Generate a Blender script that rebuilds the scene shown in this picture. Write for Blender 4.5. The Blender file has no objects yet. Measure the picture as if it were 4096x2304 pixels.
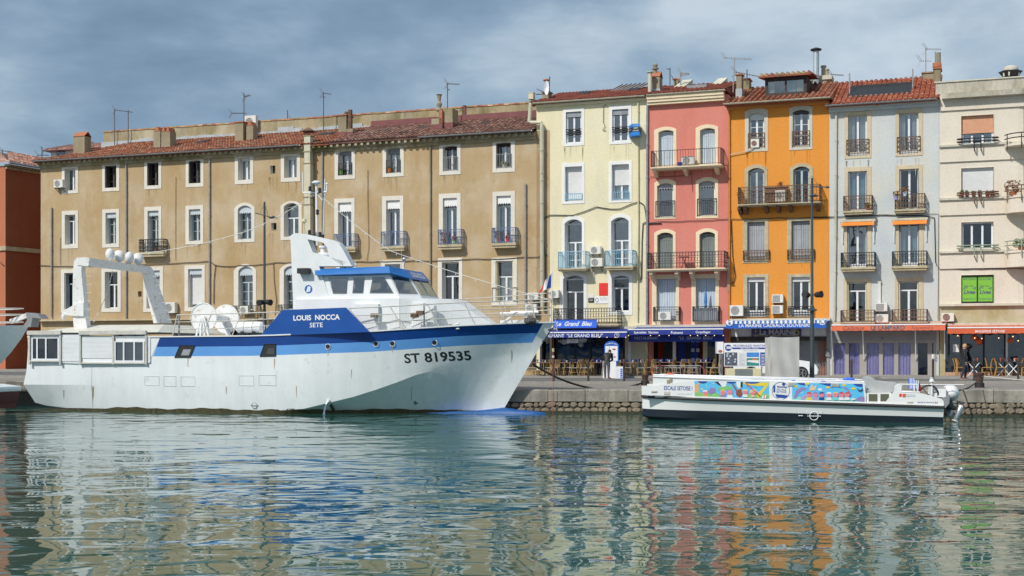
import bpy,math,random
from mathutils import Vector,Matrix
random.seed(7)
R=math.radians
sc=bpy.context.scene
COL=sc.collection

# ------------------------------------------------------------ camera, sky, sun
EYE,FP,CU,HV=2.52,5300.0,2048.0,1410.0     # eye height, focal length / centre / horizon in photo pixels
cam=bpy.data.cameras.new('camera');camo=bpy.data.objects.new('camera',cam);COL.objects.link(camo)
cam.sensor_width=36;cam.lens=36*FP/4096;cam.shift_y=(HV-1152)/4096
cam.clip_start=0.5;cam.clip_end=3000
camo.location=(0,0,EYE);camo.rotation_euler=(R(90),0,0)
sc.camera=camo
sc.view_settings.view_transform='Standard';sc.view_settings.look='None'
sc.view_settings.exposure=0.06;sc.view_settings.gamma=1
sc.render.resolution_x=1024;sc.render.resolution_y=576

SUN=Vector((-0.739,-0.794,1.02)).normalized()
sl=bpy.data.lights.new('sun','SUN');sl.energy=3.45;sl.angle=R(2.0);sl.color=(1,0.95,0.87)
so=bpy.data.objects.new('sun',sl);COL.objects.link(so)
so.rotation_euler=SUN.to_track_quat('Z','Y').to_euler()

w=bpy.data.worlds.new('World');sc.world=w;w.use_nodes=True
nt=w.node_tree;nt.nodes.clear()
def N(tree,typ,**kw):
    n=tree.nodes.new(typ)
    for k,v in kw.items():
        if k.startswith('_'):setattr(n,k[1:],v)
        else:n.inputs[k.replace('_',' ')].default_value=v
    return n
def ramp(tree,stops,interp='LINEAR'):
    n=tree.nodes.new('ShaderNodeValToRGB');n.color_ramp.interpolation=interp
    e=n.color_ramp.elements
    while len(e)<len(stops):e.new(0.5)
    for i,(p,c)in enumerate(stops):
        e[i].position=p
        e[i].color=(c,c,c,1)if isinstance(c,(int,float))else (*c,1)
    return n
sky=N(nt,'ShaderNodeTexSky',_sky_type='NISHITA',_sun_disc=False)
sky.sun_elevation=math.asin(SUN.z);sky.sun_rotation=math.atan2(SUN.x,SUN.y)
sky.air_density=1.0;sky.dust_density=1.5
bg1=N(nt,'ShaderNodeBackground',Strength=0.10)
nt.links.new(sky.outputs[0],bg1.inputs[0])
tc=N(nt,'ShaderNodeTexCoord')
mp=N(nt,'ShaderNodeMapping');mp.inputs['Scale'].default_value=(1,1,2.4);mp.inputs['Rotation'].default_value=(0,R(4),0);mp.inputs['Location'].default_value=(3.7,1.2,.4)
nt.links.new(tc.outputs['Generated'],mp.inputs[0])
n1=N(nt,'ShaderNodeTexNoise',Scale=6.5,Detail=8.0,Roughness=0.55,Distortion=0.15)
n2=N(nt,'ShaderNodeTexNoise',Scale=2.4,Detail=4.0,Roughness=0.5)
nt.links.new(mp.outputs[0],n1.inputs[0]);nt.links.new(mp.outputs[0],n2.inputs[0])
mx=N(nt,'ShaderNodeMath',_operation='MULTIPLY_ADD');mx.inputs[1].default_value=0.5
nt.links.new(n1.outputs[0],mx.inputs[0])
m2=N(nt,'ShaderNodeMath',_operation='MULTIPLY');m2.inputs[1].default_value=0.5
nt.links.new(n2.outputs[0],m2.inputs[0]);nt.links.new(m2.outputs[0],mx.inputs[2])
cr=ramp(nt,[(0.35,(0.15,0.235,0.345)),(0.42,(0.205,0.305,0.425)),(0.47,(0.27,0.38,0.495)),(0.52,(0.38,0.485,0.585)),(0.60,(0.55,0.635,0.71))])
nt.links.new(mx.outputs[0],cr.inputs[0])
bg2=N(nt,'ShaderNodeBackground',Strength=1.04)
nt.links.new(cr.outputs[0],bg2.inputs[0])
ms=N(nt,'ShaderNodeMixShader');ms.inputs[0].default_value=0.86
nt.links.new(bg1.outputs[0],ms.inputs[1]);nt.links.new(bg2.outputs[0],ms.inputs[2])
wo=N(nt,'ShaderNodeOutputWorld');nt.links.new(ms.outputs[0],wo.inputs[0])

# ------------------------------------------------------------ mesh helper
class MB:
    def __init__(s):s.v=[];s.f=[];s.m=[];s.a=None
    def add(s,vs,fs,mi=0):
        n=len(s.v);s.v +=[tuple(p)for p in vs]
        s.f +=[tuple(i+n for i in f)for f in fs];s.m +=[mi]*len(fs);return s
    def quad(s,a,b,c,d,mi=0):return s.add([a,b,c,d],[(0,1,2,3)],mi)
    def poly(s,pts,mi=0):return s.add(pts,[tuple(range(len(pts)))],mi)
    def box(s,x0,x1,y0,y1,z0,z1,mi=0):
        return s.add([(x0,y0,z0),(x1,y0,z0),(x1,y1,z0),(x0,y1,z0),(x0,y0,z1),(x1,y0,z1),(x1,y1,z1),(x0,y1,z1)],
                     [(0,3,2,1),(4,5,6,7),(0,1,5,4),(1,2,6,5),(2,3,7,6),(3,0,4,7)],mi)
    def prism(s,pl,y0,y1,mi=0):      # pl in (x,z), extruded along y
        n=len(pl)
        return s.add([(x,y0,z)for x,z in pl]+[(x,y1,z)for x,z in pl],
                     [tuple(range(n)),tuple(range(2*n-1,n-1,-1))]+[(i,i+n,(i+1)%n+n,(i+1)%n)for i in range(n)],mi)
    def prismz(s,pl,z0,z1,mi=0):     # pl in (x,y), extruded along z
        n=len(pl)
        return s.add([(x,y,z0)for x,y in pl]+[(x,y,z1)for x,y in pl],
                     [tuple(range(n-1,-1,-1)),tuple(range(n,2*n))]+[(i,(i+1)%n,(i+1)%n+n,i+n)for i in range(n)],mi)
    def bar(s,a,b,w_,h=None,mi=0):
        a=Vector(a);b=Vector(b);d=(b-a)
        if d.length<1e-6:return s
        d.normalize();up=Vector((0,0,1))if abs(d.z)<.95 else Vector((0,1,0))
        p=d.cross(up).normalized()*w_/2;q=p.cross(d).normalized()*(h or w_)/2
        vs=[a-p-q,a+p-q,a+p+q,a-p+q,b-p-q,b+p-q,b+p+q,b-p+q]
        return s.add(vs,[(0,3,2,1),(4,5,6,7),(0,1,5,4),(1,2,6,5),(2,3,7,6),(3,0,4,7)],mi)
    def tube(s,pts,r,n=6,mi=0,cap=True):
        pts=[Vector(p)for p in pts];k=len(pts)
        rr=r if isinstance(r,(list,tuple))else [r]*k
        rings=[]
        prev=None
        for i,p in enumerate(pts):
            d=(pts[min(i+1,k-1)]-pts[max(i-1,0)]).normalized()
            if prev is None:
                up=Vector((0,0,1))if abs(d.z)<.9 else Vector((1,0,0));a=d.cross(up).normalized()
            else:a=(prev-d*prev.dot(d)).normalized()
            prev=a;b=d.cross(a)
            rings.append([p+(a*math.cos(t)+b*math.sin(t))*rr[i]for t in [2*math.pi*j/n for j in range(n)]])
        fs=[]
        for i in range(k-1):
            for j in range(n):
                j2=(j+1)%n;fs.append((i*n+j,i*n+j2,(i+1)*n+j2,(i+1)*n+j))
        if cap:fs +=[tuple(range(n-1,-1,-1)),tuple(range((k-1)*n,k*n))]
        return s.add([q for g in rings for q in g],fs,mi)
    def lathe(s,cx,cy,prof,n=12,mi=0):
        vs=[];fs=[]
        for r,z in prof:vs +=[(cx+r*math.cos(2*math.pi*j/n),cy+r*math.sin(2*math.pi*j/n),z)for j in range(n)]
        for i in range(len(prof)-1):
            for j in range(n):
                j2=(j+1)%n;fs.append((i*n+j,i*n+j2,(i+1)*n+j2,(i+1)*n+j))
        fs +=[tuple(range(n-1,-1,-1)),tuple(range((len(prof)-1)*n,len(prof)*n))]
        return s.add(vs,fs,mi)
    def ball(s,c,r,n=10,m=6,mi=0):
        r=r if isinstance(r,(list,tuple))else (r,r,r);vs=[];fs=[]
        for i in range(m+1):
            a=-math.pi/2+math.pi*i/m
            for j in range(n):
                b=2*math.pi*j/n
                vs.append((c[0]+r[0]*math.cos(a)*math.cos(b),c[1]+r[1]*math.cos(a)*math.sin(b),c[2]+r[2]*math.sin(a)))
        for i in range(m):
            for j in range(n):
                j2=(j+1)%n;fs.append((i*n+j,i*n+j2,(i+1)*n+j2,(i+1)*n+j))
        return s.add(vs,fs,mi)
    def build(s,name,mats,parent=None,smooth=False,bevel=0,frame=None,loc=None,auto=None):
        org=Vector((0,0,0))
        if parent is not None:org=ORG.get(parent.name,org)
        elif loc is not None:org=Vector(loc)
        me=bpy.data.meshes.new(name)
        me.from_pydata([(x-org.x,y-org.y,z-org.z)for x,y,z in s.v],[],s.f)
        for m_ in (mats if isinstance(mats,(list,tuple))else [mats]):me.materials.append(m_)
        if any(s.m):me.polygons.foreach_set('material_index',s.m)
        if s.a:
            at=me.attributes.new('rnd','FLOAT','FACE');at.data.foreach_set('value',s.a)
        if smooth:me.shade_smooth()
        me.update()
        o=bpy.data.objects.new(name,me);COL.objects.link(o)
        if smooth and auto:
            me.set_sharp_from_angle(angle=R(auto))
        if parent is not None:
            o.parent=parent;ORG[o.name]=org
        else:
            ORG[o.name]=org
            o.matrix_world=(frame.M if frame else Matrix.Identity(4))@ Matrix.Translation(org)
        if bevel:
            b=o.modifiers.new('bevel','BEVEL');b.width=bevel;b.segments=2;b.limit_method='ANGLE'
        return o
ORG={}
class Frame:                       # a local frame on the ground: x to the right along it, y away from the viewer, z up
    def __init__(s,ox,oy,deg):
        s.ox,s.oy=ox,oy;a=R(deg);s.c,s.s=math.cos(a),math.sin(a)
        s.M=Matrix.Translation((ox,oy,0))@ Matrix.Rotation(a,4,'Z')
    def at(s,u,v,off=0.0):      # photo measurement -> metres (x, z) on the vertical plane y = off
        t=(u-CU)/FP
        Y=(off-s.ox*s.s+s.oy*s.c)/(s.c-t*s.s)
        return ((t*Y-s.ox)*s.c+(Y-s.oy)*s.s,EYE-(v-HV)*Y/FP)
    def p3(s,u,v,off=0.0):
        x,z=s.at(u,v,off);return (x,off,z)
    def world(s,x,y,z=0):return s.M @ Vector((x,y,z))
ID=Frame(0,0,0)
def tag(o,label=None,cat=None,group=None,kind=None):
    if label:o['label']=label
    if cat:o['category']=cat
    if group:o['group']=group
    if kind:o['kind']=kind
    return o
def thing(name,label,cat,frame=ID,loc=(0,0,0),group=None):
    o=bpy.data.objects.new(name,None);COL.objects.link(o)
    o.empty_display_size=.2
    o.matrix_world=frame.M @ Matrix.Translation(Vector(loc));ORG[o.name]=Vector(loc)
    return tag(o,label,cat,group)
def solo(mb,name,mats,label,cat,frame=ID,loc=(0,0,0),group=None,**k):
    return tag(mb.build(name,mats,None,frame=frame,loc=loc,**k),label,cat,group)
def dup(root,mw,label=None,group=None):
    r=root.copy();COL.objects.link(r);r.matrix_world=mw
    if label:r['label']=label
    if group:r['group']=group
    for ch in root.children:
        c=ch.copy();COL.objects.link(c);c.parent=r
        for g in ch.children:
            d=g.copy();COL.objects.link(d);d.parent=c
    return r
ORD=['','first','second','third','fourth','fifth','sixth','seventh','eighth','ninth','tenth','eleventh','twelfth','thirteenth','fourteenth']

def text(parent,s,x,y,z,width,mat,shear=0,bold=0.0,height=None,name='lettering',rot=0,yaw=0,sp=1.0,depth=.004,sag=0):
    cu=bpy.data.curves.new('t','FONT');cu.body=s;cu.size=1;cu.shear=shear;cu.offset=bold
    cu.align_x='CENTER';cu.align_y='CENTER';cu.extrude=0.0;cu.space_character=sp;cu.resolution_u=3
    ob=bpy.data.objects.new('t',cu);COL.objects.link(ob)
    me=bpy.data.meshes.new_from_object(ob.evaluated_get(bpy.context.evaluated_depsgraph_get()))
    bpy.data.objects.remove(ob);bpy.data.curves.remove(cu)
    xs=[q.co.x for q in me.vertices];ys=[q.co.y for q in me.vertices]
    cx,cy=(min(xs)+max(xs))/2,(min(ys)+max(ys))/2
    k=width/(max(xs)-min(xs));kz=(height/(max(ys)-min(ys)))if height else k
    org=ORG.get(parent.name,Vector((0,0,0)))
    cr_,sr=math.cos(rot),math.sin(rot);cw,sw=math.cos(yaw),math.sin(yaw)
    for q in me.vertices:
        a,b=(q.co.x-cx)*k,(q.co.y-cy)*kz
        if sag:b += sag*(1-(2*a/width)** 2)
        a,b=a*cr_-b*sr,a*sr+b*cr_
        q.co=Vector((x+a*cw,y+a*sw,z+b))-org
    me.materials.clear();me.materials.append(mat)
    o=bpy.data.objects.new(name,me);COL.objects.link(o);o.parent=parent;ORG[o.name]=org
    return o

# ------------------------------------------------------------ materials
def mat(name,col,rough=.7,metal=0,var=.12,scale=1.5,streak=0.0,bump=0.0,bscale=30,dirt=None,dirtamt=0,spec=None,coat=0):
    m=bpy.data.materials.new(name);m.use_nodes=True;t=m.node_tree
    b=t.nodes['Principled BSDF'];b.inputs['Roughness'].default_value=rough;b.inputs['Metallic'].default_value=metal
    if spec is not None:b.inputs['Specular IOR Level'].default_value=spec
    if coat:b.inputs['Coat Weight'].default_value=coat
    tc=N(t,'ShaderNodeTexCoord')
    dark=tuple(c*(1-var)for c in col);lite=tuple(min(1,c*(1+var))for c in col)
    n=N(t,'ShaderNodeTexNoise',Scale=scale,Detail=6.0,Roughness=.62);t.links.new(tc.outputs['Object'],n.inputs[0])
    r=ramp(t,[(.32,dark),(.68,lite)]);t.links.new(n.outputs[0],r.inputs[0]);out=r.outputs[0]
    if streak:
        mp=N(t,'ShaderNodeMapping');mp.inputs['Scale'].default_value=(2.2,2.2,.16);t.links.new(tc.outputs['Object'],mp.inputs[0])
        n2=N(t,'ShaderNodeTexNoise',Scale=1.0,Detail=7.0,Roughness=.7);t.links.new(mp.outputs[0],n2.inputs[0])
        r2=ramp(t,[(.38,1-streak),(.6,1.0),(.75,1+streak*.4)]);t.links.new(n2.outputs[0],r2.inputs[0])
        mm=N(t,'ShaderNodeMix',_data_type='RGBA',_blend_type='MULTIPLY');mm.inputs[0].default_value=1
        t.links.new(out,mm.inputs[6]);t.links.new(r2.outputs[0],mm.inputs[7]);out=mm.outputs[2]
    if dirt:
        n3=N(t,'ShaderNodeTexNoise',Scale=scale*2.3+.7,Detail=8.0,Roughness=.7);t.links.new(tc.outputs['Object'],n3.inputs[0])
        r3=ramp(t,[(.62-dirtamt*.25,0.0),(.72,1.0)]);t.links.new(n3.outputs[0],r3.inputs[0])
        mm=N(t,'ShaderNodeMix',_data_type='RGBA');t.links.new(r3.outputs[0],mm.inputs[0]);t.links.new(out,mm.inputs[6]);mm.inputs[7].default_value=(*dirt,1);out=mm.outputs[2]
    t.links.new(out,b.inputs['Base Color'])
    if bump:
        n4=N(t,'ShaderNodeTexNoise',Scale=bscale,Detail=4.0);t.links.new(tc.outputs['Object'],n4.inputs[0])
        bp=N(t,'ShaderNodeBump',Strength=bump,Distance=.02);t.links.new(n4.outputs[0],bp.inputs['Height']);t.links.new(bp.outputs[0],b.inputs['Normal'])
    return m
def emit(name,col,s):
    m=bpy.data.materials.new(name);m.use_nodes=True;b=m.node_tree.nodes['Principled BSDF']
    b.inputs['Base Color'].default_value=(*col,1);b.inputs['Emission Color'].default_value=(*col,1);b.inputs['Emission Strength'].default_value=s;return m
def glassmat(name,tint,refl=.3,rough=.03):
    m=bpy.data.materials.new(name);m.use_nodes=True;t=m.node_tree;t.nodes.clear()
    tr=N(t,'ShaderNodeBsdfTransparent');tr.inputs[0].default_value=(*tint,1)
    gl=N(t,'ShaderNodeBsdfGlossy',Roughness=rough);gl.inputs[0].default_value=(.9,.95,1,1)
    lw=N(t,'ShaderNodeLayerWeight',Blend=.25);ma=N(t,'ShaderNodeMath',_operation='MULTIPLY_ADD');ma.inputs[1].default_value=.5;ma.inputs[2].default_value=refl;ma.use_clamp=True
    t.links.new(lw.outputs['Fresnel'],ma.inputs[0])
    tcn=N(t,'ShaderNodeTexCoord');nz=N(t,'ShaderNodeTexNoise',Scale=1.2,Detail=1.0);t.links.new(tcn.outputs['Object'],nz.inputs[0])
    bp=N(t,'ShaderNodeBump',Strength=.25,Distance=.05);t.links.new(nz.outputs[0],bp.inputs['Height']);t.links.new(bp.outputs[0],gl.inputs['Normal'])
    mi=N(t,'ShaderNodeMixShader');t.links.new(ma.outputs[0],mi.inputs[0]);t.links.new(tr.outputs[0],mi.inputs[1]);t.links.new(gl.outputs[0],mi.inputs[2])
    o=N(t,'ShaderNodeOutputMaterial');t.links.new(mi.outputs[0],o.inputs[0]);return m

def stucco(name,col,pale,stain,amt=.5,streak=.07):
    """painted render: large pale/dark weathering areas, rain streaks, fine grain"""
    m=bpy.data.materials.new(name);m.use_nodes=True;t=m.node_tree;b=t.nodes['Principled BSDF'];b.inputs['Roughness'].default_value=.88
    b.inputs['Specular IOR Level'].default_value=.2
    tc=N(t,'ShaderNodeTexCoord');O=tc.outputs['Object']
    def noise(sc_,det=6,map_=None,ro=.6):
        n=N(t,'ShaderNodeTexNoise',Scale=sc_,Detail=float(det),Roughness=ro)
        if map_:
            mp=N(t,'ShaderNodeMapping');mp.inputs['Scale'].default_value=map_;t.links.new(O,mp.inputs[0]);t.links.new(mp.outputs[0],n.inputs[0])
        else:t.links.new(O,n.inputs[0])
        return n.outputs[0]
    def mix(f,a,c2,mode='MIX',fac=1):
        mm=N(t,'ShaderNodeMix',_data_type='RGBA',_blend_type=mode)
        if f is None:mm.inputs[0].default_value=fac
        else:t.links.new(f,mm.inputs[0])
        for i,q in ((6,a),(7,c2)):
            if isinstance(q,tuple):mm.inputs[i].default_value=(*q,1)
            else:t.links.new(q,mm.inputs[i])
        return mm.outputs[2]
    r1=ramp(t,[(.44,0.0),(.64,amt)]);t.links.new(noise(.35,7),r1.inputs[0])
    c=mix(r1.outputs[0],tuple(col),tuple(pale))
    r2=ramp(t,[(.5,0.0),(.68,amt)]);t.links.new(noise(.55,8,(1,1,.45),.7),r2.inputs[0])
    c=mix(r2.outputs[0],c,tuple(stain))
    r3=ramp(t,[(.36,1-streak),(.58,1.0),(.8,1+streak*.35)]);t.links.new(noise(1.0,7,(.9,.9,.22),.7),r3.inputs[0])
    c=mix(None,c,r3.outputs[0],'MULTIPLY')
    r4=ramp(t,[(.3,.93),(.7,1.06)]);t.links.new(noise(9,5),r4.inputs[0])
    c=mix(None,c,r4.outputs[0],'MULTIPLY')
    t.links.new(c,b.inputs['Base Color'])
    bp=N(t,'ShaderNodeBump',Strength=.35,Distance=.02);t.links.new(noise(14,4),bp.inputs['Height']);t.links.new(bp.outputs[0],b.inputs['Normal'])
    return m
def tilemat(name,cols):
    m=bpy.data.materials.new(name);m.use_nodes=True;t=m.node_tree;b=t.nodes['Principled BSDF'];b.inputs['Roughness'].default_value=.9
    at=N(t,'ShaderNodeAttribute',_attribute_name='rnd')
    r=ramp(t,[((i+.5)/len(cols),c)for i,c in enumerate(cols)]);t.links.new(at.outputs['Fac'],r.inputs[0])
    tc=N(t,'ShaderNodeTexCoord');n=N(t,'ShaderNodeTexNoise',Scale=1.1,Detail=7.0,Roughness=.7);t.links.new(tc.outputs['Object'],n.inputs[0])
    r2=ramp(t,[(.35,.55),(.62,1.1)]);t.links.new(n.outputs[0],r2.inputs[0])
    mm=N(t,'ShaderNodeMix',_data_type='RGBA',_blend_type='MULTIPLY');mm.inputs[0].default_value=1;t.links.new(r.outputs[0],mm.inputs[6]);t.links.new(r2.outputs[0],mm.inputs[7])
    t.links.new(mm.outputs[2],b.inputs['Base Color']);return m

M={}
M['brown']=stucco('stucco_brown',(.47,.345,.195),(.55,.45,.315),(.42,.28,.135),.9)
M['yellow']=stucco('stucco_yellow',(.77,.70,.475),(.79,.745,.58),(.62,.58,.42),.6,.05)
M['pink']=stucco('stucco_pink',(.66,.225,.175),(.68,.28,.225),(.57,.19,.15),.5,.05)
M['orange']=stucco('stucco_orange',(.74,.295,.052),(.77,.35,.09),(.66,.24,.04),.4,.05)
M['greyblue']=stucco('stucco_pale_blue',(.59,.605,.59),(.50,.56,.60),(.63,.59,.47),.9,.06)
M['beige']=stucco('stucco_beige',(.73,.65,.54),(.76,.71,.62),(.66,.58,.47),.6,.05)
M['olive']=stucco('stucco_olive',(.42,.37,.20),(.60,.57,.48),(.34,.28,.15),.7)
M['redwall']=stucco('stucco_rust',(.31,.088,.042),(.36,.12,.065),(.26,.07,.035),.5)
M['redfront']=stucco('stucco_salmon',(.50,.18,.10),(.5,.2,.12),(.45,.17,.1),.4)
M['tan']=stucco('render_tan_mossy',(.40,.33,.20),(.5,.45,.33),(.17,.16,.06),.9,.3)
M['concrete']=stucco('concrete_mossy',(.50,.46,.38),(.62,.58,.50),(.25,.22,.14),.9,.25)
M['sur_white']=mat('surround_white',(.72,.68,.60),.85,var=.06,streak=.06,dirt=(.5,.40,.27),dirtamt=.1)
M['sur_plain']=mat('surround_bright',(.80,.80,.77),.85,var=.05,streak=.06)
M['sur_cream']=mat('surround_cream',(.80,.66,.46),.85,var=.05,streak=.05)
M['sur_stone']=mat('surround_stone',(.52,.44,.29),.9,var=.16,scale=3,streak=.2,dirt=(.28,.25,.17),dirtamt=.2)
M['sur_grey']=mat('surround_weathered',(.60,.57,.47),.9,var=.08,scale=2,streak=.15)
M['white']=mat('white_paint',(.80,.81,.82),.45,var=.03)
M['joinery']=mat('joinery_white',(.74,.76,.78),.4,var=.04)
M['joingrey']=mat('joinery_bluegrey',(.42,.50,.53),.6,var=.08)
M['joindark']=mat('joinery_dark_wood',(.06,.045,.04),.8,var=.3,scale=6)
M['shut_blue']=mat('shutter_pale_blue',(.50,.58,.67),.6,var=.05,streak=.1)
M['shut_grey']=mat('shutter_grey_green',(.20,.235,.235),.75,var=.12,streak=.2)
M['shut_pale']=mat('shutter_weathered_grey',(.36,.38,.41),.75,var=.1,streak=.25)
M['shut_cream']=mat('shutter_cream',(.66,.60,.38),.6,var=.07)
M['roller']=mat('roller_shutter_white',(.70,.70,.70),.5,var=.04)
M['rollorange']=mat('roller_shutter_salmon',(.68,.36,.22),.6,var=.06)
M['canvas']=mat('valance_canvas',(.52,.58,.62),.9,var=.06)
M['canvasw']=mat('valance_white',(.80,.80,.79),.9,var=.04)
M['pane']=glassmat('window_glass',(.62,.68,.70),.24)
M['paneclear']=glassmat('shop_glass',(.86,.88,.9),.08)
M['panedark']=glassmat('window_glass_dark',(.30,.34,.36),.12)
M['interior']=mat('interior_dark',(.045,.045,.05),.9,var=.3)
M['curtain']=mat('curtain',(.62,.62,.58),.9,var=.1,scale=4)
M['curtblue']=mat('curtain_blue',(.30,.48,.55),.9,var=.1,scale=4)
M['curtpurple']=mat('curtain_purple',(.33,.30,.56),.8,var=.15,scale=5)
M['iron']=mat('wrought_iron_black',(.03,.032,.037),.55,metal=.2,var=.2)
M['rusty']=mat('wrought_iron_rusty',(.16,.095,.06),.85,var=.35,scale=6)
M['ironblue']=mat('iron_blue_grey',(.10,.16,.30),.6,var=.15)
M['ironlight']=mat('iron_light_blue',(.22,.46,.62),.6,var=.12,scale=4)
M['irongrey']=mat('iron_grey',(.26,.27,.28),.6,var=.15)
M['zinc']=mat('zinc_pipe',(.33,.34,.35),.5,metal=.4,var=.2,scale=4)
M['pvc']=mat('pvc_cream_pipe',(.60,.56,.42),.6,var=.1,streak=.2)
M['pvcorange']=mat('pipe_orange',(.62,.24,.05),.6,var=.1)
M['tile_old']=tilemat('roof_tiles_mixed',[(.20,.07,.04),(.44,.11,.055),(.54,.15,.07),(.58,.25,.13),(.38,.12,.07),(.60,.36,.22),(.30,.20,.10)])
M['tile_dull']=tilemat('roof_tiles_dull',[(.15,.075,.06),(.30,.12,.09),(.38,.17,.13),(.46,.26,.19),(.33,.14,.10),(.52,.36,.27)])
M['tile_red']=tilemat('roof_tiles_red',[(.26,.075,.05),(.30,.08,.05),(.36,.10,.06),(.27,.075,.05)])
M['tile_bright']=tilemat('roof_tiles_bright',[(.38,.10,.05),(.48,.13,.065),(.52,.17,.09),(.42,.11,.055),(.5,.26,.16)])
M['tile_yel']=tilemat('roof_tiles_lichen',[(.33,.10,.06),(.40,.14,.08),(.45,.22,.11),(.36,.24,.08),(.30,.12,.07),(.5,.33,.2)])
M['membrane']=mat('flashing_grey_silver',(.40,.44,.47),.5,var=.15,scale=2,dirt=(.3,.28,.22),dirtamt=.2)
M['maroon']=mat('flashing_maroon',(.19,.065,.065),.7,var=.12)
M['terracotta']=mat('terracotta',(.42,.15,.075),.85,var=.2,scale=5)
M['chimney']=stucco('chimney_render',(.33,.28,.19),(.42,.37,.27),(.20,.17,.06),.8,.25)
M['ac']=mat('ac_casing',(.70,.69,.64),.5,var=.05)
M['acgrille']=mat('ac_grille',(.20,.20,.20),.6,var=.1)
M['acdark']=mat('ac_dark',(.07,.07,.07),.6)
M['steel']=mat('stainless_steel',(.55,.57,.58),.3,metal=.8,var=.08)
M['galv']=mat('galvanised_duct',(.50,.57,.60),.42,metal=.5,var=.12,scale=3)
M['cable']=mat('black_cable',(.025,.025,.025),.6)
M['antenna']=mat('antenna_metal',(.16,.15,.15),.5,metal=.4,var=.3)
M['antlight']=mat('antenna_metal_light',(.40,.40,.40),.5,metal=.3)
M['black']=mat('black_matte',(.02,.021,.024),.6,var=.2)
M['navy']=mat('canvas_royal_blue',(.014,.036,.25),.8,var=.12,scale=2.5)
M['signblue']=mat('sign_bright_blue',(.045,.16,.72),.4,var=.05)
M['marblue']=mat('canvas_sea_blue',(.01,.11,.50),.75,var=.08)
M['whitetxt']=mat('white_lettering',(.82,.83,.85),.5,var=.02)
M['dimtxt']=mat('grey_lettering',(.50,.54,.64),.5,var=.04)
M['coral']=mat('canvas_coral',(.72,.17,.085),.85,var=.1,scale=3)
M['redorange']=mat('canvas_red_orange',(.62,.12,.045),.8,var=.08)
M['orangeawn']=mat('canvas_orange',(.85,.24,.03),.8,var=.06)
M['greytxt']=mat('slate_lettering',(.10,.12,.16),.6)
M['green']=mat('sign_lime_green',(.20,.50,.045),.5,var=.04)
M['red']=mat('poster_red',(.75,.03,.02),.6,var=.06)
M['redshop']=stucco('shop_red_wall',(.50,.07,.03),(.5,.09,.04),(.42,.06,.03),.4)
M['leaf']=mat('leaves',(.06,.11,.03),.7,var=.4,scale=9)
M['leafred']=mat('leaves_reddish',(.22,.10,.05),.7,var=.4,scale=9)
M['asphalt']=mat('asphalt',(.13,.13,.13),.9,var=.14,scale=.8,bump=.3,bscale=40,dirt=(.085,.085,.085),dirtamt=.3)
M['kerb']=mat('kerb_stone',(.30,.285,.26),.9,var=.14,scale=2,bump=.3,bscale=20)
M['pave']=mat('quay_paving',(.24,.22,.195),.9,var=.16,scale=.9,bump=.35,bscale=25,dirt=(.15,.135,.12),dirtamt=.3)
M['capstone']=mat('quay_cap_limestone',(.31,.285,.24),.92,var=.22,scale=1.6,streak=.35,bump=.5,bscale=14,dirt=(.16,.15,.125),dirtamt=.4)
M['rubble']=mat('quay_rubble',(.25,.20,.145),.95,var=.35,scale=2.1,bump=.7,bscale=12,dirt=(.13,.12,.09),dirtamt=.4)
M['mortar']=mat('quay_mortar',(.085,.075,.06),.95,var=.3,scale=4,bump=.5,bscale=16)
M['algae']=mat('algae_band',(.035,.035,.018),.8,var=.5,scale=5)
# ------------------------------------------------------------ water
def watermat():
    m=bpy.data.materials.new('harbour_water');m.use_nodes=True;t=m.node_tree;b=t.nodes['Principled BSDF']
    b.inputs['Base Color'].default_value=(.016,.088,.072,1);b.inputs['Roughness'].default_value=.015;b.inputs['IOR'].default_value=1.35
    tc=N(t,'ShaderNodeTexCoord')
    def nz(scale,mp_,dist,det=2.0,rot=0):
        mp=N(t,'ShaderNodeMapping');mp.inputs['Scale'].default_value=mp_;mp.inputs['Rotation'].default_value=(0,0,R(rot));t.links.new(tc.outputs['Object'],mp.inputs[0])
        n=N(t,'ShaderNodeTexNoise',Scale=scale,Detail=det,Roughness=.45,Distortion=dist);t.links.new(mp.outputs[0],n.inputs[0]);return n.outputs[0]
    amp=ramp(t,[(.38,.45),(.62,1.0)]);t.links.new(nz(.05,(1,.6,1),0,1.0),amp.inputs[0])
    def ma(op,a,b_=None,c=None):
        n=N(t,'ShaderNodeMath',_operation=op)
        for i,q in enumerate((a,b_,c)):
            if q is None:continue
            if isinstance(q,(int,float)):n.inputs[i].default_value=q
            else:t.links.new(q,n.inputs[i])
        return n.outputs[0]
    h=ma('MULTIPLY',nz(.40,(.8,1.0,1),1.2,.6,14),WAVE[0])
    h=ma('MULTIPLY_ADD',nz(1.25,(.75,1.15,1),1.2,.5,-16),WAVE[1],h)
    f=ma('MULTIPLY',nz(4.5,(.7,1.2,1),.5,1.5,10),amp.outputs[0])
    h=ma('MULTIPLY_ADD',f,WAVE[2],h)
    bp=N(t,'ShaderNodeBump',Strength=1.0,Distance=1.0);t.links.new(h,bp.inputs['Height']);t.links.new(bp.outputs[0],b.inputs['Normal'])
    return m
WAVE=(.058,.0165,.0019)
wm=MB();wm.quad((-420,-60,0),(420,-60,0),(420,120,0),(-420,120,0))
tag(wm.build('water',watermat()),kind='structure')

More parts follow.
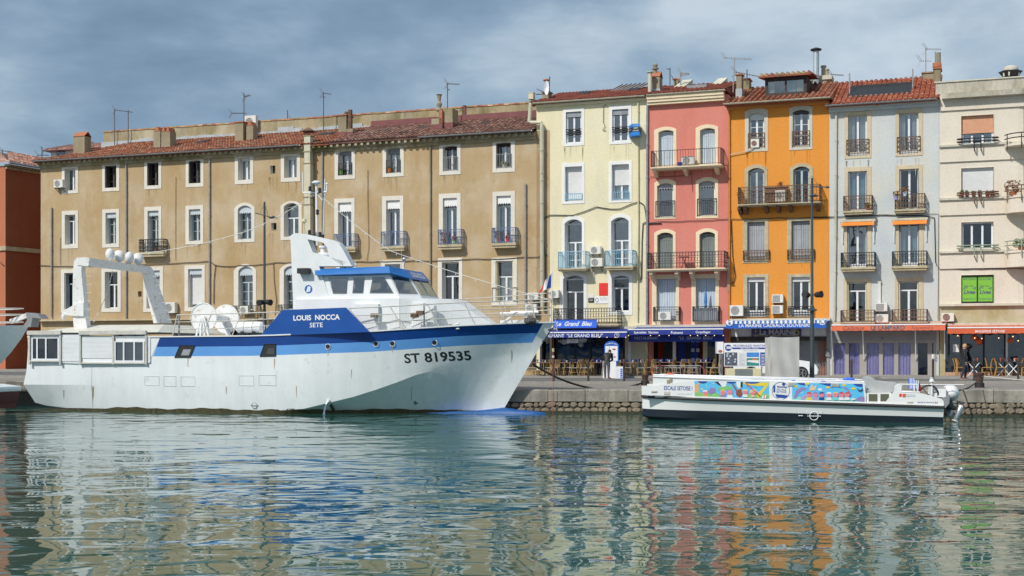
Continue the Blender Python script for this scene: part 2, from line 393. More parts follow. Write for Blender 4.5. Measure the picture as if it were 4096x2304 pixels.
# ------------------------------------------------------------ ground, quay, road
def interp(x,pts):
    if x <= pts[0][0]:return pts[0][1]
    for (a,b),(c,d)in zip(pts,pts[1:]):
        if x <= c:return b+(d-b)*(x-a)/(c-a)
    return pts[-1][1]
def gq(X):return interp(X,[(-60,1.25),(-24,1.10),(0,.97),(19,1.05),(60,1.25)])
def zr(X):return gq(X)+.135
def zp(X):return gq(X)+.235
EDGE=[(-60,75.7),(-24,65.6),(-.6,59.2),(-.5,55.52),(1.5,55.3),(19,52.3),(60,45.3)]
def kerbY(X):return interp(X,[(-60,83.5),(-24,72.2),(1,64.6),(22,61.2),(60,55)])
TN=math.tan(R(20.2))
def facY(X,off=0):return 78.45-TN*X+off/math.cos(R(20.2))
def edgeY(X):return interp(X,EDGE)
def strip(f0,f1,zf,xs,mb=None,dz=0):
    mb=mb or MB()
    for a,b in zip(xs,xs[1:]):
        mb.quad((a,f0(a),zf(a)+dz),(b,f0(b),zf(b)+dz),(b,f1(b),zf(b)+dz),(a,f1(a),zf(a)+dz))
    return mb
XS=[-60,-42,-24,-12,-.6,-.5,1.5,5,10,14,19,22,30,45,60]
tag(strip(lambda x:edgeY(x)+.5,kerbY,gq,XS).build('quay_promenade',M['pave']),kind='structure')
kb=MB()
for a,b in zip(XS,XS[1:]):
    n=max(1,int((b-a)/1.0))
    for i in range(n):
        p,q=a+(b-a)*i/n,a+(b-a)*(i+1)/n-.012
        y0,y1=kerbY(p),kerbY(q)
        kb.add([(p,y0,gq(p)-.2),(q,y1,gq(q)-.2),(q,y1+.3,gq(q)-.2),(p,y0+.3,gq(p)-.2),(p,y0,zr(p)),(q,y1,zr(q)),(q,y1+.3,zr(q)),(p,y0+.3,zr(p))],
               [(0,1,5,4),(1,2,6,5),(2,3,7,6),(3,0,4,7),(4,5,6,7)])
tag(kb.build('kerb',M['kerb']),kind='structure')
tag(strip(lambda x:kerbY(x)+.3,lambda x:facY(x,-3.6),lambda x:zr(x)-.006,XS).build('road',M['asphalt']),kind='structure')
pm=strip(lambda x:facY(x,-3.6),lambda x:facY(x,2),zp,XS)
for a,b in zip(XS,XS[1:]):pm.quad((a,facY(a,-3.6),gq(a)),(b,facY(b,-3.6),gq(b)),(b,facY(b,-3.6),zp(b)),(a,facY(a,-3.6),zp(a)))
tag(pm.build('pavement',M['kerb']),kind='structure')
gm=MB();gm.quad((-900,120,.6),(900,120,.6),(900,1500,.6),(-900,1500,.6))
gm.quad((-60,facY(-60,1.99),.9),(60,facY(60,1.99),.9),(60,121,.9),(-60,121,.9))
tag(gm.build('ground',M['asphalt']),kind='structure')
ln=MB()
for a in [x*.5 for x in range(-40,80)]:
    if (int(a*2)// 6)%2 == 0:
        b=a+.5;ln.quad((a,kerbY(a)+3.3,zr(a)),(b,kerbY(b)+3.3,zr(b)),(b,kerbY(b)+3.42,zr(b)),(a,kerbY(a)+3.42,zr(a)))
tag(ln.build('road_marking',mat('road_paint',(.5,.5,.48),.8,var=.2,scale=6)),kind='structure')
# quay wall: dressed cap stones over rubble set in mortar
cap=MB();rub=MB()
for (xa,ya),(xb,yb)in zip(EDGE,EDGE[1:]):
    L=math.hypot(xb-xa,yb-ya);dx,dy=(xb-xa)/L,(yb-ya)/L;nx,ny=dy,-dx     # outward (towards the water)
    s=0
    rub.add([(xa,ya,-1.5),(xb,yb,-1.5),(xb,yb,gq(xb)-.4),(xa,ya,gq(xa)-.4)],[(0,1,2,3)],2)
    while s<L-.05:
        l=min(random.uniform(1.15,2.0),L-s)
        if L-s-l<.5:l=L-s
        p0=(xa+dx*(s+.012),ya+dy*(s+.012));p1=(xa+dx*(s+l-.012),ya+dy*(s+l-.012))
        o=.07+random.uniform(-.02,.02);tz=random.uniform(-.012,.008);z0=gq(p0[0])-.50+random.uniform(-.02,.02)
        pr=[(.0,0),(o-.03,0),(o,.05),(o,1),(0,1)]
        vs=[]
        for q,zq in ((p0,gq(p0[0])+tz),(p1,gq(p1[0])+tz)):
            h=zq-z0
            for a_,zz in ((-.55,z0),(o,z0),(o,z0+h*.9),(o-.05,z0+h),(-.55,z0+h)):
                vs.append((q[0]+nx*a_,q[1]+ny*a_,zz))
        cap.add(vs,[(0,1,2,3,4),(9,8,7,6,5),(1,6,7,2),(2,7,8,3),(3,8,9,4),(0,5,6,1)])
        s += l
    if xa >=-.7:
        for row in range(3):
            s=random.uniform(0,.2)
            while s<L:
                wv=random.uniform(.16,.46);q=(xa+dx*(s+wv/2),ya+dy*(s+wv/2));zc=gq(q[0])-.63-row*.225+random.uniform(-.03,.03)
                c=Vector((q[0],q[1],zc));k=random.randint(5,7);a0=random.uniform(0,6)
                ring=[]
                hk=random.uniform(.8,1.15);jj=[random.uniform(.82,1.12)for _ in range(k)]
                for rr,oo in ((1.02,.0),(.97,.05),(.72,.07)):
                    ring.append([(c.x+dx*math.cos(a0+2*math.pi*j/k)*wv*.52*rr*jj[j]+nx*oo,c.y+dy*math.cos(a0+2*math.pi*j/k)*wv*.52*rr*jj[j]+ny*oo,c.z+math.sin(a0+2*math.pi*j/k)*.125*rr*hk)for j in range(k)])
                vs=[p for g in ring for p in g];fs=[]
                for i in range(2):
                    for j in range(k):fs.append((i*k+j,i*k+(j+1)%k,(i+1)*k+(j+1)%k,(i+1)*k+j))
                fs.append(tuple(range(2*k,3*k)));rub.add(vs,fs,1 if row<2 or random.random()<.5 else 3)
                s += wv
        rub.add([(xa+nx*.085,ya+ny*.085,-.3),(xb+nx*.085,yb+ny*.085,-.3),(xb+nx*.07,yb+ny*.07,.09),(xa+nx*.07,ya+ny*.07,.09)],[(0,1,2,3)],3)
rub.v +=[]
qw=MB();qw.v=cap.v+rub.v;n0=len(cap.v);qw.f=cap.f+[tuple(i+n0 for i in f)for f in rub.f];qw.m=[0]*len(cap.f)+rub.m
tag(qw.build('quay_wall',[M['capstone'],M['rubble'],M['mortar'],M['algae']]),kind='structure')

# ------------------------------------------------------------ building kit
FA=Frame(0,78.45,-20.2)
A=FA.at
def outline(x0,x1,z0,z1,rise=0,n=8):
    pts=[(x0,z0),(x0,z1-rise)]
    if rise>0:
        wd=(x1-x0)/2;rad=(wd*wd+rise*rise)/(2*rise);cx,cz=(x0+x1)/2,z1-rad;a=math.asin(min(1,wd/rad))
        pts +=[(cx+rad*math.sin(-a+2*a*i/n),cz+rad*math.cos(-a+2*a*i/n))for i in range(1,n)]
    pts +=[(x1,z1-rise),(x1,z0)];return pts
def ring(mb,out,inn,y,yo,yi,mi=0):
    n=len(out)
    for i in range(n):
        j=(i+1)%n
        a,b,c,d=out[i],out[j],inn[j],inn[i]
        mb.quad((a[0],y,a[1]),(b[0],y,b[1]),(c[0],y,c[1]),(d[0],y,d[1]),mi)
        mb.quad((a[0],yo,a[1]),(b[0],yo,b[1]),(b[0],y,b[1]),(a[0],y,a[1]),mi)
        mb.quad((d[0],y,d[1]),(c[0],y,c[1]),(c[0],yi,c[1]),(d[0],yi,d[1]),mi)
def drape(mb,x0,x1,z0,z1,y,amp=.03,per=.14,mi=0):
    n=max(6,int((x1-x0)/per*3));ph=random.random()*6
    for i in range(n):
        a,b=x0+(x1-x0)*i/n,x0+(x1-x0)*(i+1)/n
        f=lambda x:y+amp*math.sin(x*6.283/per+ph)+amp*.6*math.sin(x*6.283/per*.37+ph*2)
        mb.quad((a,f(a),z0),(b,f(b),z0),(b,f(b),z1),(a,f(a),z1),mi)
def slats(mb,x0,x1,z0,z1,y,p=.06,d=.012,mi=0):
    n=max(2,int((z1-z0)/p));h=(z1-z0)/n
    for i in range(n):
        a=z0+i*h
        mb.quad((x0,y,a),(x1,y,a),(x1,y-d,a+h*.2),(x0,y-d,a+h*.2),mi)
        mb.quad((x0,y-d,a+h*.2),(x1,y-d,a+h*.2),(x1,y-d,a+h*.8),(x0,y-d,a+h*.8),mi)
        mb.quad((x0,y-d,a+h*.8),(x1,y-d,a+h*.8),(x1,y,a+h),(x0,y,a+h),mi)

def stainmat(wm):
    m=wm.copy();t=m.node_tree;b=t.nodes['Principled BSDF'];l=b.inputs['Base Color'].links[0];src=l.from_socket
    g=N(t,'ShaderNodeMix',_data_type='RGBA',_blend_type='MULTIPLY');g.inputs[0].default_value=1;g.inputs[7].default_value=(.80,.78,.74,1)
    t.links.new(src,g.inputs[6]);t.links.new(g.outputs[2],b.inputs['Base Color']);M['stain_'+wm.name]=m;return m
class Bld:
    def __init__(s,name,label,cat,x0,x1,z0,z1,wall,depth=9,frame=None):
        s.fr=frame or FA;s.x0,s.x1,s.z0,s.z1,s.d=x0,x1,z0,z1,depth
        s.root=thing(name,label,cat,s.fr,(x0,0,z0));s.holes=[];s.wm=wall;s.extra=[]
    def walls(s,back=True):
        xs=sorted({s.x0,s.x1}|{h[i]for h in s.holes for i in (0,1)});zs=sorted({s.z0,s.z1}|{h[i]for h in s.holes for i in (2,3)})
        mb=MB()
        for a,b in zip(xs,xs[1:]):
            run=None
            for c,d in zip(zs,zs[1:]):
                mx_,mz=(a+b)/2,(c+d)/2
                if any(h[0]<mx_<h[1]and h[2]<mz<h[3]for h in s.holes):
                    if run:mb.quad((a,0,run[0]),(b,0,run[0]),(b,0,run[1]),(a,0,run[1]));run=None
                else:run=(run[0],d)if run else (c,d)
            if run:mb.quad((a,0,run[0]),(b,0,run[0]),(b,0,run[1]),(a,0,run[1]))
        D=s.d
        mb.quad((s.x0,0,s.z0),(s.x0,D,s.z0),(s.x0,D,s.z1),(s.x0,0,s.z1));mb.quad((s.x1,0,s.z0),(s.x1,D,s.z0),(s.x1,D,s.z1),(s.x1,0,s.z1))
        mb.quad((s.x0,D,s.z0),(s.x1,D,s.z0),(s.x1,D,s.z1),(s.x0,D,s.z1));mb.quad((s.x0,0,s.z1),(s.x1,0,s.z1),(s.x1,D,s.z1),(s.x0,D,s.z1))
        s.wall=mb.build('wall',s.wm,s.root)
        st=MB();rs=random.Random(len(s.holes))
        for h in s.holes:
            if h[3]-h[2]>2.75 or h[1]-h[0]>3:continue
            for _ in range(rs.choice((0,2,4,6))):
                x=rs.uniform(h[0]-.15,h[1]+.15);l=rs.uniform(.25,1.1);w_=rs.uniform(.02,.07);zt=h[2]-.24
                if zt-l<s.z0:continue
                st.poly([(x-w_,-.004,zt),(x+w_,-.004,zt),(x+w_*.5,-.004,zt-l*.6),(x+rs.uniform(-.01,.02),-.004,zt-l),(x-w_*.6,-.004,zt-l*.5)])
        if st.v:tag(st.build('drip_stain',M.get('stain_'+s.wm.name)or stainmat(s.wm),s.root),kind='stuff')
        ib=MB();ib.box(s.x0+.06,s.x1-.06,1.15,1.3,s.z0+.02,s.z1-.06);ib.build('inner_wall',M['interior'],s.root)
    def win(s,inn,out,arch=0,fill='case',sur='sur_white',fr='joinery',depth=.42,mun=0,trans=0,roll=0,rollm='roller',blind=0,blindm='canvasw',curt=None,shut=None,glass='pane',label=None,mull=True,kick=0):
        u0,v0,u1,v1=inn;U0,V0,U1,V1=out
        um=(u0+u1)/2;f=s.fr.at
        x0,x1,z0,z1=f(u0,v1)[0],f(u1,v1)[0],f(um,v1)[1],f(um,v0)[1]
        X0,X1,Z0,Z1=f(U0,v1)[0],f(U1,v1)[0],f(um,V1)[1],f(um,V0)[1]
        Z0=min(Z0,z0-.01);s.holes.append((x0,x1,z0,z1))
        r1=arch*(x1-x0);r2=arch*(X1-X0)
        w_=MB();ring(w_,outline(X0,X1,Z0,Z1,r2),outline(x0,x1,z0,z1,r1),-.03,.01,depth)
        so_=w_.build('window',M[sur],s.root)
        if label:so_['label']=label
        yb=depth-.06;zt=z1-r1*.9
        if fill in ('case','open','dark'):
            top=zt
            if roll>0:top=zt-.0
            j=MB();t_=.055
            j.box(x0,x0+t_,yb,yb+.07,z0,top);j.box(x1-t_,x1,yb,yb+.07,z0,top)
            j.box(x0+t_,x1-t_,yb,yb+.07,z0,z0+.07);j.box(x0+t_,x1-t_,yb,yb+.07,top-.07,top)
            ztr=top-.07
            if trans:ztr=top-trans*(top-z0);j.box(x0+t_,x1-t_,yb-.01,yb+.06,ztr-.035,ztr+.035)
            cx=(x0+x1)/2
            if mull:j.box(cx-.055,cx+.055,yb-.015,yb+.055,z0+.07,ztr)
            for sx in (x0+t_,x1-t_-.045):
                j.box(sx,sx+.045,yb-.012,yb+.05,z0+.07,ztr-.035*bool(trans))
            for i in range(mun):
                zz=z0+(ztr-z0)*(i+1)/(mun+1);j.box(x0+t_,x1-t_,yb,yb+.04,zz-.014,zz+.014)
            if kick:j.box(x0+t_,x1-t_,yb+.0,yb+.045,z0+.06,z0+kick)
            j.build('frame',M[fr],so_)
            g=MB();g.quad((x0,yb+.045,z0),(x1,yb+.045,z0),(x1,yb+.045,z1),(x0,yb+.045,z1));g.build('pane',M[glass],so_)
            if curt:
                c_=MB();wq=(x1-x0)
                drape(c_,x0+.06,x0+wq*curt[0],z0+.05,ztr,yb+.13);
                if len(curt)>1 and curt[1]>0:drape(c_,x1-wq*curt[1],x1-.06,z0+.05,ztr,yb+.13)
                c_.build('curtain',M[curt[2]]if len(curt)>2 else M['curtain'],so_)
        if fill == 'shutters':
            j=MB();nP=4;wq=(x1-x0)/(2*nP)
            for i in range(2*nP):
                a=x0+wq*i;g_=.012 if i != nP else .03
                j.box(a+g_/2,a+wq-.006,yb-(.0 if i%2 else .006),yb+.05,z0+.01,z1-r1*.55)
            for zz in (z0+.25*(z1-z0),z0+.8*(z1-z0)):
                j.box(x0+.03,(x0+x1)/2-.04,yb-.014,yb-.007,zz-.02,zz+.02);j.box((x0+x1)/2+.04,x1-.03,yb-.014,yb-.007,zz-.02,zz+.02)
            j.build('shutter',M[shut],so_)
            g=MB();g.quad((x0,yb+.06,z0),(x1,yb+.06,z0),(x1,yb+.06,z1),(x0,yb+.06,z1));g.build('backing',M['interior'],so_)
        if roll:
            j=MB();slats(j,x0+.02,x1-.02,z1-roll*(z1-z0),z1,yb-.05);j.box(x0+.02,x1-.02,yb-.075,yb-.045,z1-roll*(z1-z0)-.05,z1-roll*(z1-z0))
            j.build('roller_shutter',M[rollm],so_)
        if blind:
            zb_=z1-blind*(z1-z0);n=6;wq=(x1-x0-.03)/n
            mb=MB();pts=[(x0+.015,z1-r1),(x0+.015,zb_+.05)]
            for i in range(n):
                for k in range(1,5):
                    pts.append((x0+.015+wq*(i+k/4),zb_+.05-.09*math.sin(math.pi*k/4)))
            pts +=[(x1-.015,z1-r1)]+[p for p in reversed(outline(x0+.015,x1-.015,z0,z1-.005,r1)[2:-2])]
            mb.prism(pts,.10,.125);mb.build('valance',M[blindm],so_)
        if shut and fill == 'open':      # shutters folded into the reveal
            j=MB();hz=z1-r1-.03
            for sx in (x0+.02,x1-.07):j.box(sx,sx+.05,.04,yb-.02,z0+.03,hz)
            j.build('shutter',M[shut],so_)
        return so_

def railing(parent,x0,x1,y0,z0,z1,m,y1=-.02,step=.12,style='plain',name='railing',r=.018):
    mb=MB();B_=mb.bar
    def panel(a,b):
        a,b=Vector(a),Vector(b);L=(b-a).length;up=Vector((0,0,z1-z0))
        B_(a+up,b+up,.045,.03);B_(a+Vector((0,0,.06)),b+Vector((0,0,.06)),r*1.3)
        n=max(2,round(L/step))
        for i in range(n+1):
            p=a+(b-a)*i/n;q=p+up
            B_(p,q,r*(1.8 if i in (0,n)else 1.0))
            if style == 'ornate' and i<n:
                c=a+(b-a)*(i+.5)/n;h=z1-z0;d=(b-a).normalized()*(L/n*.5)
                for zz in ([.22,.55,.85]if h>.5 else [.3,.7]):
                    k=6;ps=[c+Vector((0,0,zz*h))+d*math.cos(6.283*j/k)+Vector((0,0,.11*math.sin(6.283*j/k)))for j in range(k+1)]
                    for e,g in zip(ps,ps[1:]):B_(e,g,r*.8)
        if style == 'ornate':B_(a+up*.8,b+up*.8,r);B_(a+up*.35,b+up*.35,r)
        if style == 'arch':B_(a+up*.82,b+up*.82,r)
    panel((x0,y0,z0),(x1,y0,z0))
    if y1-y0>.12:
        panel((x0,y1,z0),(x0,y0,z0));panel((x1,y0,z0),(x1,y1,z0))
    return mb.build(name,m,parent)
def balcony(b,u0,u1,vtop,vslab,vbot,d,im,sm,style='plain',brackets=(),label=None,step=.12,frd=None):
    f=b.fr.at
    um=(u0+u1)/2
    x0,x1=f(u0,vslab,-d)[0],f(u1,vslab,-d)[0];zt=f(um,vtop,-d)[1];zs=f(um,vslab,-d)[1];zb=f(um,vbot,-d)[1]
    mb=MB();th=zs-zb
    mb.box(x0-.05,x1+.05,-d-.04,.02,zs-th*.5,zs);mb.box(x0,x1,-d+.02,.02,zb,zs-th*.5+.001)
    o=mb.build('balcony',M[sm],b.root)
    if label:o['label']=label
    for ub,h in brackets:
        xb=f(ub,vslab,-d*.5)[0]
        k=MB()
        pr=[(-d*.85,zb),(.02,zb),(.02,zb-h),(-d*.15,zb-h),(-d*.85,zb-h*.3)]
        n=len(pr);wv=.09
        k.add([(xb-wv,y,z)for y,z in pr]+[(xb+wv,y,z)for y,z in pr],[tuple(range(n)),tuple(range(2*n-1,n-1,-1))]+[(i,i+n,(i+1)%n+n,(i+1)%n)for i in range(n)])
        k.build('bracket',M[sm if style != 'rust' else 'rusty'],o)
    railing(o,x0,x1,-d,zs+.02,zt,M[im],style=('ornate' if style in ('ornate','rust')else style),step=step)
    return o,x0,x1,zs
def guard(b,so_,u0,u1,v0,v1,im,style='plain',d=.06,step=.11):
    um=(u0+u1)/2;x0,x1=b.fr.at(u0,v1,-d)[0],b.fr.at(u1,v1,-d)[0]
    return railing(so_ or b.root,x0,x1,-d,b.fr.at(um,v1,-d)[1],b.fr.at(um,v0,-d)[1],M[im],style=style,step=step)
def roof(b,x0,x1,ye,ze,xa,xb,yr,zr_,m,pitch=.215,row=.36,name='roof',skip=None,edge=None,under=None,back=None):
    mb=MB();mb.a=[];L=math.hypot(yr-ye,zr_-ze);nr=int(L/row);slope=(zr_-ze)/(yr-ye);nrm=Vector((0,-(zr_-ze)/L,(yr-ye)/L))
    mb.quad((x0,ye,ze),(x1,ye,ze),(xb,yr,zr_),(xa,yr,zr_));mb.a +=[.1]
    mb.quad((x0,ye,ze-.1),(x1,ye,ze-.1),(x1,ye,ze),(x0,ye,ze));mb.a +=[.1]
    mb.quad((x0,ye,ze-.1),(x1,ye,ze-.1),(x1,.3,ze-.1),(x0,.3,ze-.1));mb.a +=[.1]
    if back:
        yb_,zb_=back;mb.quad((xa,yr,zr_),(xb,yr,zr_),(xb,yb_,zb_),(xa,yb_,zb_));mb.a +=[.4]
        mb.poly([(xa,yr,zr_),(xa,yb_,zb_),(x0,ye,ze)]);mb.a +=[.4];mb.poly([(xb,yr,zr_),(x1,ye,ze),(xb,yb_,zb_)]);mb.a +=[.4]
    for j in range(nr+1):
        s0=j*row/L;s1=min(1.0,(j+1.12)*row/L)
        xl,xr=x0+(xa-x0)*s0,x1+(xb-x1)*s0
        k0,k1=math.ceil(xl/pitch),math.floor(xr/pitch)
        for k in range(k0,k1+1):
            cx=k*pitch+random.uniform(-.012,.012);jz=random.uniform(-.01,.012)
            cy=ye+(yr-ye)*(s0+s1)/2
            if skip and any(q[0]<cx<q[1]and q[2]<cy<q[3]for q in skip):continue
            c0=Vector((cx,ye+(yr-ye)*s0-(.05 if j == 0 else 0),ze+(zr_-ze)*s0))+nrm*(.045+jz);c1=Vector((cx,ye+(yr-ye)*s1,ze+(zr_-ze)*s1))+nrm*.012
            vs=[]
            for c,rr in ((c0,.098),(c1,.078)):
                for t_ in (0,40,90,140,180):vs.append(c+Vector((-math.cos(R(t_))*rr,0,0))+nrm*(math.sin(R(t_))*rr*.85))
            mb.add(vs,[(i,i+1,i+6,i+5)for i in range(4)]+[(0,4,3,2,1)])
            q=random.random();mb.a +=[q]*4+[.02]
    r=mb.build(name,m,b.root);return r
def gutter(b,x0,x1,y,z,m,name='gutter'):
    mb=MB();r=.085;n=6
    for i in range(n):
        a0,a1=math.pi*(1+i/n),math.pi*(1+(i+1)/n)
        mb.quad((x0,y+r*math.cos(a0),z+r*math.sin(a0)),(x0,y+r*math.cos(a1),z+r*math.sin(a1)),(x1,y+r*math.cos(a1),z+r*math.sin(a1)),(x1,y+r*math.cos(a0),z+r*math.sin(a0)))
    x=x0+.4
    while x<x1:mb.box(x,x+.03,y-r-.012,y+r,z-.02,z+.012);x += .9
    return mb.build(name,m,b.root)
def pipe(b,pts,r,m,name='drainpipe',off=-.09,clips=True):
    ps=[b.fr.p3(u,v,off)for u,v in pts];mb=MB();mb.tube(ps,r,8)
    if clips:
        (x0,y0,z0),(x1,_,z1)=ps[0],ps[-1]
        for p,q in zip(ps,ps[1:]):
            if abs(p[2]-q[2])>2:
                z=q[2]+.8
                while z<p[2]-.3:
                    t_=(z-q[2])/(p[2]-q[2]);x=q[0]+(p[0]-q[0])*t_
                    mb.lathe(x,off,[(r*1.35,z-.03),(r*1.35,z+.03)],8);mb.box(x-.02,x+.02,off,0.0,z-.02,z+.02);z += 1.9
    return mb.build(name,m,b.root,smooth=False)
def ac(label,u0,u1,v0,v1,off=0,fr=None,cat='air conditioner',group='air conditioners on the house fronts',dep=.32,square=False,rust=False,shelf=True):
    fr=fr or FA;yf=off-dep-.08;um=(u0+u1)/2
    x0,x1=fr.at(u0,v1,yf)[0],fr.at(u1,v1,yf)[0];z0,z1=fr.at(um,v1,yf)[1],fr.at(um,v0,yf)[1]
    t=thing('air_conditioner',label,cat,fr,((x0+x1)/2,off,z0),group)
    mb=MB();mb.box(x0,x1,yf,off-.08,z0,z1);mb.build('casing',M['ac'],t,bevel=.012)
    g=MB();h=z1-z0;wv=x1-x0;r=min(h*.42,wv*.33);cx,cz=x0+wv*.40,(z0+z1)/2
    if square:g.box(x0+wv*.08,x0+wv*.72,yf-.008,yf+.01,z0+h*.1,z1-h*.12)
    else:
        n=16;g.poly([(cx+r*math.cos(6.283*i/n),yf-.006,cz+r*math.sin(6.283*i/n))for i in range(n)])
    g.build('fan_grille',M['acgrille'],t)
    g2=MB()
    for k in range(4 if not square else 7):
        if square:
            z=z0+h*(.16+.1*k);g2.box(x0+wv*.1,x0+wv*.7,yf-.014,yf-.008,z,z+.012)
        else:
            rr=r*(k+1)/4.3;n=14
            ps=[(cx+rr*math.cos(6.283*i/n),yf-.012,cz+rr*math.sin(6.283*i/n))for i in range(n+1)]
            for p,q in zip(ps,ps[1:]):g2.bar(p,q,.012)
    g2.build('guard',M['terracotta']if rust else M['ac'],t)
    if shelf:
        s_=MB();s_.box(x0+.08,x0+.12,yf-.02,off,z0-.05,z0-.005);s_.box(x1-.12,x1-.08,yf-.02,off,z0-.05,z0-.005)
        s_.bar((x0+.1,yf+.03,z0-.04),(x0+.1,off,z0-.26),.03);s_.bar((x1-.1,yf+.03,z0-.04),(x1-.1,off,z0-.26),.03)
        s_.build('bracket',M['acdark'],t)
    return t
def antenna(label,u,vb,vt,off,arms,lean=0,m='antenna',fr=None):
    """arms: list of (v, u_left, u_right, elements)"""
    fr=fr or FA;x,z0=fr.at(u,vb,off);z1=fr.at(u,vt,off)[1]
    t=thing('tv_antenna',label,'antenna',fr,(x,off,z0),'television antennas on the roofs')
    mb=MB();mb.tube([(x,off,z0-.3),(x+lean,off,z1)],.032,6);mb.build('mast',M[m],t)
    for v,ua,ub,ne in arms:
        a,za=fr.at(ua,v[0]if isinstance(v,tuple)else v,off);b_,zb_=fr.at(ub,v[1]if isinstance(v,tuple)else v,off)
        k=MB();k.bar((a,off,za),(b_,off,zb_),.028)
        for i in range(ne):
            f_=(i+.5)/ne;xx,zz=a+(b_-a)*f_,za+(zb_-za)*f_;k.bar((xx,off-.22,zz),(xx,off+.22,zz),.016);k.bar((xx,off,zz-.05),(xx,off,zz+.05),.016)
        if ne>3:
            k.bar((a,off-.05,za),(a-.2,off-.1,za+.32),.022);k.bar((a,off,za),(a-.2,off,za-.32),.022)
            k.bar((a+.1,off,za),(a-.1,off-.1,za+.32),.018);k.bar((a+.1,off,za),(a-.1,off,za-.32),.018)
        k.build('aerial',M[m],t)
    return t
def chimney(b,u0,u1,v0,v1,off,dep=.7,m='chimney',pots=0,capm='terracotta',name='chimney',base=None):
    f=b.fr.at;um=(u0+u1)/2
    x0,x1=f(u0,v1,off)[0],f(u1,v1,off)[0];z0,z1=f(um,v1,off)[1],f(um,v0,off)[1]
    mb=MB();mb.box(x0,x1,off,off+dep,z0-.6,z1)
    o=mb.build(name,M[m],b.roof)
    k=MB()
    if pots == 'tent':     # pairs of tiles leaning together
        k.add([(x0-.03,off-.04,z1),(x1+.03,off-.04,z1),(x1+.03,off+dep*.5,z1+.35),(x0-.03,off+dep*.5,z1+.35),(x0-.03,off+dep+.04,z1),(x1+.03,off+dep+.04,z1)],
              [(0,1,2,3),(3,2,5,4)]);k.add([(x0,off,z1),(x0,off+dep,z1),(x0,off+dep*.5,z1+.33)],[(0,1,2)])
    elif pots == 'slab':k.box(x0-.06,x1+.06,off-.06,off+dep+.06,z1,z1+.07)
    elif pots == 'tri':
        n=max(1,round((x1-x0)/.45));wq=(x1-x0)/n
        for i in range(n):k.prism([(x0+wq*(i+.12),z1),(x0+wq*(i+.88),z1),(x0+wq*(i+.62),z1+.28),(x0+wq*(i+.38),z1+.28)],off-.02,off+dep+.02)
    if k.v:k.build('chimney_cap',M[capm],o)
    if base:
        k=MB();k.box(x0-.03,x1+.03,off-.03,off+dep+.03,z0-.5,z0+.28);k.build('flashing',M[base],o)
    return o
def cable(label,pts,r,m='cable',off=-.06,name='cable',group='cables along the house fronts',sag=0):
    ps=[]
    P3=[FA.p3(p[0],p[1],p[2]if len(p)>2 else off)for p in pts]
    for a,b_ in zip(P3,P3[1:]):
        a,b_=Vector(a),Vector(b_);n=max(2,int((b_-a).length/.35))
        for i in range(n):
            t_=i/n;q=a.lerp(b_,t_);q.z +=-sag*4*t_*(1-t_)+random.uniform(-.012,.012);ps.append(q)
    ps.append(Vector(P3[-1]));mb=MB();mb.tube(ps,r,5)
    return solo(mb,name,M[m],label,'cable',FA,tuple(ps[0]),group)

def plant(label,x,y,z,h,w_,fr=None,leaf='leaf',n=70,potm='terracotta',pr=.12,ph=.2,flowers=None,cat='potted plant',group=None):
    fr=fr or FA
    t=thing('potted_plant',label,cat,fr,(x,y,z),group)
    mb=MB();mb.lathe(x,y,[(pr*.7,z),(pr,z+ph),(pr*1.08,z+ph),(pr*1.08,z+ph*1.12),(pr*.8,z+ph*1.12)],10);mb.build('pot',M[potm],t)
    f=MB()
    for i in range(n):
        a=random.uniform(0,6.283);e=random.random();r=w_*.5*math.sqrt(random.random())*(1-.3*abs(e-.4));c=Vector((x+r*math.cos(a),y+r*math.sin(a),z+ph+h*e))
        d=Vector((random.uniform(-1,1),random.uniform(-1,1),random.uniform(-.3,1))).normalized()*random.uniform(.05,.09);s_=d.cross(Vector((random.uniform(-1,1),random.uniform(-1,1),.2))).normalized()*.03
        f.poly([c-d,c+s_,c+d,c-s_],1 if flowers and random.random()<.3 else 0)
    for i in range(4):f.bar((x,y,z+ph),(x+random.uniform(-.3,.3)*w_,y+random.uniform(-.2,.2)*w_,z+ph+h*.8),.012)
    f.build('foliage',[M[leaf],M[flowers]if flowers else M[leaf]],t);return t
ZB=1.0
# ================================================================= BROWN BUILDING
def X(u,v=1200,off=0):return A(u,v,off)[0]
bx0,bx1=X(163),X(2146)
BR=Bld('apartment_building','long ochre brown apartment building with white window surrounds behind the white trawler','building',bx0,bx1-.01,ZB,15.55,M['brown'],9)
W=BR.win
# top row
r3=[((259,674,302,762),(248,660,313,774),dict(mull=True)),
      ((420,662,466,751),(410,649,478,765),dict(fr='joindark',fill='open',shut='joindark',mun=2,glass='panedark')),
      ((589,650,635,742),(578,634,646,756),dict(fr='joindark',fill='open',shut='joindark',mun=2,glass='panedark')),
      ((755,641,803,733),(744,626,815,748),dict(fr='joindark',fill='open',shut='joindark',mun=2,glass='panedark',arch=.07)),
      ((953,629,1001,720),(940,615,1014,736),dict(roll=.12,arch=.04,curt=(.9,))),
      ((1137,623,1188,711),(1124,604,1201,727),dict(roll=.12,curt=(.4,.4))),
      ((1353,603,1407,701),(1339,588,1421,717),dict(roll=.13,rollm='shut_pale',arch=.06)),
      ((1545,591,1601,691),(1531,577,1616,707),dict(roll=.2,rollm='shut_pale',arch=.05,curt=(.3,))),
      ((1772,583,1829,683),(1758,567,1843,699),dict(fr='joinery',roll=.10,rollm='joindark',arch=.06,glass='panedark')),
      ((1985,570,2044,671),(1971,554,2060,689),dict(roll=.10,rollm='joindark',arch=.04,fill='open',shut='joindark'))]
wr3=[W(i,o,**k)for i,o,k in r3]
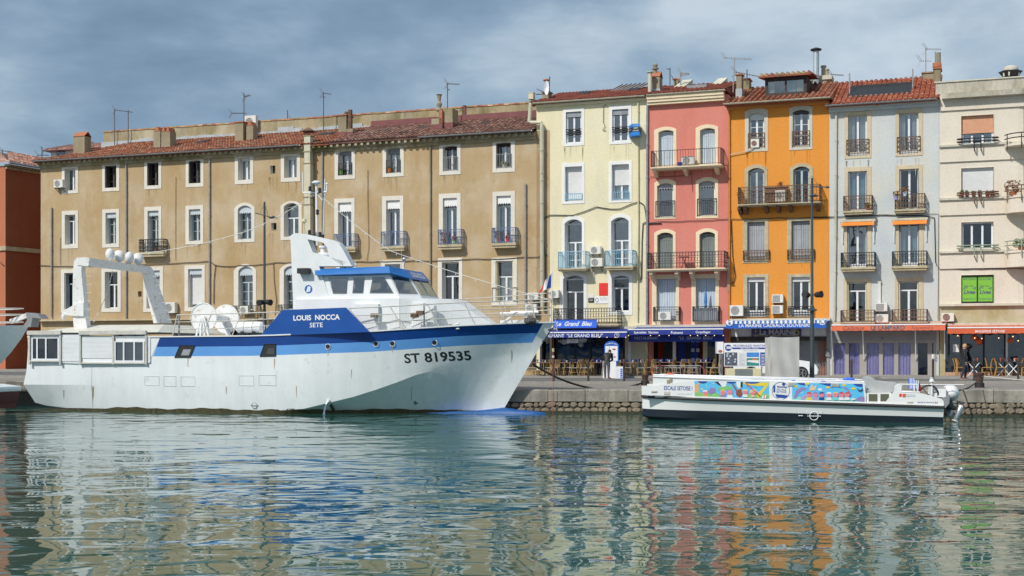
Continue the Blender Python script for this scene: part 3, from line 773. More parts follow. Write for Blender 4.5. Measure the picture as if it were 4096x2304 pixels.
r2=[((260,859,302,978),(248,843,313,994),dict(trans=.2)),
      ((423,851,465,975),(410,837,477,990),dict(blind=.16,blindm='canvas',fr='joingrey',mun=2)),
      ((591,843,635,1007),(578,827,646,1010),dict(blind=.12,blindm='canvas',fr='joingrey',mun=2,trans=.2)),
      ((756,837,802,964),(743,822,814,977),dict(blind=.16,blindm='canvas',fr='joingrey',mun=2)),
      ((952,822,1006,957),(938,811,1019,969),dict(blind=.22,blindm='canvas',fr='joingrey',mun=2,arch=.22)),
      ((1136,812,1195,946),(1123,804,1208,960),dict(trans=.38,arch=.2,curt=(.2,.2))),
      ((1353,810,1406,989),(1338,794,1419,992),dict(blind=.2,trans=.22)),
      ((1545,801,1600,985),(1529,784,1614,988),dict(blind=.18,trans=.22)),
      ((1772,792,1828,978),(1756,774,1843,981),dict(blind=.17,trans=.22,curt=(.3,.3,'curtblue'))),
      ((1986,783,2044,972),(1971,766,2060,975),dict(blind=.16,trans=.22,curt=(.3,.3,'curtblue')))]
wr2=[W(i,o,**k)for i,o,k in r2]
r1=[((258,1092,300,1236),(245,1077,313,1250),dict(fr='joingrey',trans=.3,glass='panedark',fill='open',shut='shut_pale')),
      ((420,1087,471,1233),(407,1074,484,1248),dict(trans=.35,glass='panedark')),
      ((587,1082,640,1233),(574,1067,653,1248),dict(blind=.14,blindm='canvas',roll=.8,rollm='shut_pale')),
      ((753,1076,808,1229),(739,1061,820,1245),dict(blind=.14,blindm='canvas',roll=.9,rollm='roller')),
      ((954,1066,1012,1240),(936,1056,1025,1245),dict(blind=.2,blindm='canvas',trans=.3,mun=2,arch=.25,fr='joingrey')),
      ((1136,1064,1192,1238),(1119,1054,1205,1243),dict(blind=.2,blindm='canvas',trans=.3,mun=2,arch=.25,fr='joingrey')),
      ((1360,1060,1412,1225),(1345,1045,1426,1240),dict(trans=.25)),
      ((1540,1056,1602,1225),(1525,1041,1617,1240),dict(trans=.25)),
      ((1768,1048,1836,1236),(1752,1032,1850,1245),dict(trans=.3,mull=True,glass='panedark')),
      ((1983,1044,2053,1208),(1966,1030,2068,1223),dict(trans=.38,fill='open',shut='shut_cream',curt=(.45,.45)))]
wr1=[W(i,o,**k)for i,o,k in r1]
# little square openings
for (a,b_,c,d)in ((1081,661,1101,693),(1085,891,1106,919),(553,1165,566,1185)):
    W((a,b_,c,d),(a-.5,b_-.5,c+.5,d+.5),fill='none',sur='brown' if a<1000 else 'sur_white',depth=.35)
# ground floor openings (mostly hidden behind the boats)
for a in range(230,2090,230):
    W((a,1320,a+130,1480),(a-8,1312,a+138,1482),sur='sur_stone',glass='panedark',fr='joindark')
BR.walls()
for i,w_ in zip((6,7,8,9),range(4)):
    u0,u1,vt,vs,vb=((1336,1419,936,990,1009),(1525,1615,926,985,1004),(1753,1844,918,978,997),(1968,2061,911,972,991))[w_]
    balcony(BR,u0,u1,vt,vs,vb,.45,'ironblue','sur_stone','arch',step=.1)
balcony(BR,557,653,957,1008,1026,.45,'iron','sur_stone','ornate',step=.12)
balcony(BR,931,1028,1223,1275,1286,.45,'iron','sur_stone','arch')
balcony(BR,1112,1210,1219,1272,1283,.45,'iron','sur_stone','arch')
guard(BR,wr3[6],1353,1407,652,700,'iron',step=.1);guard(BR,wr3[7],1545,1601,640,691,'iron',step=.1)
guard(BR,wr3[8],1772,1830,628,682,'irongrey');guard(BR,wr3[9],1985,2045,616,671,'irongrey')
guard(BR,wr1[9],1968,2066,1150,1208,'irongrey',step=.5)
# cornice, ledge
mb=MB();mb.box(bx0-.05,bx1-.02,-.30,.02,15.22,15.42);mb.box(bx0-.02,bx1-.02,-.15,.02,15.05,15.219)
x=bx0+.1
while x<bx1-.3:mb.box(x,x+.16,-.46,-.301,15.26,15.42);x += .42
mb.build('cornice',M['tan'],BR.root)
mb=MB();zl=A(1000,1272)[1];mb.box(bx0,X(1720),-.38,.02,zl-.09,zl);mb.build('ledge',M['sur_stone'],BR.root)
# roof, back parapet
xr0=X(520,580,5.2)
xv=X(1330,540)
BR.roof=roof(BR,bx0-.2,xv,-.5,15.48,xr0,xv+.0,5.2,17.33,M['tile_old'],back=(9,16))
roof(BR,xv+.02,bx1-.05,-.5,15.52,xv+.02,bx1-.05,5.2,17.37,M['tile_dull'],pitch=.235,row=.34)
gutter(BR,bx0-.2,X(1218),-.62,15.5,M['zinc']);gutter(BR,X(1690),bx1-.1,-.62,15.53,M['zinc'])
pw=MB();px0=X(420,560,5.4);pzt=A(1250,474,5.4)[1]
pw.box(px0,bx1-.05,5.25,5.65,16.5,pzt);pp=pw.build('parapet_wall',M['tan'],BR.root)
cp=MB();cp.a=[];x=px0-.05
while x<bx1-.1:
    l=.38;z=pzt+random.uniform(-.012,.012);c_=[(-.24,0),(-.15,.1),(0,.14),(.15,.1),(.24,0)]
    cp.add([(x,5.45+a,z+b_)for a,b_ in c_]+[(x+l,5.45+a,z+b_-.02)for a,b_ in c_],[(i,i+1,i+6,i+5)for i in range(4)]+[(4,3,2,1,0),(5,6,7,8,9)]);cp.a +=[random.random()]*6;x += .36
cp.build('coping',M['tile_yel'],pp)
fl=MB();x=X(405,560,5.2)
while x<xv:
    l=random.uniform(.6,1.4);h=random.uniform(.12,.4)*(1.5 if random.random()<.25 else 1);fl.box(x,min(x+l,xv),5.19,5.26,17.1,17.42+h*.6);x += l
fl.build('flashing',M['membrane'],pp)
fl=MB();fl.box(xv+.1,bx1-.06,5.17,5.26,17.2,17.78);fl.box(X(1858,450,5.2)-.1,X(1858,450,5.2)+.08,5.18,5.26,17.6,18.4);fl.build('flashing',M['maroon'],pp)
for u0,u1,v0,v1,nm in ((1265,1325,522,538,0),(1505,1548,512,520,0),(1655,1698,502,513,0),(1910,1945,485,494,0),(2095,2120,474,482,0),(778,815,567,573,0)):
    of=5.2*(A(u0,v1,0)[1]*0+.55);x0,z0=A(u0,v1,2.2);x1,z1=A(u1,v0,3.0)
    sl_=(17.33-15.48)/5.7;y0=-.5+(z0-15.5)/sl_ if z0>15.5 else 2.2
    y0=2.6;zz=15.5+(y0+.5)*sl_+.12;k=MB();x0=X(u0,v0,y0);x1=X(u1,v0,y0)
    k.add([(x0,y0,zz),(x1,y0,zz),(x1,y0+.9,zz+.29),(x0,y0+.9,zz+.29),(x0,y0,zz-.12),(x1,y0,zz-.12)],[(0,1,2,3),(4,5,1,0)]);sk=k.build('skylight',M['black'],BR.roof)
for u,v0,v1 in ((206,830,1270),(838,618,1262),(1721,560,1240),(2102,735,1260),(1289,600,1250)):
    pipe(BR,[(u,v0),(u,v1)],.055 if u != 2102 else .065,M['zinc']if u != 1721 else M['chimney'])
pipe(BR,[(497,622),(503,645),(505,700),(505,1275)],.055,M['zinc'])
mb=MB()
for v0,v1 in ((810,890),(900,1060)):pass
# exhaust stack on the front
stk=thing('exhaust_stack','tall square cream ventilation stack with rusty hood rising up the front of the brown building','chimney stack',FA,(X(1233),-.02,8))
a,b_=X(1221,800,-.35),X(1246,800,-.35)
mb=MB();ztop=A(1233,545,-.3)[1]
zs_=[8.0]+[A(1233,v,-.3)[1]for v in (820,790,655,608)]+[ztop]
for q,(z0,z1)in enumerate(zip(zs_,zs_[1:])):mb.box(a+(.02 if q%2 else 0),b_-(.02 if q%2 else 0),-.52,-.10,z0,z1-.003)
mb.build('duct',M['pvc'],stk)
k=MB()
for z in zs_[1:]:k.box(a-.06,b_+.06,-.55,-.05,z-.03,z+.03)
k.build('joint_band',M['chimney'],stk)
cx=(a+b_)/2
k=MB();k.box(a-.01,b_+.01,-.5,-.12,ztop+.25,ztop+.28);[k.box(cx+i*.14-.015,cx+i*.14+.015,-.5,-.47,ztop,ztop+.26)for i in (-1.3,0,1.3)]
k.add([(cx-.42,-.75,ztop+.28),(cx+.42,-.75,ztop+.28),(cx+.42,.12,ztop+.28),(cx-.42,.12,ztop+.28),(cx,-.31,ztop+.55)],[(0,1,4),(1,2,4),(2,3,4),(3,0,4),(0,3,2,1)]);k.build('hood',M['rusty'],stk)
# chimneys (parts of the roof)
chimney(BR,293,338,545,612,1.3,.7,pots='tent',base='pinkbase' if 'pinkbase' in M else None)
chimney(BR,614,641,524,588,1.8,1.0,pots='tri');chimney(BR,645,680,526,588,1.8,.7,pots='tri')
chimney(BR,940,972,490,570,2.4,1.2,pots='slab');chimney(BR,985,1012,502,565,2.6,.6,pots='tri')
c1=chimney(BR,1353,1385,462,545,2.2,.9,pots='slab',base='maroon');chimney(BR,1386,1410,515,545,2.2,.6,base='maroon')
k=MB();x,z=A(1387,520,2.4);k.tube([(x,2.4,z),(x,2.4,A(1387,448,2.4)[1])],.16,10);k.tube([(x+.25,2.4,z),(x+.25,2.4,A(1395,440,2.4)[1])],.15,8);k.build('flue',M['rusty'],c1)
chimney(BR,1726,1768,474,515,1.8,.7,base='maroon');c2=chimney(BR,1772,1810,434,508,2.0,.9,base='maroon')
k=MB();x,z=A(1757,470,2.0);k.lathe(x,2.0,[(.14,z),(.12,z+.35),(.2,z+.42),(.2,z+.5),(.11,z+.6),(.16,z+.75),(.18,z+.85),(.09,z+1.0),(.14,z+1.35),(.2,z+1.42)],10);k.build('chimney_pot',M['chimney'],c2)
k=MB();x,z=A(1764,505,1.9);k.box(x-.1,x+.12,1.8,1.95,z,z+1.0);k.build('pipe_casing',M['terracotta'],c2)
# street door level ACs etc.
ac('white air conditioner beside the leftmost top floor window of the brown building',214,250,718,750)
ac('white air conditioner on the brown wall beside the rear leg of the trawler gantry',657,699,1209,1252)
ac('upper grey air conditioner beside the flag at the brown building corner',2110,2152,1171,1200)
ac('lower air conditioner behind the bow railing at the brown building corner',2100,2146,1217,1252)
ac('air conditioner behind the blue balcony railing over the lifeboat canister',958,992,1224,1256,off=-.1,shelf=False)
ac('large air conditioner standing on the back wall above the roof chimneys',978,1023,462,512,off=5.25)
# plants and pots on window sills
for lab,u,v,h,ww,pm_,fl_ in (('lime green pot on the top floor sill right of the vent stack',1362,697,.12,.2,'green',None),
                                 ('yellow flower box on the rightmost top floor sill of the brown building',2015,669,.12,.5,'shut_cream','shut_cream'),
                                 ('small orange pot on the sill of the second top floor window right of the stack',1557,688,.08,.2,'orangeawn',None),
                                 ('small bush in a pot on the single black balcony at the left',625,1004,.35,.45,'terracotta',None),
                                 ('flowering plants crowding the third blue balcony',1778,975,.5,.6,'terracotta','red'),
                                 ('bushy plant in terracotta pot on the fourth blue balcony',1992,968,.5,.6,'terracotta','red'),
                                 ('red pot with low flowers at the right end of the fourth blue balcony',2030,968,.2,.3,'red','red'),
                                 ('green pot at the right end of the third blue balcony',1818,975,.25,.35,'green','red')):
    x,z=A(u,v,-.25 if v>900 else .1);plant(lab,x,-.25 if v>900 else .12,z,h,ww,potm=pm_,flowers=fl_,n=60)
# antennas over the brown building
antenna('antenna mast with a long boom tied to a second mast over the parapet',458,575,436,5.0,[((440,449),460,530,9)])
antenna('plain second antenna mast right of the long boom over the parapet',513,572,440,5.0,[])
antenna('low antenna just right of the leftmost chimney',352,590,560,7,[(569,345,373,5)])
antenna('thin antenna at the left corner of the brown roof',168,640,588,3,[((603,604),172,197,5),(621,150,195,5)])
antenna('antenna with a sideways array above the rooftop air conditioner',976,478,372,5.0,[((388,380),978,1000,5),(453,925,985,7)])
antenna('short dark antenna standing on the parapet between two taller ones',1150,480,440,5.6,[(474,1160,1195,4)])
antenna('tall antenna mast with short top arm left of the rusty flue chimney',1294,520,370,4.2,[((372,377),1290,1325,4),(388,1290,1302,1)])
antenna('tall dark antenna mast behind the chimney with the maroon base',1790,440,335,4.0,[((335,337),1788,1838,6),(358,1788,1800,1)])
# cables
cable('thick cable bundle sagging along the brown wall above the first floor',[(165,1062),(400,1062),(840,1045),(870,1063),(960,1062),(1100,1050),(1360,1044),(1650,1043),(1900,1035),(2100,1028),(2190,1020)],.022,sag=.06)
cable('black cable dropping down the brown wall beside the street lamp',[(1094,1052),(1097,1130),(1106,1200),(1100,1260)],.02)
cable('black cable dropping beside the grey drainpipe left of the arched windows',[(862,1062),(856,1120),(855,1215)],.025)
cable('thin rusty cable down the wall between the third and fourth top windows',[(703,706),(702,860),(702,1040)],.014,m='rusty')
cable('thin rusty cable down the wall between the second and third windows right of the stack',[(1471,680),(1471,800),(1475,990),(1467,1040)],.016,m='rusty')
cable('dark cable beside the leftmost first floor window of the brown building',[(241,950),(241,1060)],.016,m='rusty')

# ================================================================= house behind, left; rust red building
HB=Bld('house','small white house with tiled roof peeping over the brown building at the far left','house',X(205,600,12),X(300,600,12),1,19.0,M['sur_plain'],5,frame=FA)
HB2=MB()
x0,z0=A(203,628,9);x1,z1=A(295,605,9)
HB.root.matrix_world=FA.M @ Matrix.Translation((x0,9,1));ORG[HB.root.name]=Vector((x0,9,1))
k=MB();k.box(x0,x1+3,9,14,1,A(240,600,9)[1]);k.build('wall',M['sur_plain'],HB.root)
zt=A(240,600,9)[1]
k=MB();xw=X(240,610,8.9);k.box(xw-.4,xw+.4,8.97,9.0,zt-.75,zt-.1);k.build('window',M['panedark'],HB.root)
k=MB();k.a=[]
zz=zt;
for i in range(34):
    xx=x0-.35+i*.22
    k.add([(xx,8.6,zz),(xx+.1,8.6,zz+.1),(xx+.2,8.6,zz),(xx,11.5,zz+.75),(xx+.1,11.5,zz+.85),(xx+.2,11.5,zz+.75)],[(0,1,4,3),(1,2,5,4),(0,2,1)]);k.a +=[random.random()]*3
k.box(x0-.4,x0+7.1,8.6,14,zz-.08,zz-.01);k.a +=[.2]*6
k.build('roof',M['tile_dull'],HB.root)

FR=Frame(*FA.world(X(88),0)[:2],0)
# the rust red building across the side street: front face in line with the terrace, flank running back along the street
fx=X(22,1200,0);cw=FA.world(fx,0,0)
RB=thing('corner_building','rust red corner building with salmon front edge and tiled roof at the far left','building',FA,(fx,0,ZB))
zt=A(22,663,0)[1]
d_=Vector((0.19+.12,1.0,0)).normalized()
xb_,yb__=None,None
# flank end where it disappears behind the brown building: extend 14 m back, turned a little outwards
k=MB();Lk=15;ax=math.radians(6)
fx2,fy2=fx+Lk*math.sin(ax),Lk*math.cos(ax)
k.quad((fx,0,ZB),(fx2,fy2,ZB),(fx2,fy2,zt),(fx,0,zt));k.quad((fx-12,8,ZB),(fx2,fy2,ZB),(fx2,fy2,zt),(fx-12,8,zt))
k.build('side_wall',M['redwall'],RB)
k=MB();k.quad((fx-12,0,ZB),(fx,0,ZB),(fx,0,zt),(fx-12,0,zt));k.quad((fx-12,0,ZB),(fx-12,8,ZB),(fx-12,8,zt),(fx-12,0,zt));k.build('front_wall',M['redfront'],RB)
zb2=A(22,992,0)[1]
k=MB();dx,dy=math.sin(ax),math.cos(ax);k.add([(fx+.12,-.1,zb2-.17),(fx2+.12,fy2,zb2-.17),(fx2+.12,fy2,zb2+.12),(fx+.12,-.1,zb2+.12),(fx-.02,-.1,zb2+.12),(fx2-.02,fy2,zb2+.12),(fx-.02,-.1,zb2-.17),(fx2,fy2,zb2-.17)],[(0,1,2,3),(3,2,5,4),(0,6,7,1)])
k.box(fx-12,fx+.12,-.12,0,zb2-.171,zb2+.121);k.build('string_course',M['sur_stone'],RB)
# genoise cornice: two rows of tile ends, then gutter and hipped roof
k=MB()
for row_ in range(2):
    for i in range(70):
        s_=i*.22;px,py=fx+dx*s_,dy*s_;o=.12+.16*row_;z=zt-.12+row_*.18
        k.box(px-.1,px+o,py,py+.14,z-.08,z+.05)
k.build('cornice',M['sur_stone'],RB)
k=MB();k.a=[]
cxr,cyr,czr=fx-6,7.5,zt+3.0
n=62
for i in range(n):                      # flank slope, tiles running up to the hip
    s_=i*.24;px,py=fx+dx*s_+.45,dy*s_-.2
    zt2=zt+.22;m_=.22;hz=2.6
    ex=px-5.5;rz=zt2+1.7
    if py<5.5:ex=px-max(.3,py+.2);rz=zt2+(px-ex)*.31
    seg=max(1,int((px-ex)/.4))
    for q in range(seg):
        f0,f1=q/seg,(q+1)/seg
        xa_,xb2=px+(ex-px)*f0,px+(ex-px)*f1;za_,zb3=zt2+(rz-zt2)*f0,zt2+(rz-zt2)*f1
        k.add([(xa_,py,za_),(xa_,py+.1,za_+.12),(xa_,py+.2,za_),(xb2,py,zb3-.02),(xb2,py+.1,zb3+.08),(xb2,py+.2,zb3-.02)],[(0,1,4,3),(1,2,5,4),(0,2,1)]);k.a +=[random.random()]*3
k.add([(fx+.5,-.3,zt+.2),(fx2+.5,fy2,zt+.2),(fx2-5,fy2,zt+1.9),(fx-5,5.3,zt+1.9),(fx-13,5.3,zt+1.9),(fx-13,-.3,zt+.2)],[(0,1,2,3),(0,3,4,5)]);k.a +=[.1,.6]
k.build('roof',M['tile_dull'],RB)
k=MB();k.tube([(fx+.55,-.3,zt+.16),(fx2+.55,fy2,zt+.16)],.09,6);k.build('gutter',M['zinc'],RB)
k=MB();xs_,zs0=fx-1.2,zt+.9
k.add([(fx-.6,2.6,zt+.62),(fx-2.4,3.6,zt+1.3),(fx-2.2,7.6,zt+1.3),(fx-.4,6.6,zt+.62)],[(0,1,2,3)]);k.build('solar_panel',M['black'],RB)
pipe_=MB();pipe_.tube([(fx-.02,-.1,zt),(fx-.02,-.1,ZB)],.06,8)
k=MB()
for zc in (zb2-1.9,):k.box(fx+dx*6,fx+dx*6+.1,dy*6,dy*6+1.1,zc-1.2,zc+1.2)
k.build('window',M['joindark'],RB)
antenna('low antenna on the roof of the rust red corner building',10,505+100,598,3,[((603,607),5,47,6)])
cable('cable crossing the rust red wall above the street gap',[(0,1048),(15,1062),(150,1072,5),(165,1064)],.03)

# ================================================================= YELLOW HOUSE
yx0,yx1=X(2150),X(2592)
YB=Bld('townhouse','pale yellow townhouse between the brown building and the pink house','house',X(2146),yx1-.01,ZB,16.05,M['yellow'],9)
zt=A(2360,402)[1];YB.z1=zt
W=YB.win;S='sur_plain'
w1=W((2264,447,2326,572),(2252,434,2338,584),sur=S,roll=.14,rollm='shut_pale',depth=.18,kick=0);w2=W((2449,437,2514,565),(2437,422,2526,576),sur=S,roll=.14,rollm='shut_pale',depth=.18)
for w_,u0,u1,vs in ((w1,2264,2326,(519,528,537)),(w2,2449,2514,(510,519,528))):
    k=MB()
    for v in vs:z=A(u0,v,-.05)[1];k.bar((X(u0,v),-.05,z),(X(u1,v),-.05,z),.05)
    k.build('guard_rail',M['black'],w_)
w3=W((2260,666,2328,805),(2248,651,2339,815),sur=S,roll=.97,depth=.38);w4=W((2447,657,2516,800),(2435,644,2528,810),sur=S,roll=.55,depth=.38,curt=(.4,.4,'curtblue'))
guard(YB,w3,2260,2328,775,800,'ironlight');guard(YB,w4,2447,2516,768,800,'ironlight')
W((2259,877,2328,1074),(2248,862,2339,1076),sur=S,arch=.22,trans=.42,mun=2,depth=.5,curt=(.3,.35));W((2445,869,2515,1067),(2435,855,2527,1069),sur=S,arch=.22,trans=.42,mun=2,depth=.5,curt=(.2,.35))
W((2253,1102,2335,1290),(2241,1087,2348,1292),sur=S,arch=.15,trans=.3,depth=.5,glass='panedark',mull=True);W((2447,1102,2516,1246),(2433,1086,2530,1260),sur=S,arch=.14,trans=.3,depth=.4,glass='panedark',kick=0)
YB.holes.append((yx0+.15,X(2500),1.0,3.9))
YB.walls()
balcony(YB,2233,2343,1007,1073,1084,.75,'ironlight','sur_stone','arch',step=.13);balcony(YB,2421,2530,1002,1065,1079,.75,'ironlight','sur_stone','arch',step=.13)
balcony(YB,2214,2471,1233,1298,1308,.8,'iron','sur_stone','ornate',step=.16)
# restaurant front: dark opening with columns and an arched doorway
sf=MB();a,b_=yx0+.15,X(2500);sf.box(a,b_,.5,.6,1.0,4.0);sf.box(a,a+.12,0,.5,1.0,3.9);sf.box(b_-.12,b_,0,.5,1,3.9)
so_=sf.build('shopfront',M['interior'],YB.root)
k=MB();xa,xb=X(2278,1450,.4),X(2418,1450,.4);ring(k,outline(xa-.2,xb+.2,1.0,3.75,.9,14),outline(xa,xb,1.0,3.5,.85,14),.42,.5,.49);k.build('arch',M['chimney'],so_)
k=MB()
for u in (2160,2225,2300,2362,2455):x=X(u,1450,.3);k.box(x-.05,x+.05,.3,.4,1,3.9)
k.build('post',M['black'],so_)
k=MB();k.quad((a,.36,1.1),(b_,.36,1.1),(b_,.36,3.9),(a,.36,3.9));k.build('glazing',M['panedark'],so_)
# roof
YB.roof=roof(YB,X(2128),yx1-.05,-.3,zt+.02,X(2245,380,4.8),yx1-.05,4.8,A(2450,362,4.8)[1],M['tile_red'],back=(9,zt))
gutter(YB,X(2126,400,-.6),yx1-.1,-.38,zt+.02,M['pvc'])
k=MB();k.box(YB.x0,yx1-.02,-.2,.02,zt-.2,zt-.05);k.build('cornice',M['yellow'],YB.root)
k=MB();x0,z0=A(2435,374,3.4);x1,z1=A(2560,348,3.4);n=7
for i in range(n):
    xa,xb=x0+(x1-x0)*i/n,x0+(x1-x0)*(i+1)/n-.06;k.add([(xa,3.0,z0),(xb,3.0,z0+.03),(xb+.55,4.3,z0+.62),(xa+.55,4.3,z0+.6)],[(0,1,2,3)])
    k.bar((xa,3.0,z0-.02),(xa+.6,4.4,z0+.7),.05,mi=1)
k.build('solar_panel',[M['irongrey'],M['rusty']],YB.roof)
for u0,u1,v in ((2306,2352,388),(2510,2550,378)):
    y0=2.6;zz=zt+(y0+.5)*((A(2450,362,4.8)[1]-zt)/5.3)+.1;x0,x1=X(u0,v,y0),X(u1,v,y0);k=MB();k.add([(x0,y0,zz),(x1,y0,zz),(x1,y0+.8,zz+.3),(x0,y0+.8,zz+.3)],[(0,1,2,3)]);k.build('skylight',M['black'],YB.roof)
c_=chimney(YB,2169,2195,370,402,1.2,.6,pots='slab',capm='chimney')
k=MB();x,z=A(2183,370,1.3);k.tube([(x,1.4,z),(x,1.4,A(2183,318,1.3)[1])],.1,8);k.lathe(x,1.4,[(.2,z+.72),(.2,z+.78),(.05,z+.84)],8);k.build('flue',M['terracotta'],c_)
dsh=thing('satellite_dish','white satellite dish beside the chimney at the left end of the yellow house roof','satellite dish',FA,A(2185,370,1.0)[:1]+(1.0,)+A(2185,370,1.0)[1:])
k=MB();x,z=A(2184,352,.9)
vs=[(x,.95,z)];n=14
for i in range(n):vs.append((x+.16*math.cos(6.283*i/n)+.05,.85,z+.42*math.sin(6.283*i/n)))
k.add(vs,[(0,1+i,1+(i+1)%n)for i in range(n)]);k.build('dish',M['white'],dsh)
k=MB();k.tube([(x+.12,1.1,z-.6),(x+.16,1.1,A(2191,306,1)[1])],.035,6);k.bar((x,.95,z-.3),(x-.45,.5,z-.1),.03);k.bar((x-.5,.5,z-.42),(x+.1,1.0,z-.35),.05);k.build('arm',M['antenna'],dsh)
fl=thing('flue_pipe','cream flue pipe with square hood between the brown roof and the yellow house','pipe',FA,(X(2122,450,-.1),-.1,A(2122,495)[1]))
k=MB();p=[FA.p3(u,v,-.25)for u,v in ((2123,400),(2119,465),(2117,487),(2128,490),(2165,490),(2168,500),(2168,900),(2170,1230))];k.tube(p,[.11,.11,.12,.11,.11,.12,.12,.12],10)
for v in (600,690,720,810,960,1080):q=FA.p3(2168,v,-.25);k.lathe(q[0],-.25,[(.15,q[2]-.05),(.15,q[2]+.05)],10)
k.build('duct',M['pvc'],fl)
k=MB();x,z=A(2126,398,-.25);k.box(x-.16,x+.16,-.42,-.08,z,z+.35);k.box(x-.18,x+.18,-.44,-.06,z+.35,z+.39);k.build('hood',M['pvc'],fl)
pipe(YB,[(2552,405),(2553,900),(2550,1285)],.045,M['shut_cream']);pipe(YB,[(2601,380),(2590,400),(2589,500),(2588,1300)],.07,M['zinc'])
ac('upper of two white air conditioners stacked between the blue balconies of the yellow house',2359,2402,984,1016);ac('lower of two white air conditioners stacked between the blue balconies of the yellow house',2359,2409,1032,1066)
ac('white air conditioner left of the yellow house door beside the flag',2195,2234,1160,1192)
def board(name,label,cat,u0,u1,v0,v1,m,off=-.03,th=.025,fr=None,group=None):
    fr=fr or FA;um=(u0+u1)/2;x0,x1=fr.at(u0,v1,off)[0],fr.at(u1,v1,off)[0];z0,z1=fr.at(um,v1,off)[1],fr.at(um,v0,off)[1]
    t=thing(name,label,cat,fr,((x0+x1)/2,off+th,z0),group);mb=MB();mb.box(x0,x1,off,off+th,z0,z1);mb.build('panel',M[m],t);return t,x0,x1,z0,z1,off-.004
def T(o,s,fx_,fz,w_,m,**k):      # text on a board at fractions of its width and height
    t,x0,x1,z0,z1,y=o;return text(t,s,x0+(x1-x0)*fx_,y,z0+(z1-z0)*fz,(x1-x0)*w_,M[m],**k)
board('poster','plain red poster on the yellow wall between door and window','poster',2396,2432,1132,1182,'red')
o=board('sign','white sculptor sign under the red poster on the yellow wall','sign',2378,2432,1186,1214,'white');T(o,'Jean Ribera',.68,.75,.55,'greytxt');T(o,'Sculptures métal',.68,.5,.5,'greytxt')
k=MB();x,z=(o[1]+(o[2]-o[1])*.18),(o[3]+o[4])/2
for i in range(12):k.bar((x+.09*math.cos(i*.5236),o[5],z+.12*math.sin(i*.5236)),(x+.09*math.cos((i+1)*.5236),o[5],z+.12*math.sin((i+1)*.5236)),.02)
k.build('emblem',M['greytxt'],o[0])
o=board('sign','small black sign with white words left of the sculptor sign','sign',2353,2376,1193,1210,'black');T(o,'ATELIER',.5,.75,.6,'whitetxt');T(o,'GALERIE',.5,.45,.6,'whitetxt')
board('sign','small pale sign above the black sign on the yellow wall','sign',2354,2376,1178,1191,'roller')
sb=thing('sale_sign','blue for sale box sign hung beside the top right window of the yellow house','sign',FA,(X(2530,520),0,A(2530,545)[1]))
x0,z0=A(2528,542,-.75);x1,z1=A(2557,493,-.75)
k=MB();k.prismz([(x0,-.72),(x1,-.66),(x1-.1,-.1),(x0-.35,-.1)],z0,z1);k.build('panel',mat('sale_sign_azure',(.02,.22,.66),.4),sb)
k=MB();k.prismz([(x0+.001,-.728),(x1+.008,-.668),(x1+.008,-.3),(x0,-.3),(x0-.357,-.1)],z0+.22,z1-.18);k.build('dark_band',M['black'],sb)
yw=math.atan2(.06,x1-x0)
text(sb,'GUY',(x0+x1)/2,-.705,(z0+z1)/2+.09,.24,M['whitetxt'],bold=.02,yaw=yw);text(sb,'HOQUET',(x0+x1)/2,-.705,(z0+z1)/2-.06,.34,M['whitetxt'],bold=.02,yaw=yw);text(sb,'A VENDRE',(x0+x1)/2,-.70,z1-.09,.32,M['whitetxt'],yaw=yw)
text(sb,'GUY HOQUET',x0-.19,-.435,(z0+z1)/2+.02,.4,M['whitetxt'],yaw=-1.06,bold=.02)
cable('thick black cable arching over the yellow wall between floors',[(2178,1020),(2174,880),(2182,868),(2200,861),(2290,861),(2340,845),(2385,827),(2440,836),(2480,836),(2530,814),(2556,807),(2576,820),(2582,850),(2585,880)],.026)
cable('black cable bundle beside the grey drainpipe of the yellow house',[(2590,890),(2572,892),(2568,960),(2566,1110),(2562,1120)],.03)
cable('coiled cable hanging under the eaves of the yellow house',[(2425,418),(2414,425),(2413,490),(2420,505),(2410,520),(2424,522)],.016)
cable('cable behind the flag on the yellow house corner',[(2176,960),(2181,1020),(2181,1240)],.022)

# ================================================================= PINK HOUSE
kx0,kx1=X(2594),X(2914)
zt=A(2750,388)[1]
PB=Bld('townhouse','salmon pink townhouse with cream surrounds and two full width balconies','house',kx0,kx1-.01,ZB,zt,M['pink'],9)
W=PB.win;S='sur_cream';D_=.3
for i,o in (((2634,520,2694,662),(2617,507,2706,666)),((2800,512,2860,656),(2783,498,2873,660))):W(i,o,sur=S,arch=.13,fill='shutters',shut='shut_blue',depth=D_)
for i,o in (((2629,733,2693,868),(2618,716,2704,876)),((2795,724,2860,862),(2783,709,2873,873))):
    w_=W(i,o,sur=S,arch=.16,blind=.16,blindm='shut_pale',roll=0,depth=D_,mull=False);guard(PB,w_,i[0]-6,i[2]+6,i[1]+71,i[3]+1,'iron','arch')
for i,o in (((2629,930,2692,1074),(2617,916,2703,1080)),((2798,927,2860,1070),(2784,913,2872,1076))):W(i,o,sur=S,arch=.17,fill='shutters',shut='shut_grey',depth=D_)
for i,o,m_ in (((2626,1115,2704,1284),(2608,1098,2717,1300),0),((2783,1113,2862,1284),(2766,1096,2876,1300),1)):
    w_=W(i,o,sur=S,fill='shutters',shut='shut_blue',depth=D_);guard(PB,w_,i[0]-12,i[2]+12,i[1]+113,i[3]+2,'iron','arch',d=.3)
gx0,gx1=kx0+.3,kx1-.25
PB.holes.append((gx0,gx1,1.0,3.95));PB.walls()
balcony(PB,2605,2883,598,663,672,.85,'iron','sur_cream','plain',brackets=((2621,.35),(2742,.35),(2867,.35)),step=.15)
balcony(PB,2591,2897,1008,1074,1083,.9,'iron','sur_cream','ornate',brackets=((2608,.5),(2710,.5),(2768,.5),(2868,.5)),step=.17)
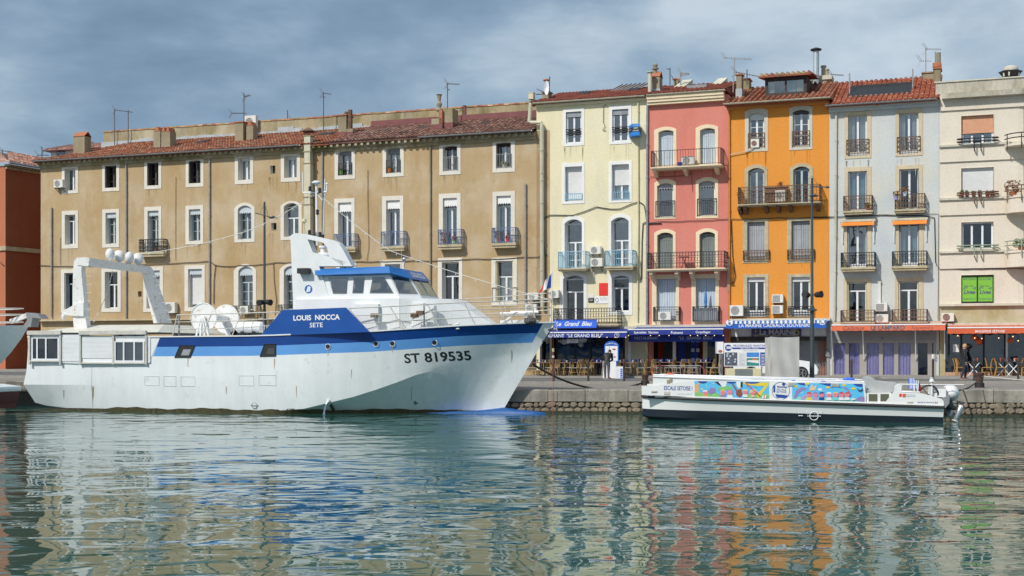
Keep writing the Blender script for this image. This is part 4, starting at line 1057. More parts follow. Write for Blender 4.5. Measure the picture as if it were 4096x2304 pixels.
k=MB();k.box(kx0,kx1-.2,-.42,.02,zt-.06,zt+.12);k.box(kx0,kx1-.2,-.36,.02,zt-.22,zt-.061);k.box(kx0,kx1-.2,-.28,.02,zt-.36,zt-.221);k.build('cornice',M['sur_cream'],PB.root)
zr1=A(2760,344,4.6)[1]
PB.roof=roof(PB,kx0-.05,kx1-.1,-.40,zt+.2,kx0-.05,kx1-.1,4.6,zr1,M['tile_red'],pitch=.27,row=.42,back=(9,zt+.1))
gutter(PB,kx0,kx1-.1,-.46,zt+.2,M['pvc'])
for u0,u1,v0,v1,y0 in ((2690,2765,332,352,3.2),(2836,2905,321,345,3.2)):
    x0,z0=A(u0,v1,y0);x1,z1=A(u1,v0,y0+1);k=MB();k.add([(x0,y0,z0),(x1-.2,y0,z0+.03),(x1,y0+1.4,z0+.72),(x0+.3,y0+1.4,z0+.72),(x1-.2,y0,z0-.3),(x1,y0+1.4,z0+.1),(x0,y0,z0-.3)],[(0,1,2,3),(1,4,5,2),(0,6,4,1)]);k.build('skylight',M['sur_grey'],PB.roof)
k=MB();x0,x1=X(2748,372,1.5),X(2828,370,1.5);zz=zt+.2+2.1*(zr1-zt-.2)/5.2;k.box(x0,x1,1.4,1.8,zz+.0,zz+.2);k.build('skylight_frame',M['irongrey'],PB.roof)
c_=chimney(PB,2608,2638,306,375,1.0,.7,pots='tent',base='membrane')
k=MB();x,z=A(2621,306,1.3);k.lathe(x,1.3,[(.12,z),(.1,z+.4),(.2,z+.42),(.2,z+.48),(.1,z+.5),(.16,z+.66),(.1,z+.75)],8);k.build('chimney_pot',M['chimney'],c_)
fp=MB();x,z=A(2600,385,.6);fp.tube([(x,.6,z-.4),(x,.6,A(2600,290,.6)[1])],.12,10);fp.lathe(x,.6,[(.2,A(2600,290,.6)[1]),(.2,A(2600,287,.6)[1])],10)
solo(fp,'flue_pipe',M['sur_grey'],'thin grey flue pipe left of the pink house chimney','pipe',FA,(x,.6,z-.4))
chimney(PB,2694,2712,318,345,4.0,.6,pots='slab')
chimney(PB,2945,2966,300,375,1.0,.6,pots='slab',base='membrane')
antenna('short antenna mast left of the pair of roof hatches on the pink house',2680,345,272,3.5,[((277,275),2666,2680,1),((296,316),2682,2694,1)])
antenna('antenna with a grid of rods above the low chimney of the pink house',2722,340,292,3.6,[((293,293),2722,2756,8),((303,296),2722,2756,5)],m='antlight')
ac('white air conditioner on the top balcony of the pink house',2724,2776,625,659,off=-.1,shelf=False)
ac('air conditioner behind the lower left window railing of the pink house',2632,2683,1247,1280,off=-.02,shelf=False,dep=.22)
pr=thing('parasol','closed blue parasol standing behind the lower right railing of the pink house','parasol',FA,(X(2823,1280,-.2),-.2,A(2823,1283,-.2)[1]))
x,z=A(2823,1225,-.2);k=MB();k.lathe(x,-.2,[(.03,z-.1),(.09,z-.02),(.06,z+.1),(.085,z+.2),(.07,z+.6),(.03,z+.95),(.01,z+1.05)],9);k.build('canopy',mat('parasol_blue',(.03,.2,.55),.8),pr,smooth=True);k=MB();k.tube([(x,-.2,z-.8),(x,-.2,z)],.02,6);k.build('pole',M['irongrey'],pr)
k=MB();x0,x1=X(2771,1260,-.2),X(2871,1260,-.2);drape(k,x0,x1,A(2820,1285,-.2)[1],A(2820,1232,-.2)[1],-.24,.02,.12);solo(k,'privacy_screen',M['shut_pale'],'grey pleated screen tied behind the lower right railing of the pink house','screen',FA,(x0,-.24,A(2820,1285)[1]))
tb=thing('folding_table','dark folding table on the ornate lower balcony of the pink house','table',FA,(X(2740,1070,-.5),-.5,A(2740,1074,-.5)[1]))
x,z=A(2738,1074,-.5);k=MB();k.box(x-.28,x+.28,-.75,-.3,z+.62,z+.65);k.build('table_top',M['black'],tb);k=MB();k.bar((x-.2,-.5,z+.02),(x+.1,-.5,z+.62),.03);k.bar((x+.2,-.5,z+.02),(x-.1,-.5,z+.62),.03);k.build('leg',M['black'],tb)
wt=thing('watering_can','small blue watering can beside the air conditioner on the pink top balcony','watering can',FA,(X(2719,660,-.5),-.5,A(2719,664,-.5)[1]));x,z=A(2719,663,-.5)
k=MB();k.lathe(x,-.5,[(.1,z),(.11,z+.16),(.08,z+.2)],10);k.tube([(x+.08,-.5,z+.05),(x+.22,-.5,z+.22)],.02,6);k.tube([(x-.08,-.5,z+.05),(x-.17,-.5,z+.14),(x-.06,-.5,z+.22)],.012,6);k.build('can',M['navy'],wt)
cable('black cable running across the pink and orange walls above the second floor',[(2586,893),(2640,885),(2750,883),(2915,876),(2930,876),(3117,871),(3250,870),(3330,868)],.018,sag=.03)
cable('second black cable just under the first across pink wall',[(2586,895),(2646,893)],.035)
cable('dark red cable under the top balcony of the pink house',[(2600,708),(2750,703),(2766,690),(2770,766)],.015,m='maroon')
# ================================================================= ORANGE HOUSE
ox0,ox1=X(2914),X(3317)
zt=A(3110,414)[1]
OB=Bld('townhouse','bright orange townhouse with rusty balcony and rooftop dormer','house',ox0,ox1-.01,ZB,zt,M['orange'],9)
W=OB.win
w_=W((2995,452,3057,592),(2980,432,3072,606),sur='sur_grey',arch=.14,roll=.17,mun=2,depth=.25);guard(OB,w_,2993,3058,533,592,'rusty','ornate',step=.14)
w_=W((3171,439,3237,585),(3157,420,3250,599),sur='sur_grey',arch=.14,roll=.08,rollm='acdark',mun=2,depth=.25);guard(OB,w_,3169,3238,524,586,'rusty','ornate',step=.14)
W((2993,672,3057,820),(2979,658,3070,822),sur='sur_stone',arch=.2,mun=0,fr='joingrey',depth=.25);W((3173,666,3238,815),(3159,653,3252,818),sur='sur_stone',arch=.2,fr='joingrey',depth=.25,glass='panedark')
for i,o in (((2989,887,3060,1042),(2971,875,3074,1052)),((3166,883,3240,1040),(3149,872,3255,1051))):
    w_=W(i,o,sur='sur_stone',fill='shutters',shut='shut_pale',depth=.25);guard(OB,w_,i[0]-16,i[2]+16,i[1]+115,i[3]-1,'rusty','ornate',step=.16,d=.14)
for i,o in (((2989,1109,3060,1266),(2973,1097,3074,1270)),((3166,1108,3240,1265),(3149,1096,3253,1270))):
    w_=W(i,o,sur='sur_stone',roll=.09,depth=.25,kick=.35,glass='panedark');guard(OB,w_,i[0]-14,i[2]+15,i[1]+118,i[3]-2,'iron','ornate',step=.16,d=.12)
OB.holes.append((ox0+.1,ox1-.08,1.0,4.15));OB.walls()
balcony(OB,2953,3278,743,812,820,.8,'rusty','sur_stone','rust',brackets=((2959,.4),(2982,.38),(3065,.35),(3113,.35),(3161,.35),(3271,.35)),step=.16)
zr1=A(3090,347,4.4)[1]
OB.roof=roof(OB,ox0-.12,ox1+.12,-.6,zt+.05,ox0+.25,ox1+.1,4.4,zr1,M['tile_yel'],pitch=.30,row=.42,skip=[(X(3052,380,1.1),X(3232,380,1.1),.9,4)],back=(9,zt))
gutter(OB,ox0-.15,ox1+.1,-.7,zt+.06,M['pvc'])
k=MB();k.box(ox0+.02,ox1-.02,-.16,.02,zt-.22,zt-.02);k.build('cornice',M['pvcorange'],OB.root)
# dormer
dx0,zd0=A(3060,382,.6);dx1=A(3226,376,.6)[0];zd1=A(3140,306,.6)[1]
k=MB();k.box(dx0,dx0+.16,.6,4,zd0-.3,zd1);k.box(dx1-.16,dx1,.6,4,zd0-.3,zd1);k.box(dx0+.16,dx1-.16,.6,.72,zd0-.25,zd0+.1);k.box(dx0+.16,dx1-.16,.6,.72,zd1-.22,zd1-.002);k.box((dx0+dx1)/2-.05,(dx0+dx1)/2+.05,.6,.7,zd0+.1,zd1-.2);k.box(dx0+.16,dx1-.16,1.3,1.4,zd0-.3,zd1-.01)
dm=k.build('dormer',M['joindark'],OB.root)
k=MB();k.quad((dx0+.16,.65,zd0+.1),(dx1-.16,.65,zd0+.1),(dx1-.16,.65,zd1-.2),(dx0+.16,.65,zd1-.2));k.build('pane',M['pane'],dm)
k=MB();drape(k,dx0+.2,dx0+.5,zd0,zd1-.1,.8);drape(k,dx1-.55,dx1-.2,zd0,zd1-.1,.8);k.build('curtain',M['shut_cream'],dm);k=MB();drape(k,dx0+1.2,dx1-.6,zd0,zd1-.1,.84);k.build('curtain',M['curtblue'],dm)
k=MB();k.a=[]
x=dx0-.3
while x<dx1+.25:
    k.add([(x,.2,zd1+.02),(x+.13,.2,zd1+.2),(x+.26,.2,zd1+.02),(x,4.2,zd1+.5),(x+.13,4.2,zd1+.66),(x+.26,4.2,zd1+.5)],[(0,1,4,3),(1,2,5,4),(0,2,1)]);k.a +=[random.random()]*3;x += .29
k.add([(dx0-.32,.2,zd1-.06),(dx1+.3,.2,zd1-.06),(dx1+.3,4.2,zd1+.44),(dx0-.32,4.2,zd1+.44),(dx0-.32,.2,zd1+.01),(dx1+.3,.2,zd1+.01)],[(0,1,2,3),(0,1,5,4)]);k.a +=[.1,.1]
k.build('dormer_roof',M['tile_yel'],dm)
# roof top ducts
k=MB();x,z=A(3264,345,4.6);zt_=A(3264,205,4.6)[1];n=12
k.lathe(x,4.6,[(.19,z-.6)]+[(.17+.012*(i%2),z-.6+(zt_-z+.6)*(i+1)/(n+1))for i in range(n)]+[(.17,zt_)],14)
fl=thing('exhaust_flue','tall shiny round flue with black flat cap above the orange house','flue',FA,(x,4.6,z-.6));k.build('duct',M['galv'],fl,smooth=True,auto=30)
k=MB();k.lathe(x,4.6,[(.32,zt_+.05),(.32,zt_+.12),(.1,zt_+.2)],16);k.lathe(x,4.6,[(.16,zt_-.05),(.16,zt_+.05)],10);k.build('cap',M['black'],fl)
k=MB();x0,z0=A(3238,323,5);x1,z1=A(3328,300,5);k.box(x0,x1,4.9,6,z0,z1);k.box(x0+.3,x1-.3,5,5.9,z0-.8,z0);hb=k.build('chimney',M['sur_grey'],OB.roof)
for u,v,r in ((3294,263,.14),(3308,276,.1)):k=MB();x,z=A(u,300,5.3);zt_=A(u,v,5.3)[1];k.lathe(x,5.3,[(r,z-.1),(r*.9,zt_-.1),(r*1.2,zt_-.1),(r*1.2,zt_)],8);k.build('chimney_pot',M['chimney'],hb)
chimney(OB,2968,2996,318,350,3.5,.8,pots='slab')
antenna('long comb antenna high above the party wall of the pink and orange houses',2932,350,238,1.2,[((231,237),2896,3008,13)],lean=.08,m='antlight')
antenna('small dark antenna left of the orange house dormer',2988,320,278,3.2,[((288,306),2940,3036,9)])
antenna('antenna reaching right from the duct box of the orange house',3326,330,300,5.2,[((298,301),3322,3375,7)])
ac('white air conditioner at the lower left corner of the orange house above the striped awning',2919,2972,1221,1264)
ac('upper of two square grille air conditioners stacked on the orange wall',3087,3132,1178,1211,square=True);ac('lower of two square grille air conditioners stacked on the orange wall',3086,3131,1221,1254,square=True)
ac('air conditioner with rust red fan behind the top left railing of the orange house',3003,3036,556,590,off=.28,rust=True,shelf=False);ac('air conditioner among the clutter on the rusty balcony',3100,3140,760,806,off=-.05,shelf=False)
k=MB();x,z=A(3075,808,-.3);k.box(x-.2,x+1.0,-.45,-.15,z,z+.75);k.box(x-.25,x+1.05,-.5,-.1,z+.75,z+.8);solo(k,'cabinet',M['rusty'],'low wooden cabinet standing on the rusty balcony of the orange house','cabinet',FA,(x,-.3,z))
plant('pot plant on the left end of the rusty balcony',*[A(2962,810,-.5)[0],-.5,A(2962,812,-.5)[1]],.5,.4,leaf='leafred');plant('small plant on the cabinet in the middle of the rusty balcony',*[A(3120,760,-.3)[0],-.3,A(3120,762,-.3)[1]],.25,.3,leaf='leafred',n=40)
pipe(OB,[(2917,440),(2918,900),(2917,1290)],.05,M['pvcorange']);pipe(OB,[(2912,1035),(2912,1165)],.055,M['zinc'])
k=MB();p=[FA.p3(u,v,-.1)for u,v in ((3015,592),(2985,606),(2918,619))];k.tube(p,.022,6);solo(k,'condensate_pipe',M['sur_grey'],'white condensate pipe running down left from the top left orange window','pipe',FA,p[0])
cable('thin cable down the left edge of the orange wall',[(2925,880),(2931,1030),(2942,1105),(2935,1128),(2916,1140),(2914,1270)],.02)

# ================================================================= PALE BLUE-GREY HOUSE
gx0,gx1=X(3317),X(3757)
zt=A(3530,421)[1]
GB=Bld('townhouse','pale grey blue townhouse with sandstone surrounds and two black balconies','house',gx0,gx1-.01,ZB,zt,M['greyblue'],9)
W=GB.win;S='sur_stone2'
M[S]=mat('surround_sandstone',(.62,.52,.36),.9,var=.08,scale=2.5,streak=.12,dirt=(.42,.33,.2),dirtamt=.15)
w_=W((3392,460,3468,624),(3378,447,3485,634),sur=S,depth=.28,kick=.25,curt=(.35,.4));guard(GB,w_,3386,3476,558,617,'rusty','ornate',step=.15)
w_=W((3596,452,3674,616),(3581,438,3691,624),sur=S,depth=.28,kick=.25,curt=(.3,.35));guard(GB,w_,3588,3682,547,607,'rusty','ornate',step=.15)
W((3392,685,3468,842),(3378,668,3485,845),sur=S,depth=.28,fill='open',shut='shut_pale',curt=(.4,.4,'curtblue'));W((3597,676,3676,836),(3581,660,3691,840),sur=S,depth=.28,fill='open',shut='shut_pale',glass='panedark',label='window with peeling shutters folded open')
W((3389,898,3469,1070),(3376,885,3486,1072),sur=S,depth=.3,fill='open',shut='shut_pale',kick=.2,curt=(.15,.2,'curtblue'));W((3596,893,3676,1065),(3582,880,3694,1068),sur=S,depth=.3,fill='open',shut='shut_pale',kick=.2,curt=(.3,.35,'curtblue'))
W((3388,1128,3467,1290),(3373,1114,3484,1294),sur=S,depth=.32,fill='open',shut='shut_cream',trans=.22,curt=(.2,.3),glass='panedark');W((3594,1124,3674,1290),(3579,1110,3693,1294),sur=S,depth=.32,fill='open',shut='shut_cream',trans=.22,glass='panedark')
GB.holes.append((gx0+.15,gx1-.15,1.0,4.15));GB.walls()
balcony(GB,3374,3488,783,842,857,.5,'rusty','sur_stone','rust',step=.14);balcony(GB,3580,3698,776,836,851,.5,'rusty','sur_stone','rust',step=.14)
balcony(GB,3364,3498,1010,1069,1085,.65,'iron','sur_stone','ornate',step=.13);balcony(GB,3569,3706,1005,1064,1081,.65,'iron','sur_stone','ornate',step=.13)
for u0,u1,v0,v1 in ((3363,3497,1241,1290),(3567,3707,1238,1288)):
    o,*_=balcony(GB,u0,u1,v0,v1,v1+7,.6,'rusty','sur_stone','rust',step=.16)
zr1=A(3560,318,4.3)[1]
sx0,sx1=X(3398,372,1.5),X(3650,372,1.5)
GB.roof=roof(GB,gx0-.1,gx1-.05,-.45,zt+.1,gx0+.1,gx1-.05,4.3,zr1,M['tile_bright'],pitch=.27,row=.38,skip=[(sx0-.1,sx1,.9,2.6)],back=(9,zt))
sl_=(zr1-zt-.1)/4.75;k=MB();za,zb_=zt+.1+1.3*sl_,zt+.1+3.1*sl_
k.add([(sx0,.85,za+.05),(sx1,.85,za+.05),(sx1,2.65,zb_+.12),(sx0,2.65,zb_+.12),(sx0,.85,za-.1),(sx1,.85,za-.1)],[(0,1,2,3),(0,4,5,1)]);k.box(sx0,sx1,2.6,2.75,zb_+.05,zb_+.2);k.build('skylight',M['black'],GB.roof)
gutter(GB,gx0-.15,gx1-.1,-.55,zt+.1,M['zinc'])
k=MB();k.box(gx0,gx1-.02,-.3,.02,zt-.06,zt+.1);k.box(gx0,gx1-.02,-.14,.02,zt-.24,zt-.061);k.build('cornice',M['greyblue'],GB.root)
k=MB();x,z=A(3510,410,-.3);k.tube([(x,-.35,z-.05),(x,.1,z+.15)],.13,8);k.build('roof_vent',M['terracotta'],GB.roof)
for u,v0,v1 in ((3398,292,392),(3651,275,372)):k=MB();x,z=A(u,v1,1.6);k.box(x-.035,x+.035,1.6,1.66,z-.3,A(u,v0,1.6)[1]);solo(k,'roof_post',M['irongrey'],'thin steel post at the %s end of the dark skylight on the blue grey roof'%('left' if u<3500 else 'right'),'post',FA,(x,1.6,z-.3))
c_=chimney(GB,3736,3762,275,370,2.2,.9,pots='slab');k=MB();x,z=A(3750,275,2.5);k.box(x-.25,x+.2,2.3,2.9,z+.07,z+.3);k.build('chimney_pot',M['terracotta'],c_);k=MB();k.tube([(x+.05,2.6,z),(x+.05,2.6,z+.9)],.12,8);k.tube([(x-.12,2.6,z),(x-.12,2.6,A(3745,205,2.5)[1])],.03,5);k.build('pipe',M['chimney'],c_)
c_=chimney(GB,3690,3735,292,320,3.6,.9,pots='slab',capm='chimney')
antenna('tall antenna with ladder arm above the right end of the bright tiled roof',3703,300,190,3.8,[((196,197),3703,3764,11),(244,3680,3725,5)],m='antlight')
ac('upper air conditioner with long white duct above it on the blue grey wall',3500,3549,1212,1245,square=True);ac('lower air conditioner with round fan sitting on the coral awning cassette',3498,3553,1257,1290,shelf=False)
k=MB();x0,z0=A(3518,1212,-.1);x1,z1=A(3518,1130,-.1);k.box(x0-.07,x0+.07,-.12,-.02,z0,z1);k.box(x0-.1,x0+.1,-.14,-.02,z1,z1+.06);solo(k,'cable_duct',M['ac'],'white cable duct rising from the upper air conditioner on the blue grey wall','duct',FA,(x0,-.1,z0))
pipe(GB,[(3345,440),(3343,900),(3338,1285)],.065,M['pvc'])
cable('cable running along the blue grey wall under the rusty balconies',[(3250,868),(3345,868),(3520,861),(3690,862),(3738,871),(3742,1050),(3752,1071),(3860,1076),(3990,1073),(4096,1074)],.022)
k=MB();p=[FA.p3(u,v,-.08)for u,v in ((3505,858),(3752,852),(3752,1000),(3750,1285))];k.tube(p,.02,5);solo(k,'conduit',M['pvc'],'pale conduit turning down beside the right edge of the blue grey house','pipe',FA,p[0])
plant('pot with pink flowers hanging at the left of the right rusty balcony',*[A(3584,810,-.5)[0],-.5,A(3584,800,-.5)[1]],.25,.35,flowers='coral',n=50,potm='curtpurple')
plant('pot of dried flowers on the rail of the right rusty balcony',*[A(3620,795,-.45)[0],-.45,A(3620,785,-.45)[1]],.3,.5,leaf='leafred',n=60,potm='shut_blue')
plant('dark plant at the foot of the left rusty balcony',*[A(3470,838,-.3)[0],-.3,A(3470,840,-.3)[1]],.2,.3,n=40)
for lab,u0,u1,v0,v1 in (('small orange window awning over the left blue grey balcony door',3364,3497,877,902),('small orange window awning over the right blue grey balcony door',3570,3707,871,897)):
    t=thing('window_awning',lab,'awning',FA,(X((u0+u1)/2),0,A((u0+u1)/2,v0)[1]),'orange awnings of the blue grey house')
    um=(u0+u1)/2;x0,x1=X(u0,v0,-.25),X(u1,v0,-.25);z1=A(um,v0,-.25)[1];z0=A(um,v1,-.25)[1];zm=z1-.13
    k=MB();k.box(x0-.05,x1+.05,-.25,-.0,zm,z1);k.build('cassette',M['pvc'],t)
    k=MB();k.add([(x0,-.22,zm),(x1,-.22,zm),(x1,-.34,z0),(x0,-.34,z0),(x1,-.20,zm-.005),(x0,-.20,zm-.005),(x1,-.32,z0),(x0,-.32,z0)],[(0,1,2,3),(5,4,6,7)]);k.build('canvas',M['orangeawn'],t)
    for xx in (x0+.05,x1-.05):k=MB();k.bar((xx,-.24,zm),(xx+.02,-.06,zm-1.15),.045);k.build('arm',M['white'],t)

# ================================================================= BEIGE ART-DECO BLOCK
ex0=X(3757);ex1=X(4096+260)
ztp=A(3900,320)[1]
EB=Bld('apartment_block','cream art deco block with rounded balconies at the right edge','building',ex0,X(4072),A(3900,1222)[1],A(3900,368)[1],M['beige'],9)
EB.z0=A(3900,1222)[1]
W=EB.win
def ewin(i,**k):
    return W(i,(i[0]-1.5,i[1]-1.5,i[2]+1.5,i[3]+1.5),sur='beige',depth=.26,**k)
ewin((3845,461,3974,575),trans=0,roll=.58,rollm='rollorange',mull=False,curt=(.25,.3))
ewin((3845,671,3974,787),roll=.95,mull=False)
ewin((3845,888,3973,996),roll=.0,mull=False,glass='panedark')
ewin((3845,1100,3975,1213),roll=0,mull=False,fill='none')
EB.walls()
for (a,b_,c,d)in ((3845,540,3974,575),(3845,900,3973,996)):
    k=MB();z0,z1=A(3910,d)[1],A(3910,b_)[1]
    for f_ in (.33,.66):x=X(a)+(X(c)-X(a))*f_;k.box(x-.05,x+.05,.17,.23,z0,z1)
    k.build('frame',M['joinery'],EB.root)
# recessed loggia at the right, rounded corner, balconies
xr=X(4072);zlow,zhi=EB.z0,EB.z1
k=MB();k.box(xr,ex1,2.2,9,zlow,zhi)
prc=[(xr,0),(xr+.25,.04),(xr+.42,.18),(xr+.5,.4),(xr+.5,2.2),(xr,2.2)];k.prismz(prc,zlow,zhi);k.build('wall',M['beige'],EB.root)
def slabline(v0,v1,proud,xa=ex0,xb=None,m='beige',nm='band'):
    z1,z0=A(3900,v0)[1],A(3900,v1)[1];k=MB();k.box(xa,xb or X(4028),-proud,.02,z0,z1);return k.build(nm,M[m],EB.root)
for v0,v1,pr_ in ((435,452,.0),):pass
# thin shadow steps: the wall above each window band stands 8 cm proud
for vt,vb in ((368,437),(583,644),(797,858),(1010,1073)):
    z1,z0=A(3900,vt)[1],A(3900,vb)[1];k=MB();k.box(ex0+.02,xr+.3,-.09,.02,z0,z1-.001);k.build('band',M['beige'],EB.root)
for vt,vb in ((576,584),(789,798),(1003,1011),(1215,1224)):
    z1,z0=A(3900,vt)[1],A(3900,vb)[1];k=MB();k.box(ex0+.01,xr+.32,-.2,.03,z0,z1);k.build('ledge',M['sur_grey'],EB.root)
for vt,vb in ((357+20,400),):
    pass
z1,z0=A(3900,372)[1],A(3900,393)[1]
k=MB();k.box(ex0+.15,ex1,-.48,.02,z0,z1);k.box(ex0-.18,ex1,-.1,9,z1+.001,ztp-.05);k.build('cornice',M['concrete'],EB.root)
k=MB();k.box(ex0-.25,ex1,-.16,.5,ztp-.049,ztp+.02);k.build('coping',M['sur_grey'],EB.root)
for vt,vb,vr,rm in ((575,584,548,'iron'),(783,851,765,'rusty'),(1003,1068,978,'sage')):
    z1,z0=A(4070,vt,-.5)[1],A(4070,vb,-.5)[1];cx,rad=X(4110,vt,0),1.1
    pts=[(cx-rad+.2,.0)]+[(cx-rad*math.cos(R(t_))*1.0,-1.0*math.sin(R(t_)))for t_ in range(10,91,16)]+[(ex1,-1.0),(ex1,2.2),(cx-rad+.2,2.2)]
    k=MB();k.prismz(pts,z0,z1-.12);k.prismz([(x-.04 if x<ex1-.1 else x,y-.04)for x,y in pts],z1-.119,z1);o=k.build('balcony',M['beige'],EB.root)
    if rm == 'sage' and rm not in M:M['sage']=mat('rail_sage',(.30,.36,.27),.6)
    k=MB()
    for h in (.28,.5):k.tube([(x-.02,y-.06,z1+h)for x,y in pts[1:-2]],.03,5)
    for q in (2,5):k.bar((pts[q][0],pts[q][1]-.1,z1-.3),(pts[q][0],pts[q][1]-.1,z1+.52),.05)
    k.build('railing',M[rm],o)
    # hoop rail in front of the window at the same level
    vw={548:(551,577,'iron'),765:(767,787,'rusty'),978:(980,1004,'sage')}[vr]
    zt1,zb1=A(3910,vw[0],-.3)[1],A(3910,vw[1],-.3)[1];xa,xb=X(3828,560,-.3),X(3994,560,-.3);k=MB()
    for z in (zt1-.02,(zt1+zb1)/2):
        k.tube([(xa+.3,-.05,z),(xa+.06,-.12,z),(xa,-.22,z),(xa+.06,-.34,z),(xa+.3,-.38,z),(xb-.3,-.38,z),(xb-.06,-.34,z),(xb,-.22,z),(xb-.06,-.12,z),(xb-.3,-.05,z)],.032,5)
    for f_ in (.42,.58):x=xa+(xb-xa)*f_;k.tube([(x,-.40,zt1),(x,-.40,zb1-.25),(x+.02,-.24,zb1-.33),(x+.02,-.1,zb1-.28)],.032,5)
    k.build('hoop_rail',M[vw[2]],EB.root)
xo,zo=A(3910,1282)
k=MB();k.box(ex0+.02,ex1,.0,9,3.9,EB.z0-.001);k.box(ex0+.02,ex0+.3,0,9,1,3.9);k.box(ex1-.5,ex1,0,9,1,3.9);k.build('lower_wall',M['olive'],EB.root)
# green lettered window panels
for a,b_,top,bot in ((3849,3907,'ARTISAN','FABRICANT'),(3912,3970,'GLACIER','CREATEUR')):
    o=board('window_sign','lime green %s hand window sign with dark lettering'%('left' if a<3900 else 'right'),'sign',a,b_,1106,1206,'green',off=.1,group='green window signs')
    T(o,top,.5,.9,.86,'greytxt',bold=.01);T(o,bot,.5,.1,.88,'greytxt',bold=.01);T(o,'Livea',.5,.38,.8,'greytxt',shear=.25,bold=.035)
    t,x0,x1,z0,z1,y=o;wv,hv=x1-x0,z1-z0
    for i,ch in enumerate('Gelateria'):
        th=math.pi*(1-(i+.5)/9);cx,cz=x0+wv*.5,z0+hv*.47;rr=wv*.4
        text(t,ch,cx+rr*math.cos(th),y,cz+rr*.72*math.sin(th),wv*(.065 if ch in 'ltri' else .1),M['greytxt'],rot=th-math.pi/2,bold=.03)
k=MB();x0,x1=X(3844,1150,.08),X(3975,1150,.08);z0,z1=A(3910,1211,.08)[1],A(3910,1101,.08)[1]
for b4 in ((x0,x1,z0,z0+.07),(x0,x1,z1-.07,z1),(x0,x0+.06,z0+.07,z1-.07),(x1-.06,x1,z0+.07,z1-.07),((x0+x1)/2-.035,(x0+x1)/2+.035,z0+.07,z1-.07)):k.box(b4[0],b4[1],.08,.16,b4[2],b4[3])
k.build('frame',M['black'],EB.root)
ac('weathered air conditioner with rusty panel left on the olive strip above the brasserie',3765,3816,1252,1286,rust=True)
# vent cowl
k=MB();x,z=A(4042,312,2.0);zt_=A(4042,262,2.0)[1];vt_=thing('roof_vent','big black and white mushroom vent cowl on the cream block roof','vent',FA,(x,2,z))
k.lathe(x,2,[(.38,z-.3),(.38,z+.02),(.30,z+.05)],8);k.prismz([(x+.6*math.cos(R(a)),2+.6*math.sin(R(a)))for a in range(0,360,60)],z+.3,z+.33);k.lathe(x,2,[(.36,z+.03),(.62,z+.34)],6);k.build('louvre',M['black'],vt_)
k=MB();k.lathe(x,2,[(.40,zt_-.36),(.42,zt_-.3),(.38,zt_-.12),(.2,zt_-.02),(.02,zt_)],14);[k.box(x+.44*math.cos(R(a))-.04,x+.44*math.cos(R(a))+.04,2+.44*math.sin(R(a))-.04,2+.44*math.sin(R(a))+.04,z+.05,zt_-.3)for a in (-100,-20,60,140,220)];k.build('cowl',M['sur_grey'],vt_,smooth=True,auto=40)
for i,(u,v)in enumerate(((3848,787),(3868,787),(3895,787),(3920,787),(3950,787),(3968,787))):
    x,z=A(u,v,-.22);plant('%s terracotta pot from the left on the ledge under the white roller shutter'%ORD[i+1],x,-.22,z,.12,.2,n=24,group='pots on the cream block ledge')
plant('reddish bush in the upper rounded balcony at the right edge',A(4052,780,-.7)[0],-.7,A(4052,784,-.7)[1],.6,.9,leaf='leafred',n=170,pr=.2)
plant('round green bush in the lower rounded balcony at the right edge',A(4088,1000,-.8)[0],-.6,A(4088,1004,-.8)[1],.45,.9,leaf='leaf',n=170,pr=.2)

# ================================================================= GROUND FLOORS AND AWNINGS
def awning(name_label,u0,u1,vroll,vtop,vbot,proj,canv,fasc_h=None,grp='shop awnings',z_back=None,val=True,cassette='sur_grey'):
    """canvas from the wall down to a front rail at distance proj, with a hanging valance"""
    um=(u0+u1)/2;f=lambda u,v:A(u,v,-proj)
    x0,x1=f(u0,vbot)[0],f(u1,vbot)[0];z1,z0=f(um,vtop)[1],f(um,vbot)[1];zr_=f(um,vroll)[1]
    t=thing('awning',name_label,'awning',FA,((x0+x1)/2,0,z0),grp)
    zb=A(um,vroll,-.1)[1]-.05
    k=MB();k.add([(x0,-.1,zb),(x1,-.1,zb),(x1,-proj,z1),(x0,-proj,z1),(x0,-.1,zb-.02),(x1,-.1,zb-.02),(x1,-proj,z1-.02),(x0,-proj,z1-.02)],[(0,3,2,1),(4,5,6,7),(0,1,5,4),(0,4,7,3),(1,2,6,5)]);k.build('canvas',M[canv],t)
    k=MB();k.box(x0,x1,-proj-.05,-proj+.03,z1-.01,z1+.05);k.build('front_rail',M['whitetxt'],t)
    n=int((x1-x0)/.35);k=MB();pts=[(x0,z1)]
    pts +=[(x0,z0)]+[(x0+(x1-x0)*i/(2*n),z0-.025*(i%2))for i in range(1,2*n)]+[(x1,z0),(x1,z1)]
    k.prism(pts,-proj-.03,-proj-.015);k.build('valance',M[canv],t)
    k=MB();k.box(x0-.05,x1+.05,-.28,-.02,zb-.02,zb+.12);k.build('cassette',M[cassette],t)
    k=MB()
    for f_ in (.12,.88):xx=x0+(x1-x0)*f_;k.bar((xx,-.2,zb-.12),(xx+.3,-proj*.5,(zb+z1)/2-.08),.03);k.bar((xx+.3,-proj*.5,(zb+z1)/2-.08),(xx,-proj,z1-.05),.03)
    k.build('folding_arm',M['white'],t)
    return t,x0,x1,z0,z1,-proj-.035
